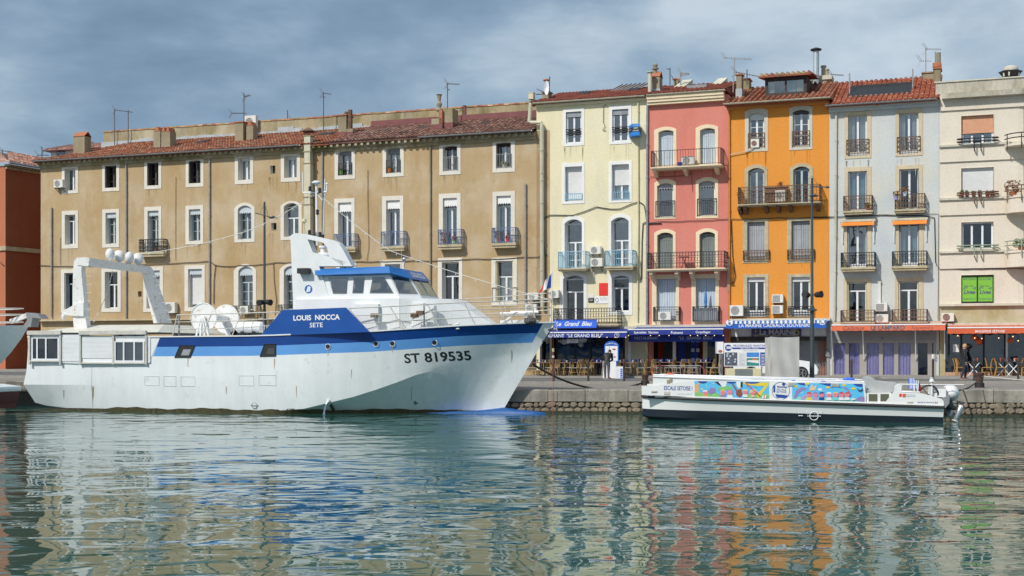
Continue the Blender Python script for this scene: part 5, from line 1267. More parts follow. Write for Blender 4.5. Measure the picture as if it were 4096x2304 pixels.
# Le Grand Bleu, left awning and its sign
o=awning('royal blue restaurant awning with big white name in front of the yellow house',2098,2508,1312,1331,1350,2.6,'navy',z_back=4.15)
T(o,'RESTAURANT  "LE GRAND BLEU"',.45,.42,.64,'whitetxt',bold=.008)
t,x0,x1,z0,z1,y=o;k=MB();cx,cz=x0+(x1-x0)*.905,z0+(z1-z0)*.45
for i in range(12):k.bar((cx+.13*math.cos(i*.5236),y,cz+.13*math.sin(i*.5236)),(cx+.13*math.cos((i+1)*.5236),y,cz+.13*math.sin((i+1)*.5236)),.02)
k.bar((cx-.05,y,cz+.05),(cx+.05,y,cz+.02),.02);k.bar((cx+.05,y,cz+.02),(cx-.03,y,cz-.06),.02);k.build('emblem',M['whitetxt'],t)
k=MB();zt_,zb_=A(2300,1313,-2.3)[1],A(2300,1326,-2.5)[1];
o=board('shop_sign','long bright blue name board in white script above the left restaurant awning','sign',2215,2386,1280,1311,'signblue',off=-1.0,th=.08);T(o,'Le  Grand  Bleu',.47,.52,.86,'whitetxt',shear=.4,bold=.03)
k=MB();x0,x1,z0,z1=o[1],o[2],o[3],o[4]
for b4 in ((x0-.02,x1+.02,z1,z1+.03),(x0-.02,x1+.02,z0-.03,z0)):k.box(b4[0],b4[1],-1.02,-.9,b4[2],b4[3])
k.build('frame',M['navy'],o[0])
# second awning: upper canvas with three words, lower with the name
o=awning('royal blue awning listing specialities in front of the pink house',2512,2894,1304,1318,1338,2.3,'navy',z_back=4.25)
T(o,'Spécialités  Sétoises',.12+.075,.4,.26,'whitetxt',bold=.012);T(o,'Poissons',.52,.4,.125,'whitetxt',bold=.012);T(o,'Coquillages',.79,.4,.15,'whitetxt',bold=.012)
o=board('valance_banner','lower blue fabric banner with grey restaurant name under the specialities awning','banner',2514,2898,1339,1367,'navy',off=-1.9,th=.02)
T(o,'RESTAURANT',.19,.55,.25,'dimtxt');T(o,'"LE  GRAND  BLEU"',.71,.55,.36,'dimtxt')
# La Marine
o=awning('blue and white striped awning of the souvenir shop below the orange house',2905,3306,1279,1291,1312,1.5,'marblue',z_back=4.55)
T(o,'LA MARINE CADEAUX SOUVENIRS',.49,.5,.72,'whitetxt',bold=.012)
t,x0,x1,z0,z1,y=o;k=MB();n=44;f_=0
zb=A(3105,1279,-.1)[1]-.05
for i in range(n):
    if i%2:continue
    xa,xb=x0+(x1-x0)*i/n,x0+(x1-x0)*(i+1)/n
    k.add([(xa,-.1,zb+.004),(xb,-.1,zb+.004),(xb,-1.5,z1+.006),(xa,-1.5,z1+.006)],[(0,3,2,1)])
    k.box(xa,xb,-1.556,-1.551,z1-.045,z1+.12)
k.build('stripe',M['whitetxt'],t)
k=MB();k.box(x0,x1,-1.55,-1.5,z1-.05,z1+.13);k.build('front_band',mat('canvas_mid_blue',(.05,.2,.55),.8),t)
for f2 in (.03,.955):
    cx,cz=x0+(x1-x0)*f2+.04,z0+.3;k=MB()
    for s_ in (-1,1):k.tube([(cx-.16*s_,y,cz+.13),(cx+.08*s_,y,cz+.02),(cx+.14*s_,y,cz-.1),(cx,y,cz-.15),(cx-.14*s_,y,cz-.08)],.025,5)
    k.ball((cx,y,cz),(.06,.015,.06),8,4);k.build('emblem',M['whitetxt'],t)
o=board('shop_sign','dark violet shop sign with gold and silver lettering behind the striped awning','sign',3005,3205,1315,1347,'violet' if 'violet' in M else 'curtpurple',off=-.35,th=.06)
M['violet']=mat('sign_violet',(.07,.055,.15),.5);o[0].children[0].data.materials[0]=M['violet']
M['silver']=mat('sign_silver_lettering',(.5,.47,.48),.5);M['gold']=mat('sign_gold',(.6,.52,.12),.5)
T(o,'La MARINE',.53,.6,.72,'silver',bold=.02);T(o,'CADEAUX - SOUVENIRS - COQUILLAGES',.52,.14,.74,'gold')
t,x0,x1,z0,z1,y=o;k=MB();cx,cz=x0+.25,(z0+z1)/2;k.bar((cx,y,cz-.18),(cx,y,cz+.2),.03);k.bar((cx-.1,y,cz+.1),(cx+.1,y,cz+.1),.03);k.tube([(cx-.16,y,cz-.05),(cx-.08,y,cz-.17),(cx+.08,y,cz-.17),(cx+.16,y,cz-.05)],.016,5)
cx=x1-.25
for i in range(8):k.bar((cx+.12*math.cos(i*.785),y,cz+.12*math.sin(i*.785)),(cx+.12*math.cos((i+1)*.785),y,cz+.12*math.sin((i+1)*.785)),.03)
for i in range(8):k.bar((cx+.12*math.cos(i*.785),y,cz+.12*math.sin(i*.785)),(cx+.18*math.cos(i*.785),y,cz+.18*math.sin(i*.785)),.02)
k.build('emblem',M['gold'],t)
# Marine shopfront: white lintel panels, brown beam and folding lattice grille
a,b_=ox0+.1,ox1-.08
k=MB();zA,zB2,zC=A(3100,1312)[1],A(3100,1346)[1],A(3100,1362)[1]
k.box(a,b_,.1,.2,zB2,4.2);so_=k.build('lintel',M['sur_plain'],OB.root)
k=MB();k.box(a,b_,.05,.2,zC,zB2-.002);k.build('beam',M['joindark'],so_)
k=MB();k.quad((a,.7,1),(b_,.7,1),(b_,.7,zC),(a,.7,zC));k.box(X(3275,1450,.5),X(3305,1450,.5),.5,.69,1,zC,1);k.build('interior_wall',[M['shut_pale'],M['terracotta']],so_)
k=MB();x=a;n=int((b_-a)/.15)
for i in range(n+1):xx=a+(b_-a)*i/n;k.box(xx-.012,xx+.012,.3,.32,1.1,zC)
for i in range(n):
    xa,xb=a+(b_-a)*i/n,a+(b_-a)*(i+1)/n
    for zz in (1.35,1.6,1.85,2.35,2.6,3.05,3.3):
        k.bar((xa,.29,zz),(xb,.29,zz+.12),.014);k.bar((xa,.29,zz+.24),(xb,.29,zz+.12),.014)
k.build('folding_grille',M['irongrey'],so_)
mbx=thing('letter_box','grey letter box on the post between grille and purple curtains','letter box',FA,(X(3312,1420),-.1,A(3312,1426)[1]));x,z=A(3312,1426);k=MB();k.box(x-.1,x+.12,-.14,.0,z,z+.3);k.box(x-.06,x+.08,-.15,-.14,z+.14,z+.22,1);k.build('box',[M['irongrey'],M['white']],mbx)
k=MB();x=X(3312,1400);k.box(x-.07,x+.09,-.05,.05,1,4.3);k.build('post',M['irongrey'],OB.root)
# Le Lamparo
o=awning('faded coral awning of the gift shop with purple curtains',3326,3782,1292,1300,1321,1.2,'coral',z_back=4.5,cassette='pvc')
T(o,'LE LAMPARO',.5,.48,.30,'greytxt',bold=.035);T(o,'Cadeaux',.2,.48,.19,'maroon',shear=.3,bold=-.005);T(o,'Souvenirs',.8,.48,.19,'maroon',shear=.3,bold=-.005)
a,b_=gx0+.15,gx1-.15;zl=A(3530,1362)[1]
M['frgrey']=mat('shop_frame_grey',(.36,.34,.31),.6,var=.06);M['pangrey']=mat('shop_panel_grey',(.29,.30,.31),.7,var=.08)
k=MB();k.box(a,b_,-.02,.1,zl,4.2);sh=k.build('shopfront',M['pangrey'],GB.root)
uu=[3332,3384,3388,3441,3463,3520,3524,3579,3584,3640,3645,3652,3662,3716,3722,3775]
fr_=MB();gl=MB();cu=MB()
doors=[(3331,3385),(3390,3443),(3461,3521),(3526,3582),(3588,3648),(3666,3716),(3722,3771)]
fr_.box(a,b_,-.01,.12,zl-.14,zl-.002);fr_.box(a,b_,.0,.12,1,1.32)
px_=a
for i,(ua,ub)in enumerate(doors):
    xa,xb=X(ua,1440),min(X(ub,1440),b_-.07);fr_.box(px_,xa+.07,.0,.11,1.32,zl-.14);px_=xb-.07
    gl.quad((xa,.06,1.3),(xb,.06,1.3),(xb,.06,zl-.1),(xa,.06,zl-.1))
    if i<5:drape(cu,xa+.05,xb-.05,1.25,zl-.12,.12,.03,.15)
fr_.box(px_,b_,.0,.11,1.32,zl-.14)
fr_.build('frame',M['frgrey'],sh);gl.build('pane',M['paneclear'],sh);cu.build('curtain',M['curtpurple'],sh)
for u in (3327,3452,3662,3779):k=MB();x0,z0=A(u,1310,-.7);k.bar((x0,-.9,z0),(x0-.02,-.12,A(u,1436,-.15)[1]),.05);k.build('awning_arm',M['white'],o[0])
o=board('notice','poster with red and blue print on the right glass door of the gift shop','poster',3727,3749,1416,1447,'whitetxt',off=.0);T(o,'MARCHE',.5,.6,.7,'red');T(o,'SETE',.5,.2,.6,'signblue')
board('notice','small yellowish notice on the right glass door of the gift shop','poster',3749,3765,1403,1419,'shut_cream',off=.0)
o=board('house_number','tiny black house number plate above the purple curtains','sign',3524,3534,1349,1355,'black',off=-.05);T(o,'19',.5,.5,.5,'whitetxt')
# Brasserie
o=awning('red orange brasserie awning with white lettering at the right edge',3790,4240,1296,1311,1333,2.0,'redorange',z_back=4.3)
t,x0,x1,z0,z1,y=o;text(t,'BRASSERIE SÉTOISE',A(3960,1322,-2)[0],y,(z0+z1)/2-.02,A(4020,1322,-2)[0]-A(3901,1322,-2)[0],M['whitetxt'],bold=.012)
a,b_=ex0+.3,ex1-.5
k=MB();k.box(a,b_,.5,.6,1,4);k.box(a,b_,.0,.1,3.7,3.9);k.box(a,b_,.0,.06,1,1.08);bs=k.build('shopfront',M['joindark'],EB.root)
k=MB();k.quad((a,.05,1.05),(b_,.05,1.05),(b_,.05,3.7),(a,.05,3.7));k.build('glazing',M['panedark'],bs)
k=MB();[k.box(X(u,1450)-.05,X(u,1450)+.05,-.02,.12,1,3.9)for u in (3795,3845,3935,4020)];k.build('mullion',M['black'],bs)
k=MB();k.box(a,b_,-.06,-.01,1.1,1.48);k.build('mosaic_plinth',mat('mosaic',(.50,.30,.22),.8,var=.6,scale=22),bs)
k=MB();x=X(4027,1400,-.3);k.box(x-.05,x+.05,-.3,-.2,1.1,3.9);k.build('post',M['whitetxt'],bs)
board('menu_poster','bright printed menu poster inside the brasserie window left of the walking man','poster',3812,3836,1378,1408,'whitetxt',off=-.06)
lampm=emit('lamp_warm',(1,.62,.3),1.8);redlamp=emit('lamp_red',(.9,.05,.02),1.2)
for i,(u,v)in enumerate(((3831,1343),(3899,1352),(3927,1354),(3995,1352),(4052,1346),(4073,1363))):
    x,z=A(u,v,-1.2);t=thing('bulb','%s glowing bulb from the left under the brasserie awning'%ORD[i+1],'light bulb',FA,(x,-1.2,z),'bulbs under the brasserie awning');k=MB();k.ball((x,-1.2,z),.032,8,6);k.build('globe',lampm,t);k=MB();k.tube([(x,-1.2,z+.04),(x,-1.2,3.95)],.008,4);k.build('cord',M['black'],t)
for i,(u,v,r)in enumerate(((3898,1350,.17),(3916,1366,.18),(4041,1362,.15))):
    x,z=A(u,v,-.8);t=thing('lantern','%s red paper lantern from the left under the brasserie awning'%ORD[i+1],'lantern',FA,(x,-.8,z),'red lanterns');k=MB();k.ball((x,-.8,z),(r,r,r*.9),12,8);k.build('shade',redlamp if i<0 else M['redorange'],t);k=MB();k.tube([(x,-.8,z+r*.8),(x,-.8,3.95)],.008,4);k.build('cord',M['black'],t)
for i,u in enumerate((2397,2428,2460,2503,2514,2602,2637,2676,2762,2790,2823,2858,2893)):
    v=1349 if u<2510 else 1342;off=-2.66 if u<2510 else -2.36
    x,z=A(u,v,off);k=MB();k.ball((x,off,z),.024,7,5);k.lathe(x,off,[(.015,z+.03),(.015,z+.07)],6,1)
    solo(k,'bulb',[lampm,M['black']],'%s warm bulb from the left along the blue restaurant awnings'%ORD[i+1],'light bulb',FA,(x,off,z),'bulbs along the blue awnings')
# pink house ground floor: white posts, blue frames and red wall
a,b_=kx0+.3,kx1-.25
k=MB();k.box(a,b_,1.0,1.1,1,4);f2=k.build('shopfront',M['redshop'],PB.root)
k=MB();[k.box(X(u,1440,-.1)-w_/2,X(u,1440,-.1)+w_/2,-.2,0,1,3.9)for u,w_ in ((2520,.16),(2698,.16),(2885,.16))];k.build('post',M['whitetxt'],f2)
k=MB();[k.box(X(p,1440,.6),X(q,1440,.6),.6,.7,1,3.6)for p,q in ((2540,2590),(2653,2690),(2710,2796))];k.build('dark_door',M['interior'],f2)
k=MB();[k.box(X(p,1440,.5),X(q,1440,.5),.5,.56,1,3.5)for p,q in ((2712,2740),(2762,2794),(2825,2832),(2845,2850))];k.build('blue_door',M['navy'],f2)
k=MB();k.box(X(2812,1400,.45),X(2866,1400,.45),.45,.5,1,3.75);k.build('cream_surround',M['sur_cream'],f2)
k=MB();k.box(X(2830,1400,.4),X(2858,1400,.4),.4,.44,1,3.3);k.build('window',M['panedark'],f2)
k=MB();k.box(X(2545,1400,.4),X(2588,1400,.4),.4,.46,1,3.6);k.build('grey_door',M['shut_pale'],f2)
k=MB()
for i in range(3):
    for j in range(2):x=X(2765+j*20,1400,.46);z=3.1-i*.55;k.box(x,x+.18,.46,.49,z,z+.2)
k.build('tile_picture',M['shut_blue'],f2)
# ================================================================= THE TRAWLER
BT=Frame(1.4,54.6,-15.6)
Q=BT.at
M['hull']=mat('hull_white',(.79,.825,.84),.38,var=.04,scale=.8,streak=.07,bump=.35,bscale=1.3,dirt=(.62,.63,.58),dirtamt=.1)
M['bnavy']=mat('hull_dark_blue',(.004,.05,.25),.35,var=.12,scale=1.2)
M['bmid']=mat('wheelhouse_blue',(.01,.14,.44),.4,var=.08)
M['blight']=mat('hull_light_blue',(.12,.33,.72),.4,var=.06,scale=1.2)
M['sw']=mat('superstructure_white',(.78,.80,.81),.42,var=.04,scale=2,streak=.05)
M['swrust']=mat('white_paint_rusting',(.76,.76,.75),.5,var=.05,scale=2,dirt=(.40,.20,.06),dirtamt=.28)
M['foul']=mat('waterline_growth',(.05,.042,.012),.7,var=.6,scale=7,bump=.6,bscale=20)
M['rail']=mat('rail_weathered_white',(.55,.53,.48),.6,var=.15,scale=6)
M['rail2']=mat('panel_edge',(.60,.63,.65),.6)
M['bwin']=glassmat('boat_glass',(.5,.55,.55),.22)
M['dk']=mat('dark_recess',(.02,.022,.025),.7)
shx=[(-24,Q(500,1347,-3)[1]),(-16.0,Q(643,1347,-3)[1]),(-11.4,Q(1041,1343,-3)[1]),(-6.6,Q(1477,1325,-2.8)[1]),(-3.1,Q(1852,1302,-1.8)[1]),(-.6,Q(2150,1291,-.5)[1]),(.35,Q(2217,1289,0)[1])]
shx[0]=(-24,shx[1][1]+.02)
T_ys=[(-22.55,3.05),(-20,3.08),(-16,3.1),(-13,3.1),(-10,3.03),(-7,2.78),(-5,2.42),(-3.1,1.82),(-2,1.32),(-1,.78),(-.4,.42),(.35,.0)]
T_yw=[(-22.55,2.45),(-20,2.72),(-16,2.88),(-12,2.85),(-9.6,2.45),(-7,1.65),(-5,.95),(-3.1,.42),(-2,.14),(-1,.07),(.35,.0)]
T_zc=[(-22.55,.05),(-12,.03),(-9.6,.2),(-7.5,.70),(-4.7,1.60),(-2.2,2.12),(-.6,2.30),(.35,2.36)]
T_yc=[(-22.55,2.75),(-20,2.86),(-16,2.92),(-12,2.92),(-9.6,2.78),(-7.5,2.55),(-4.7,1.95),(-2.2,.95),(-1,.42),(.35,0)]
T_sk=[(-17.5,0),(-16.0,.43),(-14,.0),(-6,0),(-3,.35),(-1,.58),(.35,.6)]
def srow(x):
    zs,ys,yw,zc,yc=(interp(x,t_)for t_ in (shx,T_ys,T_yw,T_zc,T_yc));sk=interp(x,T_sk)
    zk=min(max(1.12,zc+.25),zs-1.0);tk=(zk-zc)/(zs-zc);yk=yc+(ys-yc)*(tk if x>-8 else max(tk,.75))
    rows=[(-.7,yw*.75),(.10,yw+(.02 if x<-10 else 0)),(max(zc,.11),yc if zc>.11 else yw+.03),(zk,yk)]
    for z in ((zk+zs-.83)/2,zs-.83,zs-.43,zs):t_=(z-zk)/(zs-zk);rows.append((z,yk+(ys-yk)*t_))
    out=[]
    for i,(z,y)in enumerate(rows):
        s_=sk if (x>-8 or z>1.6)else 0
        xx=x-s_*(zs-z)
        if x<-22.5:xx +={0:.0,1:.0,2:.0,3:-.22,4:-.05,5:.02,6:.05,7:.05}[i]
        if i<3:z=max(z,(.30+.02*i)*(-20.9-x)/1.65)
        if x>.3:y=0
        out.append((xx,y,z))
    return out
ST=[-22.55,-21.9,-20.8,-19,-17.2,-16.0,-15.0,-13.5,-12,-10.8,-9.6,-8.5,-7.5,-6.6,-5.6,-4.7,-3.9,-3.1,-2.5,-2.0,-1.5,-1.0,-.5,-.05,.15,.35]
SR=[srow(x)for x in ST]
TR=thing('fishing_trawler','large white fishing trawler with dark and light blue bands moored left of centre','boat',BT,(-11,0,0))
hb=MB()
for sgn in (-1,1):
    for i in range(len(ST)-1):
        for r in range(7):
            a,b_,c,d=SR[i][r],SR[i+1][r],SR[i+1][r+1],SR[i][r+1]
            mi=0
            if r == 6 and 5 <= i<len(ST)-3:mi=1
            if r == 5 and 5 <= i<len(ST)-3:mi=2
            if r == 0:mi=3
            ps=[(q[0],sgn*q[1],q[2])for q in (a,b_,c,d)]
            hb.poly(ps if sgn<0 else ps[::-1],mi)
hb.poly([(q[0],-q[1],q[2])for q in SR[0]]+[(q[0],q[1],q[2])for q in reversed(SR[0])],0)
hull=hb.build('hull',[M['hull'],M['bnavy'],M['blight'],M['foul']],TR,smooth=False)
import bmesh
bm_=bmesh.new();bm_.from_mesh(hull.data);bmesh.ops.remove_doubles(bm_,verts=bm_.verts,dist=.002);bm_.to_mesh(hull.data);bm_.free();hull.data.shade_smooth();hull.data.set_sharp_from_angle(angle=R(13))
def hully(x,z):
    pts=[];z=max(z,.13)
    for s_ in SR:
        for p,q in zip(s_[1:],s_[2:]):
            if p[2]<= z <= q[2]or (q is s_[-1]and z>q[2]):
                t_=(z-p[2])/max(1e-6,q[2]-p[2]);pts.append((p[0]+(q[0]-p[0])*t_,p[1]+(q[1]-p[1])*t_));break
    return interp(x,sorted(pts))
from mathutils.bvhtree import BVHTree
horg=ORG[hull.name];hull.data.calc_loop_triangles()
bvh=BVHTree.FromPolygons([v.co+horg for v in hull.data.vertices],[tuple(t_.vertices)for t_ in hull.data.loop_triangles])
def conform(o,d=.006):
    org=ORG[o.name];bm=bmesh.new();bm.from_mesh(o.data);bmesh.ops.triangulate(bm,faces=bm.faces)
    for _ in range(2):
        ed=[e for e in bm.edges if e.calc_length()>.06];bmesh.ops.subdivide_edges(bm,edges=ed,cuts=1);bmesh.ops.triangulate(bm,faces=[f for f in bm.faces if len(f.verts)>3])
    for v in bm.verts:
        h=bvh.ray_cast(Vector((v.co.x+org.x,-20,v.co.z+org.z)),Vector((0,1,0)))[0]
        if h:v.co.y=h.y-d-org.y
    bm.to_mesh(o.data);bm.free()
def hpatch(parent,pxs,m,name,d=.01,th=0):      # polygon measured in the photo laid on the hull side
    pts=[]
    for u,v in pxs:
        x,z=Q(u,v,-2.9)
        for _ in range(4):y=hully(x,z);x,z=Q(u,v,-y)
        pts.append((x,-hully(x,z)-d,z))
    k=MB();k.poly(pts);return k.build(name,m,parent),pts
def uvx(u,v):
    x,z=Q(u,v,-2.9)
    for _ in range(5):y=hully(x,z);x,z=Q(u,v,-y)
    return x,-y,z
# growth band just above the waterline
k=MB();xs_=[-22+i*.25 for i in range(81)]
for a,b_ in zip(xs_,xs_[1:]):
    za,zb_=[max(-.04,min(1,(x+22.2)/4,(-1.5-x)/3)*(.16+.03*math.sin(x*1.7)+.02*math.sin(x*6.1)))for x in (a,b_)]
    k.quad((a,-hully(a,.11)-.012,-.05),(b_,-hully(b_,.11)-.012,-.05),(b_,-hully(b_,zb_)-.012,zb_),(a,-hully(a,za)-.012,za))
k.build('growth_band',M['foul'],hull)
# lettering on the bow, tilted with the sheer
def hulltext(s,u,v,wpx,m,h=None,**kk):
    x,y,z=uvx(u,v);xl=uvx(u-wpx/2,v)[0];xr_=uvx(u+wpx/2,v)[0]
    o=text(TR,s,x,y,z,xr_-xl,m,**kk);conform(o);return o
o=hulltext('ST 819535',1749,1428,268,M['black'],bold=.022,rot=R(3.0),height=.40)
hulltext('+',1662,1612,20,M['greytxt'],bold=.04)
for u,v in ((1312,1387),(1504,1376),(1570,1375),(1739,1371)):
    x,y,z=uvx(u,v);k=MB();k.poly([(x+.095*math.cos(i*.393),-hully(x+.095*math.cos(i*.393),z+.095*math.sin(i*.393))-.012,z+.095*math.sin(i*.393))for i in range(16)]);po=k.build('porthole',M['dk'],TR)
    k=MB();rr=[(x+.11*math.cos(i*.393),-hully(x,z)-.016,z+.11*math.sin(i*.393))for i in range(17)];k.tube(rr,.014,4,cap=False);k.build('rim',M['swrust'],po)
for px in (((720,1382),(781,1382),(762,1430),(699,1430)),((1058,1377),(1104,1376),(1104,1425),(1040,1426))):
    wo_,pts=hpatch(TR,px,M['bwin'],'hull_window',.012);wo_.data.materials[0]=M['dk']
    k=MB();k.tube([(p[0],p[1]-.004,p[2])for p in pts+pts[:1]],.018,4);k.build('rim',M['black'],wo_)
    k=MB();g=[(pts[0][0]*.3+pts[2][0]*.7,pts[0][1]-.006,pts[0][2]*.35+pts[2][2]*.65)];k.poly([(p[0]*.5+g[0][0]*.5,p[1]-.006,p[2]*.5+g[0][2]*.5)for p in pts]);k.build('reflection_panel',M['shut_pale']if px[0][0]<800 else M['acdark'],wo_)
for u0,u1,v0,v1 in ((580,637,1506,1541),(656,704,1505,1544),(724,780,1507,1544),(956,1015,1503,1542),(1036,1104,1501,1540)):
    a,b_=uvx(u0,v1),uvx(u1,v0);k=MB();y=-hully(a[0],a[2])-.010
    ps=[(a[0],y,a[2]),(b_[0],y,a[2]),(b_[0],-hully(b_[0],b_[2])-.01,b_[2]),(a[0],-hully(a[0],b_[2])-.01,b_[2]),(a[0],y,a[2])]
    k.tube(ps,.007,4);k.build('access_panel',M['rail2'],hull)
for u0,u1,v in ((88,370,1537),(370,372,1537)):pass
k=MB();x,y,z=uvx(370,1540);k.tube([uvx(368,1465),uvx(366,1540),uvx(372,1628)],.008,4);k.build('seam',M['irongrey'],hull)
# load line mark, discharge outlet with its jet
x,y,z=uvx(1018,1622);k=MB();rr=[(x+.12*math.cos(i*.4189),y-.01,z+.12*math.sin(i*.4189))for i in range(16)];k.tube(rr,.014,4);k.bar((x-.17,y-.012,z),(x+.17,y-.012,z),.02);k.build('load_line_mark',M['irongrey'],hull)
x,y,z=uvx(1314,1602);k=MB();k.tube([(x,y+.05,z),(x,y-.06,z)],.07,9);k.build('outlet',M['swrust'],hull)
k=MB();k.tube([(x-.01,y-.05,z-.02),(x-.03,y-.2,z-.15),(x-.06,y-.28,z-.42),(x-.08,y-.3,-.03)],[.03,.03,.035,.06],6);solo(k,'water_jet',glassmat('falling_water',(.85,.9,.92),.35),'thin jet of water pouring from the trawler side','water',BT,(x,y-.2,0))
k=MB();k.poly([(x-.07,-hully(x,z-.1)-.014,z-.04),(x+.07,-hully(x,z-.1)-.014,z-.04),(x+.12,-hully(x,.2)-.014,.12),(x-.02,-hully(x,.2)-.014,.12)]);k.build('rust_stain',M['foul'],hull)
k=MB();a=uvx(1650,1510);b_=uvx(1645,1600);k.bar(a,b_,.012);k.ball(a,.03,6,4);k.build('rust_run',M['rusty'],hull)
M['rustpale']=mat('rust_wash',(.50,.36,.22),.7,var=.25,scale=8)
for u,v,l,wpx in ((1098,1434,45,2.5),(752,1432,38,2),(1312,1400,30,2),(1570,1388,26,1.6),(372,1545,60,2.2),(905,1546,34,1.6),(1406,1478,40,1.6),(2046,1400,55,2),(1186,1545,50,2),(255,1560,40,2)):
    hpatch(hull,((u-wpx,v),(u+wpx,v),(u+wpx*.6,v+l*.6),(u,v+l),(u-wpx*.8,v+l*.5)),M['rustpale'],'rust_run',.008)
# bulbous forefoot showing at the waterline
bx,bz=Q(2018,1632,0)
k=MB();tipx=Q(2183,1656,0)[0];n=10
prof=[(tipx,0,.03,.0),(tipx-.15,.14,.06,.0),(tipx-.6,.26,.11,.0),(tipx-1.3,.30,.17,.0),(bx,.30,.24,0),(bx-1.2,.52,.10,0),(bx-3.2,.8,.02,0)]
rings=[]
for x,wy,top,_ in prof:rings.append([(x,-wy,-.3),(x,-wy,top*.35),(x,-wy*.55,top*.85),(x,0,top),(x,wy*.55,top*.85),(x,wy,top*.35),(x,wy,-.3)])
k.add([p for g in rings for p in g],[(i*7+j,i*7+j+1,(i+1)*7+j+1,(i+1)*7+j)for i in range(len(prof)-1)for j in range(6)])
k.build('bulbous_bow',mat('antifouling_blue',(.006,.085,.30),.5,var=.2,dirt=(.25,.2,.1),dirtamt=.15),TR,smooth=True)
# deck
k=MB()
for i in range(len(ST)-1):
    a,b_=SR[i][7],SR[i+1][7];k.quad((a[0],-a[1]+.06,a[2]-.12),(b_[0],-max(b_[1]-.06,0),b_[2]-.12),(b_[0],max(b_[1]-.06,0),b_[2]-.12),(a[0],a[1]-.06,a[2]-.12))
    for s_ in (-1,1):k.bar((a[0],s_*a[1],a[2]),(b_[0],s_*b_[1],b_[2]),.09,.05)
k.build('deck',M['sw'],TR)
# anchor slot on the stem
a,b_=(2200,1320),(2176,1362);xa,za=Q(*a,-.35);xb,zb_=Q(*b_,-.4);k=MB();k.bar((xa,-.25,za),(xb,-.3,zb_),.05);k.bar((xa-.1,-.26,za+.0),(xa+.1,-.26,za+.06),.06);k.bar((xb-.1,-.32,zb_-.04),(xb+.1,-.32,zb_+.04),.06);k.build('anchor',M['black'],TR)
# raised blue bulwark with the name
def P3(u,v,off):x,z=Q(u,v,off);return (x,off,z)
k=MB();off=-3.06
pl=[Q(u,v,off)for u,v in ((1040,1345),(1130,1240),(1382,1230),(1477,1328))]
k.prism(pl,off,off+.1);bw=k.build('bulwark',M['bnavy'],TR);k=MB();k.prism(pl,2.96,3.06);k.build('bulwark',M['bnavy'],TR)
M['bnavy_lit']=mat('hull_dark_blue_lit',(.005,.075,.33),.38,var=.08,scale=1.2);bw.data.materials[0]=M['bnavy_lit']  # same dark hull blue, side light painted in as a paler colour
x,z=Q(1266,1270,off);text(TR,'LOUIS  NOCCA',x,off-.006,z,Q(1360,1270,off)[0]-Q(1174,1270,off)[0],M['whitetxt'],bold=.03,rot=R(1.0),height=.22)
x,z=Q(1265,1300,off);text(TR,'SETE',x,off-.006,z,Q(1291,1290,off)[0]-Q(1239,1290,off)[0],M['whitetxt'],bold=.012,rot=R(1.0),height=.19)
# superstructure block behind the bulwark
def Qx(u,v,off):return Q(u,v,off)[0]
def Qz(u,v,off):return Q(u,v,off)[1]
k=MB();o_=-2.1
x0,x1=Qx(1180,1230,o_),Qx(1598,1200,o_);zbt=2.6;ztp_=Qz(1400,1195,o_)
k.box(x0,x1,-2.1,2.1,zbt,ztp_)
# sloping foredeck casing
f1=Qx(1598,1198,-2.0);f2=Qx(1990,1296,.3);zf=Qz(1640,1192,-2.0);z2=Qz(1990,1298,0)
k.add([(f1,-2.1,2.6),(f1,-2.1,zf),(f1+1.9,-1.1,zf-.02),(f2,-.4,z2),(f2,-.4,2.6),(f1,2.1,2.6),(f1,2.1,zf),(f1+1.9,1.1,zf-.02),(f2,.4,z2),(f2,.4,2.6)],
      [(0,1,2,3,4),(5,9,8,7,6),(1,6,7,2),(2,7,8,3),(4,3,8,9)])
dh=k.build('deckhouse',M['sw'],TR)
for u0,u1,v0,v1 in ((1415,1512,1216,1330),(1647,1693,1211,1300),(1700,1736,1222,1305)):
    o2=-2.3 if u0<1600 else -1.98;x0_,x1_=Qx(u0,v1,o2),Qx(u1,v1,o2);k=MB();k.box(x0_,x1_,o2,o2+.35,3.1 if u0<1650 else 3.45,Qz((u0+u1)/2,v0,o2));k.build('locker',M['sw'],dh)
for u,v in ((1498,1262),(1658,1262),(1681,1251)):x,z=Q(u,v,-2.5);k=MB();k.box(x-.14,x+.14,-2.6,-2.4,z-.08,z+.08);k.box(x-.12,x+.12,-2.61,-2.6,z-.06,z+.06);k.build('floodlight',M['rusty'],dh)
# wheelhouse: faceted box, windows in each facet
WH=MB();zb0=ztp_-.02;zt1=Qz(1500,1092,-1.9)
plan_b=[(Qx(1225,1230,-1.95),-1.95),(Qx(1600,1200,-1.95),-1.95),(Qx(1690,1200,-1.2),-1.2)]
plan_t=[(Qx(1250,1100,-1.9),-1.88),(Qx(1552,1098,-1.85),-1.85),(Qx(1630,1102,-1.12),-1.12)]
plan_b +=[(x,-y)for x,y in plan_b[::-1]];plan_t +=[(x,-y)for x,y in plan_t[::-1]]
n=6
zw0,zw1=Qz(1450,1178,-1.9),Qz(1450,1106,-1.9)
def facet(i,s,h):       # point on facet i at fraction s along and height z
    j=(i+1)%n;t_=(h-zb0)/(zt1-zb0)
    ax_,ay_=[plan_b[i][q]+(plan_t[i][q]-plan_b[i][q])*t_ for q in (0,1)];bx_,by_=[plan_b[j][q]+(plan_t[j][q]-plan_b[j][q])*t_ for q in (0,1)]
    return Vector((ax_+(bx_-ax_)*s,ay_+(by_-ay_)*s,h))
def side_s(u,v):      # fraction along the side facet (plane y about -1.9)
    x=Qx(u,v,-1.92);z=Qz(u,v,-1.92);a=facet(0,0,z).x;b2=facet(0,1,z).x;return (x-a)/(b2-a),z
wins={i:[]for i in range(6)}
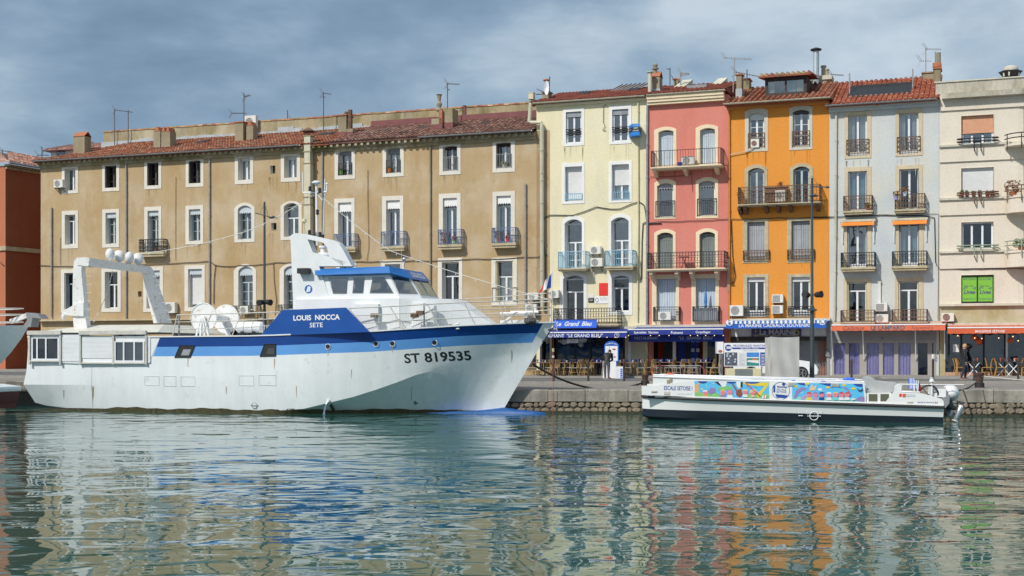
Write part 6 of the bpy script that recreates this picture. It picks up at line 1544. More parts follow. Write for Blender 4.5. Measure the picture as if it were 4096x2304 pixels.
for px in (((1314,1113),(1390,1112),(1387,1175),(1334,1175)),((1415,1112),(1457,1111),(1453,1173),(1411,1173)),((1490,1110),(1535,1110),(1575,1173),(1480,1173))):wins[0].append([side_s(u,v)for u,v in px])
for i in (1,3):wins[i].append([(.10,zw1),(.90,zw1),(.93,zw0+.02),(.07,zw0+.02)])
wins[2]=[[(.05,zw1-.02),(.47,zw1-.02),(.47,zw0),(.05,zw0)],[(.53,zw1-.02),(.95,zw1-.02),(.95,zw0),(.53,zw0)]]
wins[4]=wins[0]
glassq=[]
for i in range(n):
    def F(s,h):return tuple(facet(i,s,h))
    WH.quad(F(0,zb0),F(1,zb0),F(1,zw0-.06),F(0,zw0-.06));WH.quad(F(0,zw1+.06),F(1,zw1+.06),F(1,zt1),F(0,zt1))
    cur0=cur1=0.0;hb_,ht_=zw0-.06,zw1+.06
    for wq in (wins[i]if i != 4 else [[(1-s,h)for s,h in w2][::1]for w2 in wins[4]][::-1]):
        ss=sorted(wq,key=lambda q:q[1]);lo=sorted(ss[:2]);hi=sorted(ss[2:])
        l0,l1,h0,h1=lo[0],lo[1],hi[0],hi[1]
        WH.quad(F(cur0,hb_),F(l0[0],hb_),F(h0[0],ht_),F(cur1,ht_))
        WH.quad(F(l0[0],hb_),F(l1[0],hb_),F(l1[0],l1[1]),F(l0[0],l0[1]));WH.quad(F(h0[0],h0[1]),F(h1[0],h1[1]),F(h1[0],ht_),F(h0[0],ht_))
        WH.quad(F(l0[0],hb_),F(l0[0],l0[1]),F(h0[0],h0[1]),F(h0[0],ht_));WH.quad(F(l1[0],l1[1]),F(l1[0],hb_),F(h1[0],ht_),F(h1[0],h1[1]))
        cur0,cur1=l1[0],h1[0];glassq.append([F(*l0),F(*l1),F(*h1),F(*h0)])
    WH.quad(F(cur0,hb_),F(1,hb_),F(1,ht_),F(cur1,ht_))
WH.poly([tuple(facet(i,0,zb0))for i in range(n)])
wh=WH.build('wheelhouse',M['sw'],TR)
for g in glassq:
    k=MB();k.poly(g);go=k.build('window',M['bwin'],wh)
k=MB();k.box(plan_b[0][0]+.2,plan_b[1][0]-.3,-.2,.1,zb0+.02,zw0+.25);k.box(plan_b[1][0]-1.4,plan_b[1][0]-.9,-.9,-.5,zb0+.02,zw0+.28);k.build('console',M['irongrey'],wh)
k=MB()
for g in glassq:k.tube([Vector(p)for p in g+g[:1]],.018,4)
k.build('window_seal',M['irongrey'],wh)
# blue visor roof
pr0=[(Qx(1262,1098,-2.1),-2.15),(Qx(1560,1092,-2.1),-2.1),(Qx(1646,1115,-1.22),-1.22)];pr0 +=[(x,-y)for x,y in pr0[::-1]]
pr1=[(Qx(1258,1070,-1.95),-1.9),(Qx(1556,1060,-1.9),-1.9),(Qx(1618,1076,-1.12),-1.12)];pr1 +=[(x,-y)for x,y in pr1[::-1]]
zl=[zt1-.06,zt1-.02,Qz(1646,1117,-.98)];zh=[Qz(1258,1076,-1.95),Qz(1556,1065,-1.9),Qz(1620,1079,-.9)];zl += zl[::-1];zh += zh[::-1]
m7=6
k=MB();k.add([(x,y,z)for (x,y),z in zip(pr0,zl)]+[(x,y,z)for (x,y),z in zip(pr1,zh)],[(i,(i+1)%m7,(i+1)%m7+m7,i+m7)for i in range(m7)]+[tuple(range(m7,2*m7)),tuple(range(m7-1,-1,-1))])
ro=k.build('wheelhouse_roof',M['bmid'],TR)
a,b_=Vector((pr0[2][0],pr0[2][1],zl[2])),Vector((pr0[3][0],pr0[3][1],zl[3]));c_=Vector((pr1[2][0],pr1[2][1],zh[2]));d_=Vector((pr1[3][0],pr1[3][1],zh[3]))
to=text(TR,'LOUIS NOCCA',0,0,0,1,M['whitetxt'],bold=.02,name='roof_lettering');org=ORG[to.name]
hh=max(v.co.z+org.z for v in to.data.vertices)
for v in to.data.vertices:
    p=v.co+org;s_=.5+p.x*.7;t_=.5+(p.z/(2*hh))*.55;q=a.lerp(b_,s_).lerp(c_.lerp(d_,s_),t_);nn=(b_-a).cross(c_-a).normalized();nn=nn if nn.x>0 else -nn;v.co=q+nn*.012-org
# fin mast frame on both sides
def fin(off):
    S=lambda x,y:Q(600+.552*x,900+.552*y,off)
    outer=[S(*p)for p in ((1046,612),(1035,330),(1024,95),(1032,72),(1060,60),(1130,66),(1335,112),(1375,135),(1405,180),(1462,298),(1405,300))]
    k=MB();w1_,w2_=off-.1,off+.4
    def pg(*pts):k.prism([S(*p)for p in pts],w1_,w2_)
    pg((1046,612),(1030,200),(1024,95),(1090,90),(1148,104),(1188,200),(1232,300),(1330,600))
    pg((1024,95.1),(1032,72),(1060,60),(1130,66),(1148,103.9),(1090,89.9))
    pg((1130.2,66),(1335,112),(1375,135),(1290,165),(1262,128),(1148.2,104))
    pg((1375.2,135.1),(1405,180),(1470,300),(1405,300),(1305,228),(1290.2,165.1))
    pg((1188.2,200),(1430,268),(1404.8,300),(1232.2,300.2))
    return k
k=fin(-1.85);fn=k.build('mast_frame',M['sw'],TR);
S=lambda x,y,o:(lambda q:(q[0],o,q[1]))(Q(600+.552*x,900+.552*y,o))
x,z=Q(600+.552*1148,900+.552*465,-1.96);k=MB();ci=MB();ci.poly([(x+.175*math.cos(i*.35),-1.957,z+.175*math.sin(i*.35))for i in range(18)]);ro2=ci.build('emblem',M['bmid'],TR);text(TR,'B',x,-1.962,z,.2,M['whitetxt'],shear=.3,bold=.05,name='emblem_letter')
k=MB();a,b_=S(1155,335,-2.0),S(1120,345,-2.0);k.box(a[0]-.45,a[0]+.05,-2.25,-1.96,a[2]-.1,a[2]+.12);k.build('searchlight',M['black'],fn)
# radar on the roof
k=MB();x,z=Q(1293,1030,-.3);k.lathe(x,-.3,[(.28,z-.1),(.42,z),(.40,z+.1),(.2,z+.2),(.12,z+.22),(.12,z+.4),(.18,z+.42),(.18,z+.5)],14);k.tube([(x-.6,-.3,z+.15),(x-.25,-.3,z+.1)],.05,6);k.tube([(x,-.3,z-.8),(x,-.3,z)],.05,6);k.build('radar',M['white'],TR,smooth=True,auto=35)
# mast with yard, dome, lamps
mx_,mz0=Q(1268,945,-.2);mz1=Qz(1261,742,-.2)
k=MB();k.tube([(mx_,-.2,mz0-.4),(mx_-.02,-.2,mz1)],.06,8);ya,zy=Q(1212,771,-.2);yb2,_=Q(1306,771,-.2);k.tube([(ya,-.2,zy),(yb2,-.2,zy)],.035,6);k.tube([(ya,-.2,zy),(ya-.02,-.2,Qz(1211,688,-.2))],.025,5);k.tube([(yb2,-.2,zy),(yb2+.02,-.2,zy+.3)],.03,5);k.ball((yb2+.02,-.2,zy+.34),.06,8,5)
k.tube([(Qx(1292,940,-.2),-.2,mz0-.3),(Qx(1299,715,-.2),-.2,Qz(1299,715,-.2))],.022,5);k.bar((mx_,-.2,zy-.05),(Qx(1290,790,-.2),-.2,zy-.35),.03)
ma=k.build('mast',M['white'],TR)
k=MB();x=mx_-.03;k.lathe(x,-.2,[(.05,mz1),(.1,mz1+.05),(.2,mz1+.1),(.2,mz1+.14),(.1,mz1+.2),(.02,mz1+.21)],14);k.build('satellite_dome',M['white'],ma,smooth=True,auto=40)
for u,v in ((1240,755),(1279,762),(1270,848),(1238,930),(1280,938),(1291,948)):x,z=Q(u,v,-.35);k=MB();k.lathe(x,-.35,[(.07,z-.1),(.08,z-.08),(.065,z-.06),(.065,z+.06),(.08,z+.08),(.03,z+.11)],9);k.bar((x,-.35,z-.09),(mx_,-.2,z-.11),.03);k.build('navigation_lamp',M['black'],ma)
x,z=Q(1217,890,-.8);k=MB();k.tube([(x,-.8,z-.5),(x,-.8,z)],.03,6);k.lathe(x,-.8,[(.08,z),(.12,z+.04),(.10,z+.06),(.09,z+.14),(.04,z+.17)],9);k.build('beacon',M['shut_cream'],ma)
# whip aerials and a sphere on the wheelhouse roof
for u,v0,v1 in ((1521,1062,818),(1606,1062,985),(1683,1075,880)):x,z=Q(u,v0,-1.2);k=MB();k.tube([(x,-1.2,z-.1),(x,-1.2,Qz(u,v1,-1.2))],.011,5);k.build('whip_aerial',M['rail'],ro)
x,z=Q(1617,1037,-1.2);k=MB();k.ball((x,-1.2,z),.09,10,7);k.tube([(x,-1.2,z-.35),(x,-1.2,z)],.02,5);k.build('compass_sphere',M['steel'],ro,smooth=True)
# stern: flush house with windows and roller shutters
S5=lambda x,y:(x*.552,900+y*.552)
off=-3.10
k=MB();q0,q1,q2,q3=[Q(*S5(*p),off)for p in ((200,790),(215,992),(1068,1022),(1160,812))]
xs0=q0[0];xE=q3[0]
k.add([(q1[0],off,q1[1]),(q2[0],off,q2[1]),(q3[0],off,q3[1]),(q0[0],off,q0[1]),(q1[0],3.1,q1[1]),(q2[0],3.1,q2[1]),(q3[0],3.1,q3[1]),(q0[0],3.1,q0[1])],[(0,1,2,3),(4,7,6,5),(0,4,5,1),(1,5,6,2),(2,6,7,3),(3,7,4,0)])
ah=k.build('stern_house',M['sw'],TR)
def sq(u0,u1,v0,v1,o2=off-.015):
    a=Q(*S5(u0,v1),o2);b2=Q(*S5(u1,v0),o2);return a[0],b2[0],a[1],b2[1]
for u0,u1,v0,v1 in ((232,432,815,985),(832,1050,842,998)):
    a,b2,c,d=sq(u0,u1,v0,v1,off-.02);k=MB();k.box(a,b2,off-.02,off-.012,c,d);w_=k.build('window',M['interior'],ah)
    k=MB();k.quad((a,off-.03,c),(b2,off-.03,c),(b2,off-.03,d),(a,off-.03,d));k.build('pane',M['panedark'],w_)
    k=MB();fs=(.0,.18,.5,.95)if u0<500 else (.0,.29,.64,.95)
    for f_ in fs:k.box(a+(b2-a)*f_,a+(b2-a)*f_+.07,off-.07,off-.035,c+.09,d)
    k.box(a,b2,off-.071,off-.034,c,c+.1);k.box(a,b2,off-.071,off-.034,d-.04,d);k.build('frame',M['joinery'],w_)
for u0,u1,v0,v1 in ((444,574,795,990),(590,815,806,965),(1062,1090,805,1000)):
    a,b2,c,d=sq(u0,u1,v0,v1);k=MB();slats(k,a,b2,c,d,off-.015,p=.055,d=.014);k.build('roller_shutter',M['joinery'],ah)
k=MB()
for u in (212,436,580,820,1058):a,b2,c,d=sq(u-5,u+7,795,1012,off-.06);k.box(a,b2,off-.09,off-.005,c,d)
for u0,u1 in ((197,440),(572,1058)):a,b2,c,d=sq(u0,u1,775,795,off-.1);k.box(a,b2,off-.13,off-.001,c,d+.06)
for u0,u1,vv in ((215,430,985),(585,1055,1000)):a,b2,c,d=sq(u0,u1,vv-3,vv+5,off-.1);k.box(a,b2,off-.1,off-.002,c,d)
k.build('shutter_box',M['rail'],ah)
ah.children[-1].data.materials[0]=M['joinery']
# low hipped roof of the stern house
zr0=q0[1]+.05;k=MB();rx0,rx1=q0[0]-.02,xE-.1
k.add([(rx0,-3.15,zr0),(rx1,-3.15,zr0),(rx1,3.15,zr0),(rx0,3.15,zr0),(rx0+2.2,-1.6,zr0+.36),(rx1-.6,-1.6,zr0+.36),(rx1-.6,1.6,zr0+.36),(rx0+2.2,1.6,zr0+.36)],[(0,1,5,4),(1,2,6,5),(2,3,7,6),(3,0,4,7),(4,5,6,7)])
k.build('house_roof',mat('cream_grp',(.66,.64,.56),.5,var=.08,dirt=(.4,.35,.25),dirtamt=.12),TR)
# gantry athwart the stern
L5=lambda x,y,o:(lambda q:Vector((q[0],o,q[1])))(Q(x*.552,900+y*.552,o))
k=MB();a=-2.1;wq=.16
def loft(pts_a,pts_b):      # two 4-point sections
    vs=pts_a+pts_b;k.add(vs,[(0,1,2,3),(7,6,5,4)]+[(i,i+4,(i+1)%4+4,(i+1)%4)for i in range(4)])
def sec(x0,x1,y,o):p,q=L5(x0,y,o),L5(x1,y,o);d=Vector((0,wq,0));return [p-d,q-d,q+d,p+d]
loft(sec(553,648,770,-2.1),sec(540,632,640,-2.1));loft(sec(540,632,640,-2.1),sec(545,604,330,-2.1));loft(sec(545,604,330,-2.1),sec(552,612,262,-2.1));loft(sec(552,612,262,-2.1),sec(575,650,238,-2.1))
pA=[L5(565,238,-2.3),L5(650,238,-2.3),L5(640,300,-2.3),L5(560,290,-2.3)];pB=[L5(1040,293,2.0),L5(1082,305,2.0),L5(1070,350,2.0),L5(1020,345,2.0)]
k.add(pA+pB,[(0,1,2,3),(7,6,5,4)]+[(i,i+4,(i+1)%4+4,(i+1)%4)for i in range(4)])
loft(sec(1040,1105,340,2.1),sec(1020,1082,300,2.1));loft(sec(1125,1235,712,2.1),sec(1040,1105,340,2.1))
p=[L5(*q,-2.35)for q in ((565,562),(604,562),(604,660),(545,660),(450,650),(448,628))];q2=[v+Vector((0,.5,0))for v in p]
k.add(p+q2,[tuple(range(6)),tuple(range(11,5,-1))]+[(i,i+6,(i+1)%6+6,(i+1)%6)for i in range(6)])
ga=k.build('gantry',M['swrust'],TR)
k=MB()
for i in range(8):q=L5(622,250+i*60,-2.4);k.bar(q,q+Vector((.3,-.02,0)),.02)
for i in range(6):q=L5(1105+i*18,375+i*62,1.8);k.bar(q,q+Vector((.34,-.02,0)),.02)
k.build('step_rung',M['rail'],ga)
k=MB();q=L5(460,645,-2.4);k.lathe(q.x,q.y,[(.02,q.z-.25),(.08,q.z-.22),(.1,q.z-.1),(.06,q.z)],9);k.build('hanging_block',M['sw'],ga)
for i,(x,y,o2)in enumerate(((798,212,-.4),(862,225,.2),(938,236,.9),(1000,245,1.5))):
    c=L5(x,y,o2);k=MB();r=.33;tl=.5 if i%2 == 0 else -.3;n=14
    dv=Vector((-.6 if i%2 == 0 else .55,-.7,.1)).normalized();e1=dv.cross(Vector((0,0,1))).normalized();e2=e1.cross(dv)
    k.ball(c,(.27 if i%2 else .2,.24,.27),14,10)
    k.bar(c-Vector((0,0,.1)),c-Vector((-.05,0,.45)),.08);k.build('deck_lamp',M['swrust'],ga,smooth=True,auto=40)
# net drum: two flanges on an axle, A-frame
k=MB();
cA=P3(815,1270,-.9);cB=P3(903,1275,1.1);r=.62;cB=(cB[0]+.0,1.1,cB[2])
def disc(k,c,r,t_,n=26):
    vs=[(c[0]+r*math.cos(6.283*j/n),c[1]+s_,c[2]+r*math.sin(6.283*j/n))for s_ in (0,t_)for j in range(n)]
    k.add(vs,[tuple(range(n)),tuple(range(2*n-1,n-1,-1))]+[(j,j+n,(j+1)%n+n,(j+1)%n)for j in range(n)])
disc(k,cA,r,.05);disc(k,cB,r+.03,.05);nd=None
k.tube([(cA[0],cA[1],cA[2]),(cB[0],cB[1],cB[2])],.16,12);nd=k.build('net_drum',M['swrust'],TR,smooth=False)
k=MB();rr=[(cA[0]+r*math.cos(6.283*j/26),cA[1]-.01,cA[2]+r*math.sin(6.283*j/26))for j in range(27)];k.tube(rr,.025,4,cap=False);k.tube([(cA[0],-1.0,cA[2]),(cA[0],-.85,cA[2])],.09,8)
for dx in (-.35,.35,-.12,.12):k.bar((cA[0]+dx*1.1,-1.02,2.9),(cA[0]+dx*.25,-1.02,cA[2]),.06)
k.build('drum_frame',M['sw'],nd);k=MB();k.bar((cB[0]-.3,1.0,cB[2]),(cB[0]+.4,1.0,3.0),.14);k.build('drum_frame',M['sw'],nd)
# liferaft canister
lr=MB();a,b_=Q(948,1309,-1.9),Q(1053,1309,-1.9);r=.235;prof=[0,.06,.3,.31,.36,.62,.63,.68,.94,1.0]
ps=[Vector((a[0]+(b_[0]-a[0])*f_,-1.9,a[1]))for f_ in prof];lr.tube(ps,[r*.7,r,r,r*1.06,r,r,r*1.06,r,r,r*.7],16)
lrt=thing('liferaft_canister','white drum shaped liferaft canister lashed on the trawler side deck','liferaft',BT,(a[0]+.5,-1.9,a[1]-r));lr.build('canister',M['sw'],lrt,smooth=True,auto=40)
k=MB();k.box(a[0]+.25,a[0]+.4,-2.1,-1.7,a[1]-r-.2,a[1]-r+.03);k.box(b_[0]-.45,b_[0]-.3,-2.1,-1.7,a[1]-r-.2,a[1]-r+.03);k.build('cradle',M['dk'],lrt)
k=MB()
for f_ in (.33,.66):x=a[0]+(b_[0]-a[0])*f_;k.tube([(x,-1.9+(r+.02)*math.cos(t_*.628),a[1]+(r+.02)*math.sin(t_*.628))for t_ in range(11)],.012,4,cap=False)
k.build('strap',M['rail'],lrt)
# railings
def railrun(tops,bases,mids=2,r=.022,o=-2.95,name='railing'):
    k=MB();tp=[P3(u,v,oo)for u,v,oo in tops];bp=[P3(u,v,oo)for u,v,oo in bases]
    k.tube(tp,r*1.2,6)
    for m_ in range(1,mids+1):
        k.tube([Vector(t_).lerp(Vector(b2),m_/(mids+1))for t_,b2 in zip(tp,bp)],r*.8,5)
    for t_,b2 in zip(tp,bp):k.tube([b2,t_],r,5)
    return k.build(name,M['rail'],TR)
railrun([(708,1260,-2.9),(845,1257,-2.9),(965,1253,-2.9),(1120,1248,-2.9)],[(690,1346,-2.95),(808,1344,-2.95),(928,1343,-2.95),(1062,1330,-2.95)])
k=MB();
for u in (1054,1072):k.tube([P3(u,1253,-2.9),P3(u,1340,-2.9)],.018,5)
k.tube([P3(716,1262,-2.7),P3(716,1346,-2.7)],.04,6);k.build('stanchion',M['irongrey'],TR)
bt=[(1395,1233,-2.85),(1560,1226,-2.6),(1710,1217,-2.2),(1856,1210,-1.7),(1995,1205,-1.15),(2120,1199,-.6),(2204,1198,-.15)]
bb=[(1470,1323,-2.75),(1615,1315,-2.5),(1757,1308,-2.1),(1902,1300,-1.6),(2025,1296,-1.1),(2146,1291,-.55),(2205,1289,-.1)]
railrun(bt,bb)
far=[(-8.0,2.7,0),(-6,2.5,0),(-4,2.0,0),(-2.2,1.3,0),(-.8,.6,0),(.2,.1,0)]
k=MB();zt_=4.75
for h in (0,.35,.7):k.tube([(x,y,3.75+.28+h+(x+8)*.03)for x,y,_ in far],.02,5)
for x,y,_ in far:k.tube([(x+.25,y,3.4),(x,y,3.75+.98+(x+8)*.03)],.02,5)
k.build('railing',M['rail'],TR)
# netting on the bow rail
k=MB();tp=[Vector(P3(u,v,oo))for u,v,oo in bt];bp=[Vector(P3(u,v,oo))for u,v,oo in bb]
for i in range(len(tp)-2):
    for q in range(14):
        f0=q/14
        for (c0,c1)in ((0,1),(1,0)):
            t0,t1=f0,min(1,f0+.22);k.bar(tp[i].lerp(tp[i+1],t0).lerp(bp[i].lerp(bp[i+1],t0),.35+.65*c0),tp[i].lerp(tp[i+1],t1).lerp(bp[i].lerp(bp[i+1],t1),.35+.65*c1),.005)
k.build('netting',M['rail'],TR)
for u in (1795,1826):x,z=Q(u,1306,-1.9);k=MB();k.lathe(x,-1.75,[(.12,z-.1),(.09,z-.02),(.07,z+.08),(.12,z+.1),(.11,z+.13)],10);k.build('bitt',M['swrust'],TR)
# windlass and gear at the bow
k=MB();x,z=Q(2090,1285,-.3);k.box(x-.9,x+.5,-.5,.5,z-.15,z+.05);k.tube([(x-.9,-.5,z+.32),(x+.4,-.5,z+.32)],.06,7);k.tube([(x-.7,.4,z+.4),(x+.5,.4,z+.4)],.06,7);k.bar((x-.7,-.45,z),(x-.3,-.45,z+.32),.08);k.bar((x+.2,-.45,z),(x+.2,-.45,z+.3),.1);wl=k.build('windlass',M['swrust'],TR)
k=MB();x2,z2_=Q(2122,1285,-.5);k.tube([(x2-.22,-.55,z2_),(x2+.22,-.55,z2_)],.14,12);k.build('winch_drum',M['black'],wl)
# flag and staff
fs_=MB();p0,p1=P3(2201,1292,-.1),P3(2209,1083,-.1);fs_.tube([p0,p1],.022,6);ft=thing('flag','french tricolour flag flying from the white staff at the trawler bow','flag',BT,p0);fs_.build('flagstaff',M['whitetxt'],ft)
k=MB();na,nb=9,6;C0,C1,D0,D1=[Vector(P3(u,v,-.1))for u,v in ((2206,1095),(2203,1158),(2155,1172),(2153,1176))]
C0,C1=Vector(P3(2207,1091,-.1)),Vector(P3(2204,1150,-.1));D0,D1=Vector(P3(2172,1135,-.1)),Vector(P3(2153,1173,-.1))
gr=[]
for i in range(na+1):
    s_=i/na
    for j in range(nb+1):
        p=C0.lerp(D0,s_).lerp(C1.lerp(D1,s_),j/nb);p += Vector((0,.09*math.sin(s_*7+j*.3),.0));gr.append(tuple(p))
for i in range(na):
    for j in range(nb):pass
k.add(gr,[(i*(nb+1)+j,(i+1)*(nb+1)+j,(i+1)*(nb+1)+j+1,i*(nb+1)+j+1)for i in range(na)for j in range(nb)])
k.m=[[0,1,2][min(2,i // 3)]for i in range(na)for j in range(nb)]
M['flagb']=mat('flag_blue',(.03,.06,.30),.8);M['flagr']=mat('flag_red',(.60,.03,.03),.8)
k.build('flag_cloth',[M['flagb'],M['whitetxt'],M['flagr']],ft,smooth=True)
# string lights
def strings(label,pts,sag,nb_):
    ps=[]
    for a,b_ in zip(pts,pts[1:]):
        a,b_=Vector(a),Vector(b_)
        for i in range(24):t_=i/24;q=a.lerp(b_,t_);q.z -= sag*4*t_*(1-t_);ps.append(q)
    ps.append(Vector(pts[-1]));t=thing('string_lights',label,'string lights',BT,ps[0]);k=MB();k.tube(ps,.014,5);k.build('wire',M['ac'],t)
    k=MB()
    for i in range(nb_):p=ps[int((i+.5)/nb_*(len(ps)-1))];k.ball((p.x,p.y,p.z-.06),.03,6,4)
    k.build('bulb',M['ac'],t)
strings('string of bulbs from the trawler mast down to the bow flagstaff',[(mx_,-.2,zy),P3(1560,1003,-.15),P3(2204,1200,-.1)],.08,16)
strings('string of bulbs from the trawler mast aft to the stern gantry',[(mx_,-.2,zy),P3(985,925,0),P3(560,1015,.5)],.12,14)
strings('hanging bulb string from the gantry top down to the stern house roof',[P3(450,1080,-1),P3(425,1180,-1),P3(372,1290,-1)],.05,8)

# ================================================================= SMALL TOUR BOAT
SB=Frame(10.5,49.91,-9.7);H=SB.at
M['sbw']=mat('tour_boat_white',(.80,.81,.80),.3,var=.03,scale=1,bump=.05,bscale=2)
M['sbfoul']=mat('tour_boat_antifouling',(.012,.02,.032),.5,var=.2)
M['rubber']=mat('rubbing_strake_black',(.035,.035,.038),.6,var=.15)
TB=thing('tour_boat','long low white electric tour boat with cartoon mural panels moored at right','boat',SB,(0,0,0))
C4=lambda x,y:(2550+.3106*x,1250+.3106*y);C5=lambda x,y:(3100+.3106*x,1250+.3106*y);C6=lambda x,y:(3550+.3106*x,1250+.3106*y)
yN=-1.6
bowx=H(2569,1560,-.9)[0];stx=H(3775,1630,yN)[0]
# station rows: keel, waterline-ish, antifouling top, strake bottom, strake top, deck edge
zR0=H(2572,1585,-.9)[1];zR1=H(3775,1629,yN)[1];zA0=H(2569,1634,-.9)[1];zA1=H(3772,1669,yN)[1];zB0=H(2569,1658,-.9)[1]
def hbm(x):t_=(x-bowx)/(stx-bowx);return 1.6*min(1,(.55+.45*math.sqrt(min(1,t_/.16))))
srs=[];xsb=[bowx+(stx-bowx)*f_ for f_ in (0,.02,.05,.09,.14,.2,.3,.45,.6,.75,.9,1.0)]
for x in xsb:
    t_=(x-bowx)/(stx-bowx);hb_=hbm(x);zr_=zR0+(zR1-zR0)*(t_ ** .9);za_=zA0+(zA1-zA0)*t_;zk_=-.35 if t_>.2 else .12-(.47*(t_/.2)** .7)
    srs.append([(x+.0,hb_*.72,zk_),(x,hb_*.90,max(za_-.28,zk_+.06)),(x,hb_*.93,za_),(x,hb_*.985,zr_-.05),(x,hb_,zr_+.05),(x,hb_*.985,zr_+.055),(x,hb_*.985,zr_+.10)])
k=MB()
for s_ in (-1,1):
    for i in range(len(xsb)-1):
        for r in range(6):
            ps=[(q[0],s_*q[1],q[2])for q in (srs[i][r],srs[i+1][r],srs[i+1][r+1],srs[i][r+1])];k.poly(ps if s_<0 else ps[::-1],1 if r<2 else 0)
k.poly([(q[0],-q[1],q[2])for q in srs[0]]+[(q[0],q[1],q[2])for q in srs[0][::-1]]);k.poly([(q[0],q[1],q[2])for q in srs[-1]]+[(q[0],-q[1],q[2])for q in srs[-1][::-1]],0)
for i in range(len(xsb)-1):a,b_=srs[i][6],srs[i+1][6];k.quad((a[0],-a[1],a[2]-.01),(b_[0],-b_[1],b_[2]-.01),(b_[0],b_[1],b_[2]-.01),(a[0],a[1],a[2]-.01))
sh_=k.build('hull',[M['sbw'],M['sbfoul']],TB)
bm_=bmesh.new();bm_.from_mesh(sh_.data);bmesh.ops.remove_doubles(bm_,verts=bm_.verts,dist=.001);bm_.to_mesh(sh_.data);bm_.free();sh_.data.shade_smooth();sh_.data.set_sharp_from_angle(angle=R(25))
k=MB();k.tube([(s[3][0],-s[4][1]-.03,(s[3][2]+s[4][2])/2)for s in srs],.055,8);k.tube([(s[3][0],s[4][1]+.03,(s[3][2]+s[4][2])/2)for s in srs],.055,8);k.build('rubbing_strake',M['rubber'],TB)
yS=-1.55
def panel(pts,y,m,nm,parent=TB,th=.03,mir=True):
    k=MB();pl=[H(u,v,y)for u,v in pts];k.prism(pl,y,y+th)
    if mir:k2=MB();k2.prism(pl,-y-th,-y);k2.build(nm,m,parent)
    return k.build(nm,m,parent)
panel([C4(55,1062),C4(52,945),C4(200,945),C4(735,880),(3077,1523),C4(1700,1120),C4(1695,1118)],yS,M['sbw'],'bow_bulwark')
tb=panel([C4(197,944),C4(200,818),C4(780,822),(3077,1522.5),C4(735,880)],yS+.06,M['sbw'],'upper_side',th=.04)
panel([(3077,1523),(3168,1527),(3168,1609),(3077,1600)],yS,M['sbw'],'side_panel');
panel([(3168,1527),(3458,1528),C5(1172,1170),(3168,1609)],yS+.004,M['sbw'],'side_panel')
# murals: plain generic cartoon scene in the colours of the panels
def mc(n_,c):
    if 'mu_'+n_ not in M:M['mu_'+n_]=mat('mural_'+n_,c,.5,var=.02)
    return M['mu_'+n_]
sky_,pinkc,yel,grn,org_,dkb,pur,tea,red_,wht,blk,sand=[mc(a_,c)for a_,c in (('sky',(.10,.52,.85)),('skin',(.85,.25,.32)),('yellow',(.80,.62,.05)),('green',(.22,.55,.18)),('orange2',(.80,.42,.12)),('deepblue',(.02,.06,.33)),('purple',(.30,.22,.48)),('teal',(.20,.65,.62)),('mred',(.65,.05,.06)),('mwhite',(.8,.8,.8)),('mblack',(.03,.03,.05)),('sand',(.75,.55,.38)))]
def mural(pts,label):
    y=yS-.004;pl=[H(u,v,y)for u,v in pts];k=MB();k.poly([(x,y,z)for x,z in pl]);return k.build('mural_panel',sky_,TB)
m1=mural([C4(735,882),C4(1695,893),C4(1693,1112),C4(737,1080)],'');m2=mural([C5(262,905),C5(1128,918),C5(1156,1162),C5(220,1135),C5(222,945),C5(258,945)],'')
lay=[0]
def shape(par,C,pts,m,nm='mural_shape'):
    lay[0]+= 1;y=yS-.006-.0007*lay[0];k=MB();k.poly([(lambda q:(q[0],y,q[1]))(H(*C(*p),y))for p in pts]);return k.build(nm,m,par)
def circ(cx,cy,rx,ry=None,a0=0,a1=360,n=14):ry=ry or rx;return [(cx+rx*math.cos(R(a0+(a1-a0)*i/n)),cy+ry*math.sin(R(a0+(a1-a0)*i/n)))for i in range(n+(a1-a0<360))]
def fig(par,C,cx,cy,r,hair,body,hat=None):
    shape(par,C,[(cx-r*1.1,cy+r*2.0),(cx-r*.9,cy+r*.9),(cx+r*.9,cy+r*.9),(cx+r*1.1,cy+r*2.0)],body)
    shape(par,C,circ(cx,cy-r*.18,r*1.08,r*1.0,180,360,10),hair);shape(par,C,circ(cx,cy,r,r*.95),pinkc)
    if hat:shape(par,C,[(cx-r,cy-r*.5),(cx-r*.7,cy-r*1.1),(cx+r*.7,cy-r*1.1),(cx+r,cy-r*.5)],hat)
    for dx in (-.35,.3):shape(par,C,circ(cx+dx*r,cy-r*.05,r*.1,n=6),blk)
    shape(par,C,circ(cx,cy+r*.45,r*.25,r*.1,n=6),mc('mred',0))
lay[0]=0
shape(m1,C4,[(740,940),(790,900),(790,1030),(740,1030)],org_);shape(m1,C4,[(740,1030),(1000,1030),(1160,1095),(740,1078)],grn);shape(m1,C4,[(1400,1050),(1560,1030),(1692,1060),(1692,1110),(1400,1100)],grn)
shape(m1,C4,[(1350,895),(1690,900),(1690,930),(1560,1100),(1530,1060),(1640,950),(1400,935)],yel);shape(m1,C4,circ(840,884,60,30,0,180),dkb);shape(m1,C4,circ(1210,892,60,24,0,180),dkb);shape(m1,C4,circ(1480,896,90,22,0,180),dkb)
shape(m1,C4,circ(1130,1000,95,55,180,360),grn);shape(m1,C4,[(990,890),(1150,888),(1140,950),(1090,960)],mc('mwhite',0));shape(m1,C4,[(990,890),(1040,890),(1090,955),(1040,930)],blk)
shape(m1,C4,[(1270,892),(1320,892),(1350,950),(1310,980),(1280,950)],wht);shape(m1,C4,[(1330,895),(1355,895),(1350,965),(1325,960)],blk)
fig(m1,C4,870,1035,32,dkb,org_,wht);shape(m1,C4,[(905,1020),(940,965),(1000,975),(1000,1030),(930,1050)],pur)
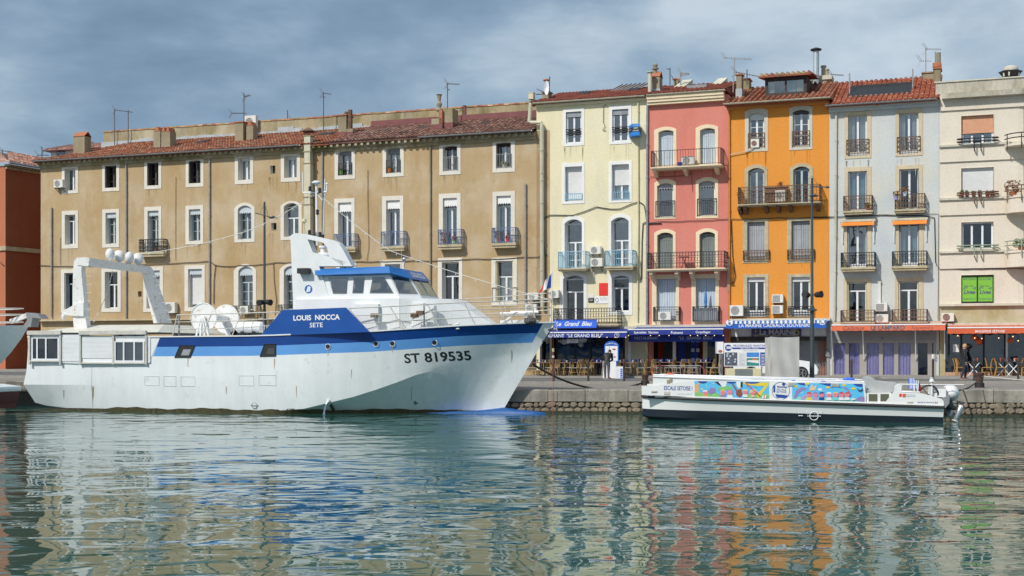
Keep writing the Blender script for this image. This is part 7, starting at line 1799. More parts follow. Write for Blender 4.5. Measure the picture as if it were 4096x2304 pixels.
fig(m1,C4,1100,1032,34,yel,pur);fig(m1,C4,1190,1030,34,pur,wht);shape(m1,C4,[(1270,1010),(1330,980),(1350,1060),(1310,1090),(1270,1060)],mc('brown2',(.30,.08,.05)));shape(m1,C4,[(1215,925),(1235,920),(1300,1020),(1285,1030)],mc('brown2',0))
fig(m1,C4,1385,1025,32,org_,wht,sand);shape(m1,C4,circ(1490,1040,48,60,180,360),sand);fig(m1,C4,1485,1040,26,sand,sand);shape(m1,C4,[(1380,900),(1392,898),(1580,1070),(1570,1080)],mc('mred',0));shape(m1,C4,[(1610,1065),(1660,1065),(1655,1108),(1600,1105)],wht);shape(m1,C4,[(1628,1065),(1638,1065),(1634,1107),(1624,1106)],mc('mred',0))
lay[0]=0
shape(m2,C5,[(222,1090),(1150,1110),(1156,1160),(221,1134)],tea);shape(m2,C5,[(280,906),(410,908),(390,940),(320,930)],dkb);shape(m2,C5,[(560,910),(720,912),(710,950),(640,935)],dkb);shape(m2,C5,[(1000,920),(1125,920),(1130,960),(1050,950)],dkb)
shape(m2,C5,[(240,1110),(270,1000),(350,960),(430,985),(360,1000),(300,1050),(270,1110)],pur);shape(m2,C5,[(860,960),(930,965),(990,1060),(960,1100),(930,1000)],pur);shape(m2,C5,[(1040,1120),(1090,1080),(1150,1085),(1152,1150),(1050,1140)],pur)
for cx,cy in ((262,950),(412,918),(680,965),(890,935),(1010,980)):shape(m2,C5,circ(cx,cy,30,13),yel)
shape(m2,C5,[(440,1010),(470,920),(500,960),(540,930),(520,1000)],sand);shape(m2,C5,[(550,980),(600,975),(605,1010),(560,1005)],wht);shape(m2,C5,[(330,1120),(370,1060),(395,1070),(380,1125)],mc('mauve',(.5,.32,.62)))
for cx,hr,bd,ht in ((440,mc('mred',0),yel,mc('mred',0)),(520,pur,mc('mauve',0),pur),(600,dkb,dkb,dkb),(695,wht,wht,wht),(778,yel,tea,None),(855,blk,wht,mc('mred',0)),(928,yel,wht,mc('mred',0))):fig(m2,C5,cx,1062,33,hr,bd,ht)
shape(m2,C5,circ(1095,975,36,36,0,180),blk);shape(m2,C5,circ(1095,972,26,26,0,180),sky_);shape(m2,C5,[(970,1115),(1010,1100),(1040,1115),(1000,1132)],wht)
for mp_,C_,box_,sd in ((m1,C4,(800,905,1680,1070),3),(m2,C5,(290,935,1120,1140),5)):
    rg=random.Random(sd);k=MB();mats_=[dkb,pur,yel,wht,tea,grn,sky_,pinkc]
    for q in range(120):
        cx,cy=rg.uniform(box_[0],box_[2]),rg.uniform(box_[1],box_[3]);cy +=(cx-box_[0])*.018;r_=rg.uniform(4,11);y=yS-.0062-.00002*q
        pts=[(cx+r_*rg.uniform(.6,1.5)*math.cos(i*1.05),cy+r_*rg.uniform(.3,.9)*math.sin(i*1.05))for i in range(6)]
        k.poly([(lambda e:(e[0],y,e[1]))(H(*C_(*p_),y))for p_ in pts],rg.randrange(8))
    tag(k.build('mural_detail',mats_,mp_),kind='stuff')
# emblem between the murals
y=yS-.006;xe,ze=H(*C5(75,1008),y);M['embl']=mat('emblem_blue',(.02,.07,.34),.5)
k=MB();rr=.315;k.tube([(xe+rr*math.cos(i*.2618),y,ze+rr*math.sin(i*.2618))for i in range(25)],.008,4,cap=False)
for i in range(10):k.tube([(xe-.12+i*.035,y,ze+.12),(xe-.12+i*.035,y,ze+.16)],.012,4)
k.tube([(xe-.14,y,ze+.17),(xe+.24,y,ze+.11)],.01,4);k.poly([(xe-.2,y,ze-.12),(xe+.28,y,ze-.17),(xe+.17,y,ze-.27),(xe-.15,y,ze-.25)]);k.poly([(xe+.1+.06*math.cos(i*.7),y-.001,ze+.235+.06*math.sin(i*.7))for i in range(9)])
k.box(xe-.27,xe-.2,y,y+.004,ze-.06,ze+.16);k.poly([(xe-.29,y,ze+.16),(xe-.18,y,ze+.16),(xe-.235,y,ze+.22)]);k.build('emblem',M['embl'],TB)
text(TB,'ESCALE',xe+.02,y,ze+.045,.33,M['embl'],name='emblem_lettering');text(TB,'SETOISE',xe+.02,y,ze-.045,.36,M['embl'],name='emblem_lettering')
def tbt(s_,C,cx,cy,x0_,x1_,m,**kk):x,z=H(*C(cx,cy),yS-.006);wv=H(*C(x1_,cy),yS)[0]-H(*C(x0_,cy),yS)[0];return text(TB,s_,x,yS-.006,z,wv,M[m],**kk)
tbt('ESCALE SETOISE I',C4,523,975,343,705,'embl',bold=.015,rot=R(-.8),height=.155);tbt('100% ELECTRIQUE',C4,605,1052,512,698,'dimtxt')
# waterline mark
x,z=H(3256,1664,-1.51);k=MB();k.tube([(x+.15*math.cos(i*.35),-1.525,z+.15*math.sin(i*.35))for i in range(19)],.015,4,cap=False);k.box(x-.24,x+.24,-1.54,-1.53,z-.012,z+.012);k.box(x-.56,x-.4,-1.54,-1.53,z+.0,z+.024);k.build('load_line_mark',M['whitetxt'],TB)
text(TB,'B',x-.22,-1.53,z+.13,.08,M['whitetxt']);text(TB,'V',x+.25,-1.53,z+.13,.1,M['whitetxt'])
# roof rails along the top
k=MB()
for (ua,va,ub,vb),o2,r in (((2612,1499,3458,1527),-1.45,.03),((2612,1506,3462,1538),-1.5,.035),((2640,1498,3470,1520),1.3,.03)):
    a=P=(lambda q:(q[0],o2,q[1]))(H(ua,va,o2));b_=(lambda q:(q[0],o2,q[1]))(H(ub,vb,o2));k.tube([a,b_],r,6)
for i in range(14):u=2625+i*62;q=H(u,1500+(u-2612)*.033,-1.47);k.tube([(q[0],-1.47,q[1]),(q[0],-1.47,q[1]-.18)],.015,5)
k.build('grab_rail',M['white'],TB)
# deck house floor, seats visible above the side
k=MB();a=H(2620,1530,-1.4)[0];b_=H(3455,1560,-1.4)[0];k.box(a,b_,-1.45,1.45,.85,.9);k.build('deck',M['sbw'],TB)
for i in range(13):
    x=a+.9+i*.55
    if x>b_-.3:break
    for y_ in (-.8,.8):
        k=MB();k.box(x,x+.4,y_-.42,y_+.42,1.15,1.22);k.box(x+.34,x+.4,y_-.42,y_+.42,1.22,1.50);k.build('passenger_seat',M['signblue']if i%2 else M['white'],TB)
k=MB();x0_,z0_=H(*C5(885,905),-1.0);x1_,z1_=H(*C5(1020,840),-1.0);k.box(x0_,x1_,-1.2,-.6,z0_,z1_);solo(k,'blue_crate',M['signblue'],'bright blue plastic crate standing on the tour boat roof rail','crate',SB,(x0_,-1,z0_),bevel=.05)
for C,u0,u1,v0,v1 in ((C5,170,252,900,945),(C5,722,820,915,955)):
    x0_,z0_=H(*C(u0,v1),yS-.01);x1_,z1_=H(*C(u1,v0),yS-.01);k=MB();
    for i in range(4):zz=z0_+(z1_-z0_)*(i+.2)/4;k.box(x0_,x1_,yS-.035,yS-.012,zz,zz+.02)
    k.box(x0_,x0_+.03,yS-.04,yS-.012,z0_,z1_);k.box(x1_-.03,x1_,yS-.04,yS-.012,z0_,z1_);k.build('boarding_step',M['rail'],TB)
for C,cx,cy in ((C4,215,1018),(C4,378,1045),(C6,288,1158)):
    x,z=H(*C(cx,cy),yS-.01);k=MB();k.box(x-.11,x+.11,yS-.02,yS-.002,z-.04*(1+(cx>300)),z+.04*(1+(cx>300)));k.tube([(x-.08,yS-.03,z),(x+.08,yS-.03,z)],.015,5);k.build('recessed_cleat',M['rail'],TB)
for C,cx,cy in ((C4,395,895),(C4,428,870)):x,z=H(*C(cx,cy),yS+.04);k=MB();k.box(x-.05,x+.05,yS+.03,yS+.05,z-.08,z+.08);k.build('rope_hole',M['chimney'],TB)
lb=MB();x,z=H(*C4(410,820),-1.0);lb.tube([(x+.18*math.cos(i*.45),-1.0,z-.03+.12*math.sin(i*.45))for i in range(15)],.045,6,cap=False);solo(lb,'lifebuoy',M['coral'],'orange lifebuoy lying in the bow of the tour boat','lifebuoy',SB,(x,-1,z))
# stern cockpit side with two hatch windows, sloping tail
panel([C5(1180,1165),C5(1183,1040),C5(1200,1032),C5(1498,1035),C5(1495,1172)],yS+.05,M['sbw'],'hatch_housing',th=.3)
for u0,u1 in ((1207,1318),(1358,1468)):
    x0_,z0_=H(*C5(u0,1143),yS+.04);x1_,z1_=H(*C5(u1,1050),yS+.04);k=MB();k.box(x0_,x1_,yS+.035,yS+.048,z0_,z1_);k.build('hatch_window',mat('perspex_olive',(.13,.13,.08),.15),TB)
panel([C6(-45,1178),C6(85,1015),C6(95,945),C6(130,925),C6(165,925),C6(175,1030),C6(440,1040),C6(690,1110),C6(722,1140),C6(728,1200)],yS,M['sbw'],'stern_bulwark',th=.06)
for pts in (((100,985),(108,945),(145,925),(385,928),(390,1020)),((170,1018),(180,930)),((345,1015),(345,930)),((130,1020),(420,1028))):
    k=MB();k.tube([(lambda q:(q[0],yS+.02,q[1]))(H(*C6(*p),yS+.02))for p in pts],.028,6);k.build('hand_rail',M['white'],TB)
o=[(3598,1577,3608,1588,'poster_red',M['red']),(3611,1574,3623,1589,'decal_red',M['redorange'])]
for u0,v0,u1,v1,nm,m_ in ((3597,1575,3607,1587,'decal',M['red']),(3610,1575,3623,1589,'decal',M['redorange'])):x0_,z0_=H(u0,v1,yS-.008);x1_,z1_=H(u1,v0,yS-.008);k=MB();k.box(x0_,x1_,yS-.008,yS-.001,z0_,z1_);k.build(nm,m_,TB)
tbt('Projet Cofinancé par',C6,302,1062,242,362,'embl');tbt('la Région Occitanie',C6,302,1082,242,362,'embl');tbt('MADE IN FRANCE',C6,495,1160,390,600,'embl',bold=.01)
for i,m_ in enumerate(('flagb','whitetxt','flagr')):x,z=H(*C6(612+i*10,1162),yS-.008);k=MB();k.box(x,x+.03,yS-.009,yS-.001,z-.03,z+.04);k.build('decal',M[m_],TB)
# grey tarpaulin over the helm seat
def blob(pts,y0,y1,m,nm,label,cat,fr,f=None):
    k=MB();f=f or fr.at;pl=[f(u,v,y0)for u,v in pts];n=len(pl);cx,cz=sum(p[0]for p in pl)/n,sum(p[1]for p in pl)/n;rings=[]
    for t_,sc_ in ((0,.88),(.12,1.0),(.5,1.02),(.88,1.0),(1,.85)):rings.append([(cx+(p[0]-cx)*sc_+random.uniform(-.02,.02),y0+(y1-y0)*t_,cz+(p[1]-cz)*sc_+random.uniform(-.015,.015))for p in pl])
    k.add([p for g in rings for p in g],[(i*n+j,i*n+(j+1)%n,(i+1)*n+(j+1)%n,(i+1)*n+j)for i in range(4)for j in range(n)]+[tuple(range(n)),tuple(range(5*n-1,4*n-1,-1))])
    return solo(k,nm,m,label,cat,fr,(cx,(y0+y1)/2,cz),smooth=False)
M['tarp']=mat('tarpaulin_grey',(.42,.43,.43),.7,var=.1,scale=3,bump=.8,bscale=2.5)
blob([C5(1165,1040),C5(1150,960),C5(1185,830),C5(1240,830),C5(1320,880),C5(1560,905),C5(1620,930),C5(1590,1020),C5(1500,1050)],-1.2,.6,M['tarp'],'tarpaulin','crumpled grey tarpaulin covering the helm seats at the stern of the tour boat','tarpaulin',SB)
# life jackets, wheel, liferaft, engine
lj=thing('life_jackets','blue and white striped life jackets hanging on the tour boat stern rail','life jacket',SB,(lambda q:(q[0],-1.3,q[1]))(H(*C6(320,930),-1.3)))
for cx,cy in ((300,880),(360,905)):
    for i in range(6):
        x,z=H(*C6(cx-28+i*10,cy),-1.3+.02*i);k=MB();k.box(x,x+.032,-1.36,-1.2,z-.28,z+.09);k.build('stripe',M['signblue']if i%2 == 0 else M['white'],lj)
k=MB();x,z=H(*C6(408,985),-1.2);k.lathe(x,-1.2,[(.05,z-.2),(.06,z-.18),(.06,z+.1),(.03,z+.15),(.03,z+.2)],10);solo(k,'fire_extinguisher',M['red'],'red fire extinguisher beside the life jackets on the tour boat','fire extinguisher',SB,(x,-1.2,z-.2))
k=MB();x,z=H(*C6(530,1060),-.9);r=.33;ps=[(x+r*math.cos(i*.393),-.9-.12*math.sin(i*.393),z+.02+r*math.sin(i*.393))for i in range(17)];k.tube(ps,.03,6,cap=False);[k.bar((x,-.85,z),ps[i],.02)for i in (1,6,12)];k.build('steering_wheel',M['black'],TB)
lt=thing('stern_lockers','white square and round buoyancy lockers on the tour boat stern','locker',SB,(lambda q:(q[0],-.9,q[1]))(H(*C6(700,1090),-.9)))
x0_,z0_=H(*C6(560,1090),-.9);x1_,z1_=H(*C6(755,965),-.9);k=MB();k.box(x0_,x1_,-.9,-.1,z0_,z1_);k.box(x0_+.03,x1_-.03,-.905,-.899,z0_+.05,z0_+.07);k.build('box_locker',M['sbw'],lt,bevel=.04)
x,z=H(*C6(800,1035),-.2);k=MB();ps=[(x,-.8+i*.13,z)for i in range(9)];k.tube(ps,[.1,.22,.28,.31,.31,.31,.28,.22,.1],16);k.build('round_locker',M['sbw'],lt,smooth=True,auto=50)
k=MB();x,z=H(*C6(570,930),-1.0);k.tube([(x,-1,z-.35),(x,-1,z+.1)],.04,7);k.lathe(x,-1,[(.09,z+.1),(.09,z+.16),(.05,z+.2),(.07,z+.27)],9);a=H(*C6(420,920),-1)[0];b_=H(*C6(985,922),-1)[0];k.tube([(a,-1,z+.0),(b_,-1,z+.0)],.02,5);k.build('lamp_post',M['white'],TB)
k=MB();pts=[C6(690,1110),C6(800,1060),C6(790,1170),C6(740,1230)];k.prism([H(u,v,-1.0)for u,v in pts],-1.1,.9);k.build('engine_bracket',M['irongrey'],TB)
om=thing('outboard_motor','electric pod motor tilted behind the tour boat stern with silver cylinder','boat motor',SB,(stx+.3,-.9,0))
k=MB();k.tube([(lambda q:(q[0],-.9,q[1]))(H(*C6(*p),-.9))for p in ((770,1160),(800,1200),(840,1225),(905,1240))],[.2,.16,.1,.05],10);k.prism([H(*C6(*p),-.9)for p in ((725,1220),(800,1190),(790,1290),(735,1355))],-.95,-.85);k.build('motor_leg',M['black'],om,smooth=False)
k=MB();k.tube([(lambda q:(q[0],-1.0,q[1]))(H(*C6(*p),-1.0))for p in ((945,1212),(940,1225),(880,1385),(876,1395))],[.085,.105,.105,.09],12);k.build('motor_cylinder',M['steel'],om,smooth=True,auto=40)
k=MB();k.tube([(lambda q:(q[0],-1.0,q[1]))(H(*C6(*p),-1.0))for p in ((950,1196),(944,1214))],[.05,.1],10);k.tube([(lambda q:(q[0],-1.0,q[1]))(H(*C6(*p),-1.0))for p in ((878,1390),(874,1400))],[.13,.12],10);k.build('end_cap',M['whitetxt'],om)
k=MB();k.tube([(lambda q:(q[0],.3,q[1]))(H(*C6(*p),.3))for p in ((850,1170),(845,1190),(800,1330))],[.07,.1,.1],12);k.build('motor_cylinder',M['steel'],om,smooth=True,auto=40)
k=MB();k.add([(lambda q:(q[0],.3,q[1]))(H(*C6(*p),.3))for p in ((865,1130),(930,1140),(975,1165),(960,1190),(900,1160))],[(0,1,2,3,4)]);k.build('propeller_blade',M['irongrey'],om)

# ================================================================= LEFT BOATS (bows entering the frame)
LB=Frame(-26,61.2,-14);LQ=LB.at
lt=thing('moored_boat','bow of a white boat with anchor and bow rail at the left edge','boat',LB,(LQ(0,1500,0)[0],0,0))
S5f=lambda x,y:(x*.552,900+y*.552)
def bowmesh(fr,top,stem,halfb,m,par,nm='hull'):
    """top: list of (x,y px) on the sheer; stem: px points from top to water"""
    k=MB();n=len(stem);nl=6;rows=[]
    for i,(px,py)in enumerate(stem):
        x,z=fr.at(*S5f(px,py),0);row=[]
        for j in range(nl+1):t_=j/nl;row.append((x-6*t_,halfb*math.sqrt(t_)*(1-.55*i/(n-1)),z+(.0 if i else .0)))
        rows.append(row)
    for s_ in (-1,1):
        for i in range(n-1):
            for j in range(nl):
                ps=[(q[0],s_*q[1],q[2])for q in (rows[i][j],rows[i][j+1],rows[i+1][j+1],rows[i+1][j])];k.poly(ps if s_>0 else ps[::-1])
    for j in range(nl):a,b_=rows[0][j],rows[0][j+1];k.quad((a[0],-a[1],a[2]),(b_[0],-b_[1],b_[2]),(b_[0],b_[1],b_[2]),(a[0],a[1],a[2]))
    return k.build(nm,m,par),rows
hl,rows=bowmesh(LB,None,[(212,728),(150,830),(75,930),(0,1010),(-60,1090),(-90,1290)],2.0,M['hull'],lt)
k=MB();
for h in (0,.35,.62):
    k.tube([(x-.3,-y*.9,z+.15+h)for x,y,z in rows[0]][0:],.03,6)
    k.tube([(x-.3,y*.9,z+.15+h)for x,y,z in rows[0]],.03,6)
for q in (1,2,3):x,y,z=rows[0][q];k.tube([(x-.3,-y*.9,z),(x-.3,-y*.9,z+.8)],.035,6)
k.build('bow_rail',M['rail'],lt)
k=MB();pts=[(205,635),(290,645),(320,680),(255,672),(240,740),(182,738),(215,690)];k.prism([LQ(*S5f(*p),-.3)for p in pts],-.5,.1);k.build('anchor',M['irongrey'],lt)
k=MB();a,b_=LQ(*S5f(80,700),0),LQ(*S5f(200,655),0);k.bar((a[0],0,a[1]),(b_[0],0,b_[1]),.2);k.build('bow_roller',M['swrust'],lt)
l2=Frame(-27,56.5,-14);t2=thing('small_boat','small boat with white gunwale and dark red hull at the lower left edge','boat',l2,(l2.at(0,1600,0)[0],0,0))
k=MB();f=l2.at;pl=[(f(u,v,0)[0]-.5,f(u,v,0)[1])for u,v in (S5f(128,1208),S5f(100,1300),S5f(96,1330),S5f(-120,1330),S5f(-120,1215))]
k.prism(pl,-.9,.9);k.build('hull',mat('hull_dark_red',(.13,.03,.03),.5,var=.15),t2)
k=MB();pl=[(f(u,v,0)[0]-.5,f(u,v,0)[1])for u,v in (S5f(128,1172),S5f(131,1190),S5f(127,1211),S5f(-120,1217),S5f(-120,1150),S5f(0,1155))];k.prism(pl,-.98,.98);k.build('gunwale',M['hull'],t2,bevel=.03)
# ================================================================= STREET THINGS
def gpos(u,v,zf):      # ground point seen at photo point (u, v): march down the ray until it meets height zf(X)
    t=(u-CU)/FP;z=zf(0)
    for _ in range(12):Y=(EYE-z)*FP/(v-HV);z=zf(t*Y)
    return Vector((t*Y,Y,z))
def lift(p,u,v):return EYE-(v-HV)*p.y/FP
# bollards along the kerb
blist=[(2214,1441),(2353,1446),(2496,1445),(2638,1447),(3406,1441),(3732,1438),(3897,1438),(4073,1436)]
pb=MB();pb.lathe(0,0,[(.065,0),(.06,.06),(.055,.1),(.052,.9),(.062,.92),(.062,.96),(.05,.98),(.045,1.02),(.02,1.06)],12)
protoB=None
wh_=['leftmost, in front of the bamboo chairs and beside the red line','in front of the bamboo chairs left of the bending man','just right of the bending man and the menu boards','behind the crowd barrier left end','in front of the purple curtains','in front of the right glass door of the gift shop','behind the right mooring bollard','rightmost, beside the last wicker chairs']
for i,(u,vt)in enumerate(blist):
    t_=(u-CU)/FP;Y=64.6
    for _ in range(6):Y=kerbY(t_*Y)+.22
    x=t_*Y;lab='slim dark kerbside post '+wh_[i]
    if protoB is None:
        protoB=solo(pb,'bollard',M['black']if i else M['joindark'],lab,'bollard',ID,(0,0,0),'bollards along the kerb',smooth=True,auto=40);o=protoB
    else:o=protoB.copy();COL.objects.link(o);o['label']=lab
    o.matrix_world=Matrix.Translation((x,Y,zr(x)-.0))
M['mrust']=mat('mooring_rust',(.075,.04,.03),.8,var=.4,scale=5,bump=.4)
for u,v0,v1,wpx,lab in ((2580,1497,1541,29,'rusty iron mooring bollard with black rope at the bow of the tour boat'),(3918,1490,1551,34,'tall rusty iron mooring bollard right of the tour boat stern')):
    p=gpos(u,v1,gq);h=(v1-v0)*p.y/FP;r=wpx*p.y/FP/2;k=MB()
    prof=[(r*1.15,0),(r*1.0,.06),(r*.8,h*.3),(r*.82,h*.6),(r*1.0,h*.85),(r*1.08,h*.9),(r*1.08,h*.96),(r*.8,h)]
    t=thing('mooring_bollard',lab,'bollard',ID,tuple(p),'mooring bollards');k.lathe(p.x,p.y,[(a,p.z+b)for a,b in prof],16);k.build('body',M['mrust'],t,smooth=True,auto=40)
    k=MB()
    for q in range(3):k.tube([(p.x+r*1.0*math.cos(i*.5236),p.y+r*1.0*math.sin(i*.5236),p.z+.06+q*.06+.02*math.sin(i))for i in range(13)],.03,5,cap=False)
    k.build('rope_coil',M['cable'],t)
def rope(label,pts,sag,r,m,cat='rope'):
    ps=[]
    for a,b_ in zip(pts,pts[1:]):
        a,b_=Vector(a),Vector(b_)
        for i in range(20):s_=i/20;q=a.lerp(b_,s_);q.z -= sag*4*s_*(1-s_);ps.append(q)
    ps.append(Vector(pts[-1]));k=MB();k.tube(ps,r,6);return solo(k,'mooring_rope',M[m],label,cat,ID,tuple(ps[0]),'mooring ropes')
M['redline']=mat('red_cord',(.55,.05,.03),.7);M['cream']=mat('cream_rope',(.6,.56,.45),.8)
a=BT.world(*P3(2128,1455,-.35));b_=gpos(2572,1541,gq)+Vector((0,0,.12));c_=gpos(2480,1556,gq)
rope('thick black mooring rope sagging from the trawler bow to the rusty bollard',[a,b_],.62,.045,'cable')
d_=gpos(3905,1547,gq)+Vector((0,0,.2))
rope('black rope from the tour boat stern to the right mooring bollard',[SB.world(*((lambda q:(q[0],.9,q[1]))(H(3815,1560,.9)))),d_],.12,.03,'cable')
rope('cream rope stretching from the right mooring bollard to the right frame edge',[gpos(3905,1547,gq)+Vector((0,0,.5)),Vector((21.9,53.2,1.35)),Vector((24,50.5,1.1))],.05,.022,'cream')
rope('thin cream line lying along the quay towards the tour boat stern',[SB.world(*((lambda q:(q[0],.3,q[1]))(H(3830,1556,.3)))),gpos(3990,1553,gq)],.05,.016,'cream')
px=gpos(2214,1560,gq);k=MB();k.tube([(px.x,54.9,lift(Vector((0,54.9,0)),0,1250)),(px.x,54.95,.0)],.012,5);solo(k,'red_line',M['redline'],'thin red line hanging vertically into the water at the trawler bow','line',ID,(px.x,54.9,0))
# post with stickers behind the red line
p=gpos(2214,1526,gq);k=MB();zt_=lift(p,0,1392);k.tube([(p.x,p.y+.6,p.z),(p.x,p.y+.6,zt_)],.035,7);t=thing('sign_post','thin rusty post carrying small yellow and white stickers at the trawler bow','post',ID,(p.x,p.y+.6,p.z));k.build('pole',M['rusty'],t)
for v0,v1,m_ in ((1393,1407,'shut_cream'),(1422,1431,'whitetxt')):k=MB();k.box(p.x-.06,p.x+.05,p.y+.55,p.y+.56,lift(p,0,v1),lift(p,0,v0));k.build('sticker',M[m_],t)

# street lamps
M['lampdk']=mat('lamp_dark_green_grey',(.045,.06,.07),.5,var=.1)
def street_lamp(u,vtop,lab,arms):
    t_=(u-CU)/FP;Y=64.6
    for _ in range(6):Y=kerbY(t_*Y)+.55
    x=t_*Y;zb_=zr(x);F_=lambda uu,v:((uu-CU)/FP*Y,EYE-(v-HV)*Y/FP)
    t=thing('street_lamp',lab,'street lamp',ID,(x,Y,zb_),'street lamps');zt_=F_(u,vtop)[1];k=MB();k.lathe(x,Y,[(.14,zb_),(.12,zb_+.1),(.088,zb_+3.5),(.088,zb_+3.55),(.07,zb_+3.6),(.055,zt_-.2),(.05,zt_)],12);k.build('pole',M['lampdk'],t,smooth=True,auto=40)
    for kind,u0,v0,u1,v1 in arms:
        a,b2=F_(u0,v0),F_(u1,v1);k=MB()
        if kind == 'arm':k.bar((a[0],Y,a[1]),(b2[0],Y-.3,b2[1]),.05);k.bar((x,Y,a[1]+.5),((x+b2[0])/2,Y-.15,(a[1]+b2[1])/2),.015);k.bar((x,Y,a[1]+.5),((x+a[0])/2 if abs(a[0]-x)>.3 else x-.5,Y,a[1]),.015);k.build('arm',M['lampdk'],t)
        if kind == 'head':
            cx,cz=(a[0]+b2[0])/2,(a[1]+b2[1])/2;rr=abs(b2[0]-a[0])/2;k.ball((cx,Y-.3,cz),(rr,rr*.9,.05),14,6);k.lathe(cx,Y-.3,[(rr*.4,cz+.02),(rr*.3,cz+.09)],8);k.build('lamp_head',M['lampdk'],t)
        if kind == 'disc':k.lathe(x,Y,[(abs(b2[0]-a[0])/2,a[1]),(abs(b2[0]-a[0])/2*1.02,a[1]+.05),(.1,a[1]+.12)],16);k.build('collar',M['lampdk'],t)
        if kind == 'spot':
            cx,cz=a;dv=Vector(((b2[0]-a[0]),-.12,b2[1]-a[1])).normalized();c=Vector((cx,Y-.12,cz));k.tube([c-dv*.18,c-dv*.1,c+dv*.1,c+dv*.2],[.08,.13,.15,.17],12);k.bar((x,Y,cz),c,.04);k.build('spotlight',M['black'],t)
    return t
street_lamp(1058,808,'dark street lamp behind the trawler net drums',[('arm',1022,852,1090,872),('head',1078,868,1115,878),('spot',1047,1210,1041,1212),('spot',1074,1209,1085,1211)])
street_lamp(3248,712,'dark street lamp in front of the orange house',[('head',3232,788,3270,785),('arm',3248,745,3303,752),('head',3296,752,3312,753),('spot',3225,1180,3214,1178),('spot',3270,1179,3279,1178),('disc',3222,1243,3262,1243)])

# dining chairs and tables ------------------------------------------------------
M['bamboo']=mat('bamboo',(.42,.27,.11),.6,var=.25,scale=14);M['weave']=mat('woven_seat_grey',(.40,.40,.38),.7,var=.2,scale=20)
M['rattan']=mat('rattan_honey',(.48,.27,.09),.6,var=.25,scale=14);M['wood']=mat('table_wood',(.24,.12,.06),.6,var=.2,scale=6)
def make_chair(name,wood,seatm,weave_back=True):
    t=thing(name,'x','chair')
    k=MB();k.box(-.2,.2,-.2,.2,.43,.455);k.build('seat',M[seatm],t,bevel=.01)
    for sx in (-.19,.19):
        k=MB();k.tube([(sx,-.2,.44),(sx*1.1,-.25,0)],.015,5);k.build('leg',M[wood],t)
        k=MB();k.tube([(sx,.2,.44),(sx*1.1,.29,0)],.015,5);k.build('leg',M[wood],t)
    k=MB()
    for sx in (-.19,.19):k.tube([(sx,.2,.44),(sx,.23,.66),(sx,.30,.88)],.016,5)
    k.tube([(-.19,.30,.88),(0,.315,.905),(.19,.30,.88)],.017,5)
    k.tube([(-.19,.24,.66),(.19,.24,.66)],.012,5)
    for sx in (-.12,-.06,0,.06,.12):k.tube([(sx,.2,.46),(sx*.95,.24,.66),(sx*.9,.305,.89)],.009,4)
    k.build('backrest',M[wood],t)
    k=MB();k.quad((-.16,.25,.68),(.16,.25,.68),(.16,.30,.86),(-.16,.30,.86));k.build('back_weave',M[seatm],t)
    k=MB()
    for z,y in ((.2,1),):k.tube([(-.2,-.23,z),(.2,-.23,z)],.009,4);k.tube([(-.2,.25,z),(.2,.25,z)],.009,4);k.tube([(-.2,-.23,z),(-.2,.25,z)],.009,4);k.tube([(.2,-.23,z),(.2,.25,z)],.009,4)
    k.build('stretcher',M[wood],t);return t
def make_table(name,topm,legm,cross):
    t=thing(name,'x','table');k=MB();k.box(-.35,.35,-.35,.35,.72,.75);k.build('table_top',M[topm],t)
    if cross:
        for y in (-.27,.27):
            k=MB();k.bar((-.3,y,.01),(.3,y,.72),.035);k.bar((.3,y+.04,.01),(-.3,y+.04,.72),.035);k.build('leg',M[legm],t)
    else:
        k=MB();k.tube([(0,0,.03),(0,0,.72)],.03,7);k.bar((-.28,0,.02),(.28,0,.02),.05);k.bar((0,-.28,.02),(0,.28,.02),.05);k.build('leg',M[legm],t)
    return t
CH=make_chair('bamboo_chair','bamboo','weave');CH2=make_chair('wicker_chair','rattan','rattan');TBL=make_table('dining_table','wood','black',False);TBX=make_table('folding_table','black','whitetxt',True)
used=set()
def place(proto,x,y,rz,label,group):      # x, y in the facade frame
    z=zp(FA.world(x,y).x);mw=FA.M @ Matrix.Translation((x,y,z))@ Matrix.Rotation(rz,4,'Z')
    if proto.name not in used:used.add(proto.name);proto.matrix_world=mw;proto['label']=label;proto['group']=group;return proto
    return dup(proto,mw,label,group)
def glasses(x,y,m,lab,grp):
    z=zp(FA.world(x,y).x)+.75;t=thing('place_setting',lab,'napkin',FA,(x,y,z),grp);k=MB()
    for i in range(3):a,b2=x+random.uniform(-.25,.25),y+random.uniform(-.25,.25);k.lathe(a,b2,[(.04,z+.002),(.015,z+.02),(.045,z+.13),(.02,z+.17)],7)
    k.build('napkin',M[m],t)
    k=MB();a=x+.05;k.lathe(a,y,[(.03,z+.001),(.035,z+.1),(.02,z+.12)],8);k.build('tumbler',M['shut_blue'],t)
tabs=[(2178,-2.9),(2264,-2.9),(2384,-2.9),(2528,-2.9),(2674,-2.7),(2820,-2.6),(2160,-1.5),(2235,-1.5),(2315,-1.5),(2400,-1.5),(2478,-1.5),(2560,-1.4),(2640,-1.3),(2735,-1.2),(2800,-1.2)]
land=['beside the trawler bow','just right of the leftmost post','left of the bending man','just right of the menu boards','behind the left part of the barrier','behind the right part of the barrier']
nf=0
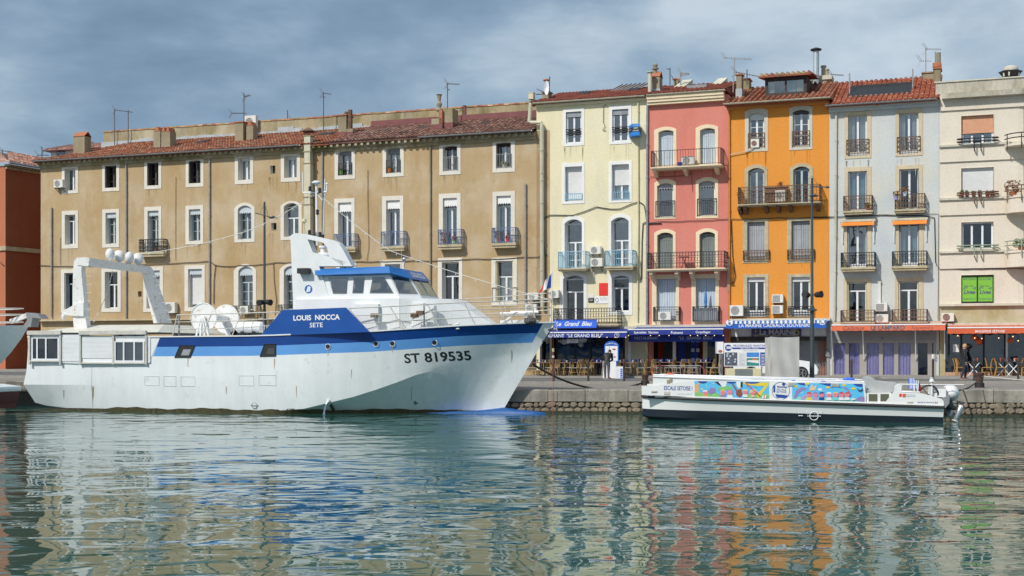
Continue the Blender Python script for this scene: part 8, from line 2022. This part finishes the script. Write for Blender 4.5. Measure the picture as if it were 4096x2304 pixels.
for i,(u,off)in enumerate(tabs):
    x=A(u,1480,off)[0];front=off<-2
    place_=(land[i]if front else 'number %s of the back row'%ORD[i-5]);row_='front' if front else 'back'
    place(TBL,x,off,random.uniform(-.03,.03),('wooden table '+place_),'wooden tables of the blue restaurant')
    glasses(x,off,'navy','blue napkins on the wooden table '+place_,'table settings of the blue restaurant')
    for side in (-1,1):
        for dy in (-.22,.22):
            if i == 2 and side>0 and dy<0:continue
            place(CH,x+side*(.52+random.uniform(0,.08)),off+dy+random.uniform(-.03,.03),-side*math.pi/2+random.uniform(-.12,.12),
                  '%s bamboo chair %s of table %s'%('nearer' if dy<0 else 'farther','left' if side<0 else 'right',place_),'bamboo chairs of the blue restaurant')
for i,(u,off)in enumerate(((3896,-1.1),(4054,-1.1),(4016,-.6))):
    x=A(u,1480,off)[0];pl=['right of the walking man','at the far right edge','behind the far right table'][i]
    place(TBX,x,off,0,'black topped table with white crossed legs '+pl,'crossed leg tables of the brasserie');glasses(x,off,'redorange','orange napkins on the crossed leg table '+pl,'table settings of the brasserie')
    for side in (-1,1):
        for dy in (-.2,.25):
            place(CH2,x+side*.62,off+dy,-side*math.pi/2+random.uniform(-.15,.15),'%s rattan chair %s of the crossed leg table %s'%('nearer' if dy<0 else 'farther','left' if side<0 else 'right',pl),'rattan chairs of the brasserie')
for u,lab in ((3838,'lone rattan chair just left of the walking man'),(3852,'second rattan chair half hidden by the walking man')):place(CH2,A(u,1480,-.9)[0],-.9,1.4,lab,'rattan chairs of the brasserie')

# menu boards --------------------------------------------------------------
def plane_frame(u,v,zf):p=gpos(u,v,zf);return p,Frame(p.x,p.y,-12)
p,MF=plane_frame(2440,1513.6,zr);mf=MF.at
t=thing('menu_board','tall blue arch topped menu display with white menus behind the bending man','menu board',MF,(mf(2445,1510)[0],0,p.z))
x0,z0=mf(2417,1447);x1,z1=mf(2475,1378);k=MB();k.prism(outline(x0,x1,z0,z1+.2,.22),0,.1);k.box(x0+.1,x1-.1,.02,.08,p.z,z0);k.build('frame',M['marblue'],t)
k=MB();k.box(x0+.06,x1-.06,-.012,-.002,z0+.05,z1-.08);k.build('menu_sheet',M['whitetxt'],t)
text(t,'LE GRAND BLEU',(x0+x1)/2,-.012,z1+.0,(x1-x0)*.78,M['whitetxt'],bold=.02,sag=.07)
k=MB()
for cx,cz,rx in ((.68,.72,.1),(.62,.45,.05),(.72,.28,.08)):c=(x0+(x1-x0)*cx,z0+(z1-z0)*cz);k.poly([(c[0]+rx*math.cos(i*.7),-.016,c[1]+rx*.55*math.sin(i*.7))for i in range(9)])
k.build('food_picture',M['terracotta'],t)
k=MB();x=x0+(x1-x0)*.35;k.box(x-.01,x+.01,-.016,-.013,z0+.05,z1-.1);[k.box(x-.15,x-.04,-.016,-.013,z0+.12+i*.07,z0+.13+i*.07)for i in range(9)];k.build('menu_print',M['shut_grey'],t)
for lab,u0,u1,v0,v1,mm in (('white floor standing banner with an orange dot behind the bending man',2411,2464,1445,1513,'whitetxt'),('low white price board with blue column right of the bending man',2459,2491,1466,1514,'whitetxt')):
    o2=-.25 if u0<2450 else -.4;x0,z0=mf(u0,v1,o2);x1,z1=mf(u1,v0,o2);t=thing('banner' if u0<2450 else 'price_board',lab,'sign',MF,((x0+x1)/2,o2,z0));k=MB();k.box(x0,x1,o2,o2+.03,z0,z1);k.build('panel',M[mm],t)
    k=MB()
    if u0<2450:c=(x0+.07,z1-.3);k.poly([(c[0]+.06*math.cos(i*.6),o2-.004,c[1]+.09*math.sin(i*.6))for i in range(11)]);k.build('dot',M['orangeawn'],t)
    else:
        for i in range(5):k.box(x1-.13,x1-.02,o2-.006,o2-.001,z0+.03+i*.105,z0+.11+i*.105)
        k.build('blue_label',M['signblue'],t);k=MB();[k.box(x0+.05,x0+.22,o2-.005,o2-.001,z0+.06+i*.06,z0+.07+i*.06)for i in range(8)];k.build('price_print',M['shut_blue'],t)
o=board('small_notice','small white hanging notice under the left restaurant awning','sign',2269,2312,1356,1372,'roller',off=-2.3);T(o,'Accueil',.5,.7,.5,'purple2' if 'purple2' in M else 'greytxt',shear=.3);T(o,'Climatisé',.5,.28,.7,'greytxt',shear=.3)

# crowd barrier -------------------------------------------------------------
p=gpos(2700,1533,gq);CF=Frame(p.x,p.y,-9);cf=CF.at;t=thing('crowd_barrier','steel crowd barrier with red ends behind the tour boat bow','barrier',CF,(0,0,p.z))
x0,zt_=cf(2612,1463);x1,_=cf(2817,1463);zb_=p.z+.2;k=MB();k.tube([(x0,0,p.z),(x0,0,zt_-.15),(x0+.15,0,zt_),(x0+.6,0,zt_)],.024,6);br_=mat('barrier_red',(.40,.09,.08),.6);k.build('end_frame',br_,t);k=MB();k.tube([(x1,0,p.z),(x1,0,zt_-.18),(x1-.18,0,zt_)],.024,6);k.build('end_frame',br_,t)
k=MB();k.tube([(x0+.6,0,zt_),(x1-.18,0,zt_)],.022,6);k.tube([(x0,0,zb_),(x1,0,zb_)],.02,6);n=13
for i in range(1,n):x=x0+(x1-x0)*i/n;k.tube([(x,0,zb_),(x,0,zt_)],.012,5)
k.build('bars',M['zinc'],t)
# PROMENADE MARITIME board ------------------------------------------------------
p=gpos(2985,1532,gq);NF=Frame(p.x,p.y,-8);nf_=NF.at;t=thing('information_board','large white boat trip information board with map and photo panels on two posts','sign',NF,(0,0,p.z))
x0,z0=nf_(2896,1466);x1,z1=nf_(3077,1372);k=MB();k.box(x0,x1,-.02,.03,z0,z1);k.build('panel',M['whitetxt'],t,bevel=.01)
k=MB();[k.box(x-.03,x+.03,.03,.09,p.z,z1-.1)for x in (nf_(2923,1400)[0],nf_(3047,1400)[0])];k.build('post',M['zinc'],t)
fx2_=lambda f_:x0+(x1-x0)*f_;fz2=lambda f_:z0+(z1-z0)*f_
text(t,'PROMENADE MARITIME',fx2_(.575),-.028,fz2(.885),(x1-x0)*.73,M['embl']);text(t,'VISITE COMMENTÉE',fx2_(.57),-.028,fz2(.68),(x1-x0)*.33,M['dimtxt'])
k=MB();k.box(fx2_(.18),fx2_(.97),-.028,-.021,fz2(.745),fz2(.81));k.build('blue_bar',M['embl'],t);text(t,'MER - ETANG - CANAUX',fx2_(.57),-.033,fz2(.777),(x1-x0)*.4,M['whitetxt'],bold=.01)
k=MB();c=(fx2_(.095),fz2(.80));k.poly([(c[0]+.16*math.cos(i*.35),-.026,c[1]+.16*math.sin(i*.35))for i in range(18)]);k.build('emblem',M['embl'],t);k=MB();k.box(c[0]-.09,c[0]+.14,-.032,-.027,c[1]-.05,c[1]+.06);k.build('emblem_band',M['whitetxt'],t);text(t,'ESCALE',c[0]+.02,-.036,c[1]+.005,.17,M['embl'])
for a,b_,m_,nm in ((.015,.295,'slate','map_panel'),(.32,.475,'roller','text_panel'),(.50,.775,'sea','photo_panel'),(.80,.97,'embl','price_panel')):
    if m_ == 'slate' and m_ not in M:M['slate']=mat('map_slate',(.09,.11,.14),.5,var=.5,scale=9)
    if m_ == 'sea' and m_ not in M:M['sea']=mat('photo_green_water',(.03,.28,.24),.5)
    k=MB();k.box(fx2_(a),fx2_(b_),-.028,-.021,fz2(.04),fz2(.60));pp_=k.build(nm,M[m_],t)
    k=MB()
    if nm == 'map_panel':
        for cx,cz in ((.08,.54),(.2,.53),(.07,.45),(.14,.44),(.105,.33),(.25,.30),(.1,.17),(.24,.2)):c=(fx2_(cx),fz2(cz));k=MB();k.poly([(c[0]+.05*math.cos(i*.7),-.034,c[1]+.05*math.sin(i*.7))for i in range(9)]);k.build('map_marker',M['shut_blue'],pp_)
    if nm == 'photo_panel':
        k.box(fx2_(.50),fx2_(.775),-.032,-.029,fz2(.36),fz2(.60));k.build('photo_sky',mat('photo_sky',(.06,.25,.65),.5),pp_);k=MB();k.poly([(fx2_(.51),-.036,fz2(.2)),(fx2_(.77),-.036,fz2(.14)),(fx2_(.765),-.036,fz2(.27)),(fx2_(.53),-.036,fz2(.27))]);k.box(fx2_(.5),fx2_(.775),-.034,-.033,fz2(.36),fz2(.4));k.build('photo_boat',M['whitetxt'],pp_);k=MB();k.box(fx2_(.62),fx2_(.74),-.038,-.037,fz2(.27),fz2(.33));k.build('photo_people',M['coral'],pp_)
    if nm in ('price_panel','text_panel'):
        for i in range(8):k.box(fx2_(a+.02),fx2_(b_-.02-.03*(i%3)),-.033,-.029,fz2(.08+i*.06),fz2(.10+i*.06))
        k.build('print',M['whitetxt']if nm == 'price_panel' else M['dimtxt'],pp_)
t=thing('side_notice','narrow pale blue and white notice at the left of the boat trip board','sign',NF,(nf_(2880,1400)[0],.05,p.z));a0,c0=nf_(2862,1414,.05);a1,c1=nf_(2894,1367,.05);k=MB();k.box(a0,a1,.05,.08,c0,c1);k.build('panel',M['whitetxt'],t);k=MB();k.box(a0,a0+.07,.044,.049,c0,c1);k.build('blue_strip',M['shut_blue'],t);k=MB();k.box((a0+a1)/2-.03,(a0+a1)/2+.03,.08,.12,p.z,c0+.3);k.build('post',M['zinc'],t);k=MB();k.poly([((a0+a1)/2+.04+.11*math.cos(i*.6),.043,c0+.11+.07*math.sin(i*.6))for i in range(11)]);k.build('food_picture',M['terracotta'],t)
# ticket counter, covered kiosk ---------------------------------------------------
p=gpos(2978,1540,gq);x0,z0=(2908-CU)/FP*p.y,p.z;x1=(3045-CU)/FP*p.y;zt_=lift(p,0,1474);t=thing('ticket_counter','low cream and dark ticket counter under the boat trip board','counter',ID,((x0+x1)/2,p.y,p.z));k=MB();k.box(x0,x1,p.y,p.y+.6,z0,zt_);k.build('body',M['shut_cream'],t,bevel=.02);k=MB();xa,xb=(2940-CU)/FP*p.y,(3010-CU)/FP*p.y;k.box(xa,xb,p.y-.02,p.y-.005,z0+.05,zt_-.02);k.build('front_panel',M['shut_grey'],t)
p=gpos(3138,1541,gq);p.y += .3;x0,x1=(3081-CU)/FP*p.y,(3197-CU)/FP*p.y;z1=lift(p,0,1347);k=MB();nx_,nz=14,18
cols=[]
def fold(a,b):return .035*math.sin(a*9+b*2.1)+.03*math.sin(b*5+a*4)
pr_=[(x0,p.y+1.25),(x0,p.y),(x1,p.y),(x1,p.y+1.25)]
for (xa,ya),(xb,yb)in zip(pr_,pr_[1:]+pr_[:1]):
    nx2=(yb-ya,xa-xb);ll=math.hypot(*nx2);nx2=(nx2[0]/ll,nx2[1]/ll);g=[]
    for i in range(nx_+1):
        for j in range(nz+1):
            s_,h=i/nx_,j/nz;q=fold(s_*1.3+xa,h*2.2)*math.sin(math.pi*s_)** .5*(1-h ** 6)if 0<s_<1 else 0;g.append((xa+(xb-xa)*s_-nx2[0]*q,ya+(yb-ya)*s_-nx2[1]*q,p.z+(z1-p.z)*h-(.03*math.sin(s_*3.14)if j == nz else 0)))
    k.add(g,[(i*(nz+1)+j,(i+1)*(nz+1)+j,(i+1)*(nz+1)+j+1,i*(nz+1)+j+1)for i in range(nx_)for j in range(nz)])
k.quad((x0,p.y,z1-.0),(x1,p.y,z1),(x1,p.y+1.25,z1),(x0,p.y+1.25,z1))
solo(k,'covered_kiosk',mat('kiosk_cover_grey',(.47,.47,.45),.62,var=.06,bump=.15,bscale=1.5),'tall kiosk wrapped in a grey fabric cover behind the tour boat','kiosk',ID,(x0,p.y,p.z),smooth=False)

# white car parked behind the kiosk ---------------------------------------------
M['carpaint']=mat('car_white',(.80,.82,.84),.18,var=.01,coat=.6);M['carglass']=glassmat('car_glass',(.08,.09,.1),.3);M['tyre']=mat('tyre',(.02,.02,.02),.8)
uF=3278;t_=(uF-CU)/FP;Yc=66.0;xF=t_*Yc;zc=zr(xF);KF=Frame(xF,Yc,-9)
car=thing('parked_car','white family car parked behind the grey covered kiosk, nose to the right','car',KF,(-2.15,.85,zc));L=4.25
prof=[(-L+.05,.35),(-L,.6),(-L+.05,.95),(-L+.35,1.02),(-L+.75,1.42),(-L+1.4,1.5),(-2.0,1.48),(-1.15,1.0),(-.45,.9),(-.1,.72),(-.02,.5),(-.05,.28),(-.3,.2)]
def arch_cut(cx):return [(cx+.37*math.cos(R(a)),.3+.37*math.sin(R(a)))for a in range(0,181,20)]
low=arch_cut(-.85)+arch_cut(-3.4);outl=prof+[(x,z)for x,z in low]
k=MB();n=len(outl);secs=[(0.0,.93),(.05,.985),(.16,1.0),(1.54,1.0),(1.65,.985),(1.7,.93)]
rings=[]
for y,s_ in secs:
    rings.append([(-2.1+(x+2.1)*(.5+.5*s_),y+(max(0,z-.95)*.35*(1 if y<.85 else -1)if y in (0.0,.05,.16,1.54,1.65,1.7)else 0),zc+.25+(z-.25)*(.5+.5*s_)+.0)for x,z in outl])
k.add([q for g in rings for q in g],[(i*n+j,(i+1)*n+j,(i+1)*n+(j+1)%n,i*n+(j+1)%n)for i in range(5)for j in range(n)]+[tuple(range(n)),tuple(range(6*n-1,5*n-1,-1))])
k.build('body',M['carpaint'],car,smooth=True,auto=28)
for pts in (((-3.3,1.02),(-2.95,1.40),(-2.3,1.41),(-2.3,1.0)),((-2.2,1.0),(-2.2,1.41),(-1.95,1.39),(-1.3,.99))):
    k=MB();k.poly([(x,.0+max(0,z-.95)*.33+.012-.03,zc+z)for x,z in pts]);k.build('window',M['carglass'],car)
k=MB();k.add([(-1.16,.25,zc+1.02),(-1.16,1.45,zc+1.02),(-1.95,1.3,zc+1.47),(-1.95,.4,zc+1.47)],[(0,1,2,3)]);k.build('windscreen',M['carglass'],car)
for cx in (-.85,-3.4):
    for y0 in (.0,1.48):
        k=MB();k.tube([(cx,y0,zc+.31),(cx,y0+.2,zc+.31)],.315,20);w_=k.build('wheel',M['tyre'],car,smooth=True,auto=40)
        k=MB();yy=y0-.012 if y0<1 else y0+.212;[k.bar((cx,yy,zc+.31),(cx+.2*math.cos(i*1.2566),yy,zc+.31+.2*math.sin(i*1.2566)),.05,.02)for i in range(5)];k.tube([(cx+.21*math.cos(i*.4),yy,zc+.31+.21*math.sin(i*.4))for i in range(17)],.02,5,cap=False);k.build('rim',M['steel'],w_)
k=MB();k.box(-.42,-.02,.02,.4,zc+.66,zc+.76);k.box(-.42,-.02,1.3,1.68,zc+.66,zc+.76);k.build('headlight',M['shut_grey'],car);k=MB();k.box(-.06,.0,.4,1.3,zc+.35,zc+.62);k.box(-.2,.0,.08,.32,zc+.33,zc+.42);k.build('grille',M['black'],car)

# people ------------------------------------------------------------------------
M['skin']=mat('skin',(.45,.24,.16),.6,var=.05);M['jacket']=mat('jacket_black',(.018,.019,.022),.6,var=.2);M['jeans']=mat('jeans_navy',(.02,.03,.07),.8,var=.15);M['trous']=mat('trousers_grey',(.11,.11,.115),.85,var=.1);M['hair']=mat('hair_dark',(.02,.016,.013),.8);M['capm']=mat('cap_tan',(.5,.33,.18),.8);M['shoe']=mat('shoes_rust',(.28,.10,.06),.7);M['shoesole']=mat('sole_white',(.7,.68,.62),.7)
def skin_mesh(name,mats,parent,verts,edges,radii,sub=2,root=0,matsel=None):
    me=bpy.data.meshes.new(name);me.from_pydata([tuple(v)for v in verts],edges,[])
    o=bpy.data.objects.new(name,me);COL.objects.link(o);s_=o.modifiers.new('skin','SKIN');s_.use_smooth_shade=True
    for i,d in enumerate(me.skin_vertices[0].data):r=radii[i];d.radius=r if isinstance(r,tuple)else (r,r);d.use_root=(i == root)
    su=o.modifiers.new('sub','SUBSURF');su.levels=su.render_levels=sub
    m2=bpy.data.meshes.new_from_object(o.evaluated_get(bpy.context.evaluated_depsgraph_get()));bpy.data.objects.remove(o);bpy.data.meshes.remove(me);m2.materials.clear()
    for q in (mats if isinstance(mats,list)else [mats]):m2.materials.append(q)
    if matsel:
        for f_ in m2.polygons:f_.material_index=matsel(f_.center)
    m2.name=name;o2=bpy.data.objects.new(name,m2);COL.objects.link(o2);o2.parent=parent;ORG[o2.name]=Vector((0,0,0));m2.shade_smooth();return o2
def hand(par,w_,d,side,mats=None):
    """palm and five bent fingers; w_ wrist point, d direction of the palm"""
    d=Vector(d).normalized();sx=Vector((0,0,0));up=Vector(side).normalized();c=d.cross(up)
    vs=[Vector(w_),Vector(w_)+d*.05,Vector(w_)+d*.09];ed=[(0,1),(1,2)];rd=[.026,.036,.034]
    for i,ln_ in enumerate((.062,.072,.067,.052)):
        b0=Vector(w_)+d*.095+up*(.03-i*.02);b1=b0+d*ln_*.5+c*.008;b2=b1+d*ln_*.4+c*.025
        n=len(vs);vs +=[b0,b1,b2];ed +=[(2,n),(n,n+1),(n+1,n+2)];rd +=[.0095,.0085,.0075]
    n=len(vs);vs +=[Vector(w_)+d*.045+up*.04,Vector(w_)+d*.075+up*.06+c*.012];ed +=[(1,n),(n,n+1)];rd +=[.011,.009]
    return skin_mesh('hand',M['skin'],par,vs,ed,rd,1)
def head(par,c,face,hair_m,cap=False):
    """c centre of the head, face direction"""
    f_=Vector(face).normalized();s_=f_.cross(Vector((0,0,1))).normalized();u_=s_.cross(f_)
    k=MB();n,m_=16,12;vs=[];fs=[]
    for i in range(m_+1):
        a=-math.pi/2+math.pi*i/m_
        for j in range(n):
            b=6.283*j/n;q=Vector((math.cos(a)*math.cos(b),math.cos(a)*math.sin(b),math.sin(a)))
            wd=.075*(1-.18*max(0,-q.z));dp=.095*(1-.12*max(0,-q.z)*(q.x<0));vs.append(Vector(c)+f_*(q.x*dp+(.012 if q.z<-.3 and q.x>0 else 0))+s_*q.y*wd+u_*q.z*.118)
    for i in range(m_):
        for j in range(n):fs.append((i*n+j,i*n+(j+1)%n,(i+1)*n+(j+1)%n,(i+1)*n+j))
    k.add(vs,fs)
    nz_=Vector(c)+f_*.095-u_*.01;k.ball(tuple(nz_-u_*.012+f_*.008),(.014,.016,.02),8,5)
    for sg in (-1,1):k.ball(tuple(Vector(c)+s_*sg*.076-u_*.01),(.014,.014,.03),8,5)
    h=k.build('head',M['skin'],par,smooth=True)
    k=MB()
    for sg in (-1,1):k.ball(tuple(Vector(c)+f_*.086+s_*sg*.03+u_*.012),.011,8,5)
    k.build('eye',M['black'],par)
    k=MB();p_=Vector(c)+f_*.092-u_*.055;k.ball(tuple(p_),(.02,.02,.006),8,4);k.build('mouth',M['maroon'],par)
    k=MB();vs=[];fs=[]
    for i in range(7):
        a=math.radians(5+85*i/6)
        for j in range(n):b=6.283*j/n;q=Vector((math.cos(a)*math.cos(b),math.cos(a)*math.sin(b),math.sin(a)));low_=-.05 if q.x<.1 and i == 0 else .01;vs.append(Vector(c)+f_*(q.x*.104-.006)+s_*q.y*.085+u_*(q.z*.125+low_+.008))
    for i in range(6):
        for j in range(n):fs.append((i*n+j,i*n+(j+1)%n,(i+1)*n+(j+1)%n,(i+1)*n+j))
    k.add(vs,fs)
    if cap:
        b0=Vector(c)+f_*.09+u_*.035;k.add([b0+s_*.06,b0-s_*.06,b0+f_*.08-s_*.045-u_*.012,b0+f_*.08+s_*.045-u_*.012,b0+s_*.06+u_*.01,b0-s_*.06+u_*.01,b0+f_*.08-s_*.045,b0+f_*.08+s_*.045],[(3,2,1,0),(4,5,6,7),(2,3,7,6),(0,4,7,3),(1,2,6,5)])
    k.build('cap' if cap else 'hair',hair_m,par,smooth=not cap)
def person(label,mw,body_m,J,face,hair_m,cap,top_m,leg_m,shoe_m,shirt=None,fat=1.0):
    """J: joints in metres, x = to the right in the picture, y = away, z = up"""
    t=thing('person',label,'person');t.matrix_world=mw
    V_=[Vector(J[q])for q in ('pelvis','waist','chest','neck','skull','shl','ell','wrl','shr','elr','wrr','hipl','knl','anl','tol','hipr','knr','anr','tor')]
    E_=[(0,1),(1,2),(2,3),(3,4),(2,5),(5,6),(6,7),(2,8),(8,9),(9,10),(0,11),(11,12),(12,13),(13,14),(0,15),(15,16),(16,17),(17,18)]
    R_=[(.155,.12),(.145,.11),(.165,.12),(.06,.06),(.07,.07),.072,.055,.036,.072,.055,.036,.098,.068,.048,.035,.098,.068,.048,.035]
    R_=[tuple(a*fat for a in r)if isinstance(r,tuple)else r*fat for r in R_]
    wz=V_[1].z-.08
    skin_mesh('body',[top_m,leg_m,M['skin'],shoe_m],t,V_,E_,R_,2,0,lambda c:3 if c.z<.085 else (2 if (c-V_[3]).length<.085 and c.z>V_[3].z-.02 else (1 if c.z<wz and (c-V_[7]).length>.14 and (c-V_[10]).length>.14 and (c-V_[9]).length>.1 and (c-V_[6]).length>.1 else 0)))
    head(t,J['skull'],face,hair_m,cap)
    for w_,e in (('wrl','ell'),('wrr','elr')):hand(t,J[w_],Vector(J[w_])-Vector(J[e]),Vector(face))
    k=MB()
    for a_,b2 in (('anl','tol'),('anr','tor')):
        a_,b2=Vector(J[a_]),Vector(J[b2]);d=(b2-a_);d.z=0;d.normalize();s_=Vector((-d.y,d.x,0));c=(a_+b2)/2;zf=min(a_.z-.09,b2.z-.035)
        h_=Vector((0,0,1));g0=Vector((a_.x,a_.y,zf))-d*.05
        for q in (k,):q.tube([g0-d*.02+h_*.012,g0+d*.24+h_*.012],.045,10)
        k4=k.v[-20:];k.v[-20:]=[(x,y,zf+.012+(z-zf-.012)*.28)for x,y,z in k4]
        sh2=MB();sh2.tube([g0-d*.02+h_*.05,g0+d*.03+h_*.06,g0+d*.13+h_*.05,g0+d*.2+h_*.038,g0+d*.24+h_*.03],[.03,.046,.045,.036,.015],10);sh2.build('shoe',M['shoe'],t,smooth=True)
    k.build('sole',M['shoesole'],t)
    if shirt:
        p,r=shirt;k=MB();k.ball(p,r,8,6);k.build('shirt',M['whitetxt'],t)
    return t
p=gpos(3857,1518,zr)
person('man in tan cap, dark glasses, black jacket and navy trousers walking past the brasserie',Matrix.Translation(p),None,
       dict(pelvis=(0,0,.93),waist=(-.02,0,1.08),chest=(-.03,0,1.32),neck=(0,0,1.49),skull=(.03,0,1.61),shl=(-.05,-.19,1.41),ell=(-.05,-.24,1.12),wrl=(-.01,-.25,.86),shr=(-.01,.19,1.41),elr=(-.06,.23,1.13),wrr=(.08,.22,.9),
            hipl=(.0,-.09,.9),knl=(-.03,-.1,.48),anl=(-.19,-.1,.13),tol=(-.09,-.11,.04),hipr=(.02,.09,.9),knr=(.13,.09,.5),anr=(.06,.08,.09),tor=(.22,.08,.035)),(1,-.25,-.1),M['capm'],True,M['jacket'],M['jeans'],M['shoe'])
k=MB();f_=Vector((1,-.25,-.1)).normalized();s_=f_.cross(Vector((0,0,1))).normalized();c=p+Vector((.03,0,1.622))+f_*.098;k.bar(c-s_*.065,c+s_*.065,.012,.035);solo(k,'sunglasses',M['black'],'dark sunglasses worn by the man in the tan cap','sunglasses',ID,tuple(c))
p=gpos(2430,1517,zr)
person('man in black sweater and grey trousers bending over in front of the menu boards',Matrix.Translation(p),None,
       dict(pelvis=(-.05,-.02,.88),waist=(-.02,.02,1.0),chest=(.04,.14,1.22),neck=(.1,.24,1.36),skull=(.14,.32,1.42),shl=(-.14,.12,1.30),ell=(-.2,.2,1.04),wrl=(-.06,.36,.93),shr=(.22,.16,1.28),elr=(.27,.18,1.0),wrr=(.14,.36,.92),
            hipl=(-.15,-.02,.86),knl=(-.13,.0,.46),anl=(-.12,.02,.09),tol=(-.12,.16,.035),hipr=(.05,-.02,.86),knr=(.06,.02,.46),anr=(.05,.0,.09),tor=(.2,.06,.035)),(.3,.8,-.55),M['hair'],False,M['jacket'],M['trous'],M['shoe'],((.09,.2,1.36),(.075,.06,.04)),fat=1.12)
cam_sets=None
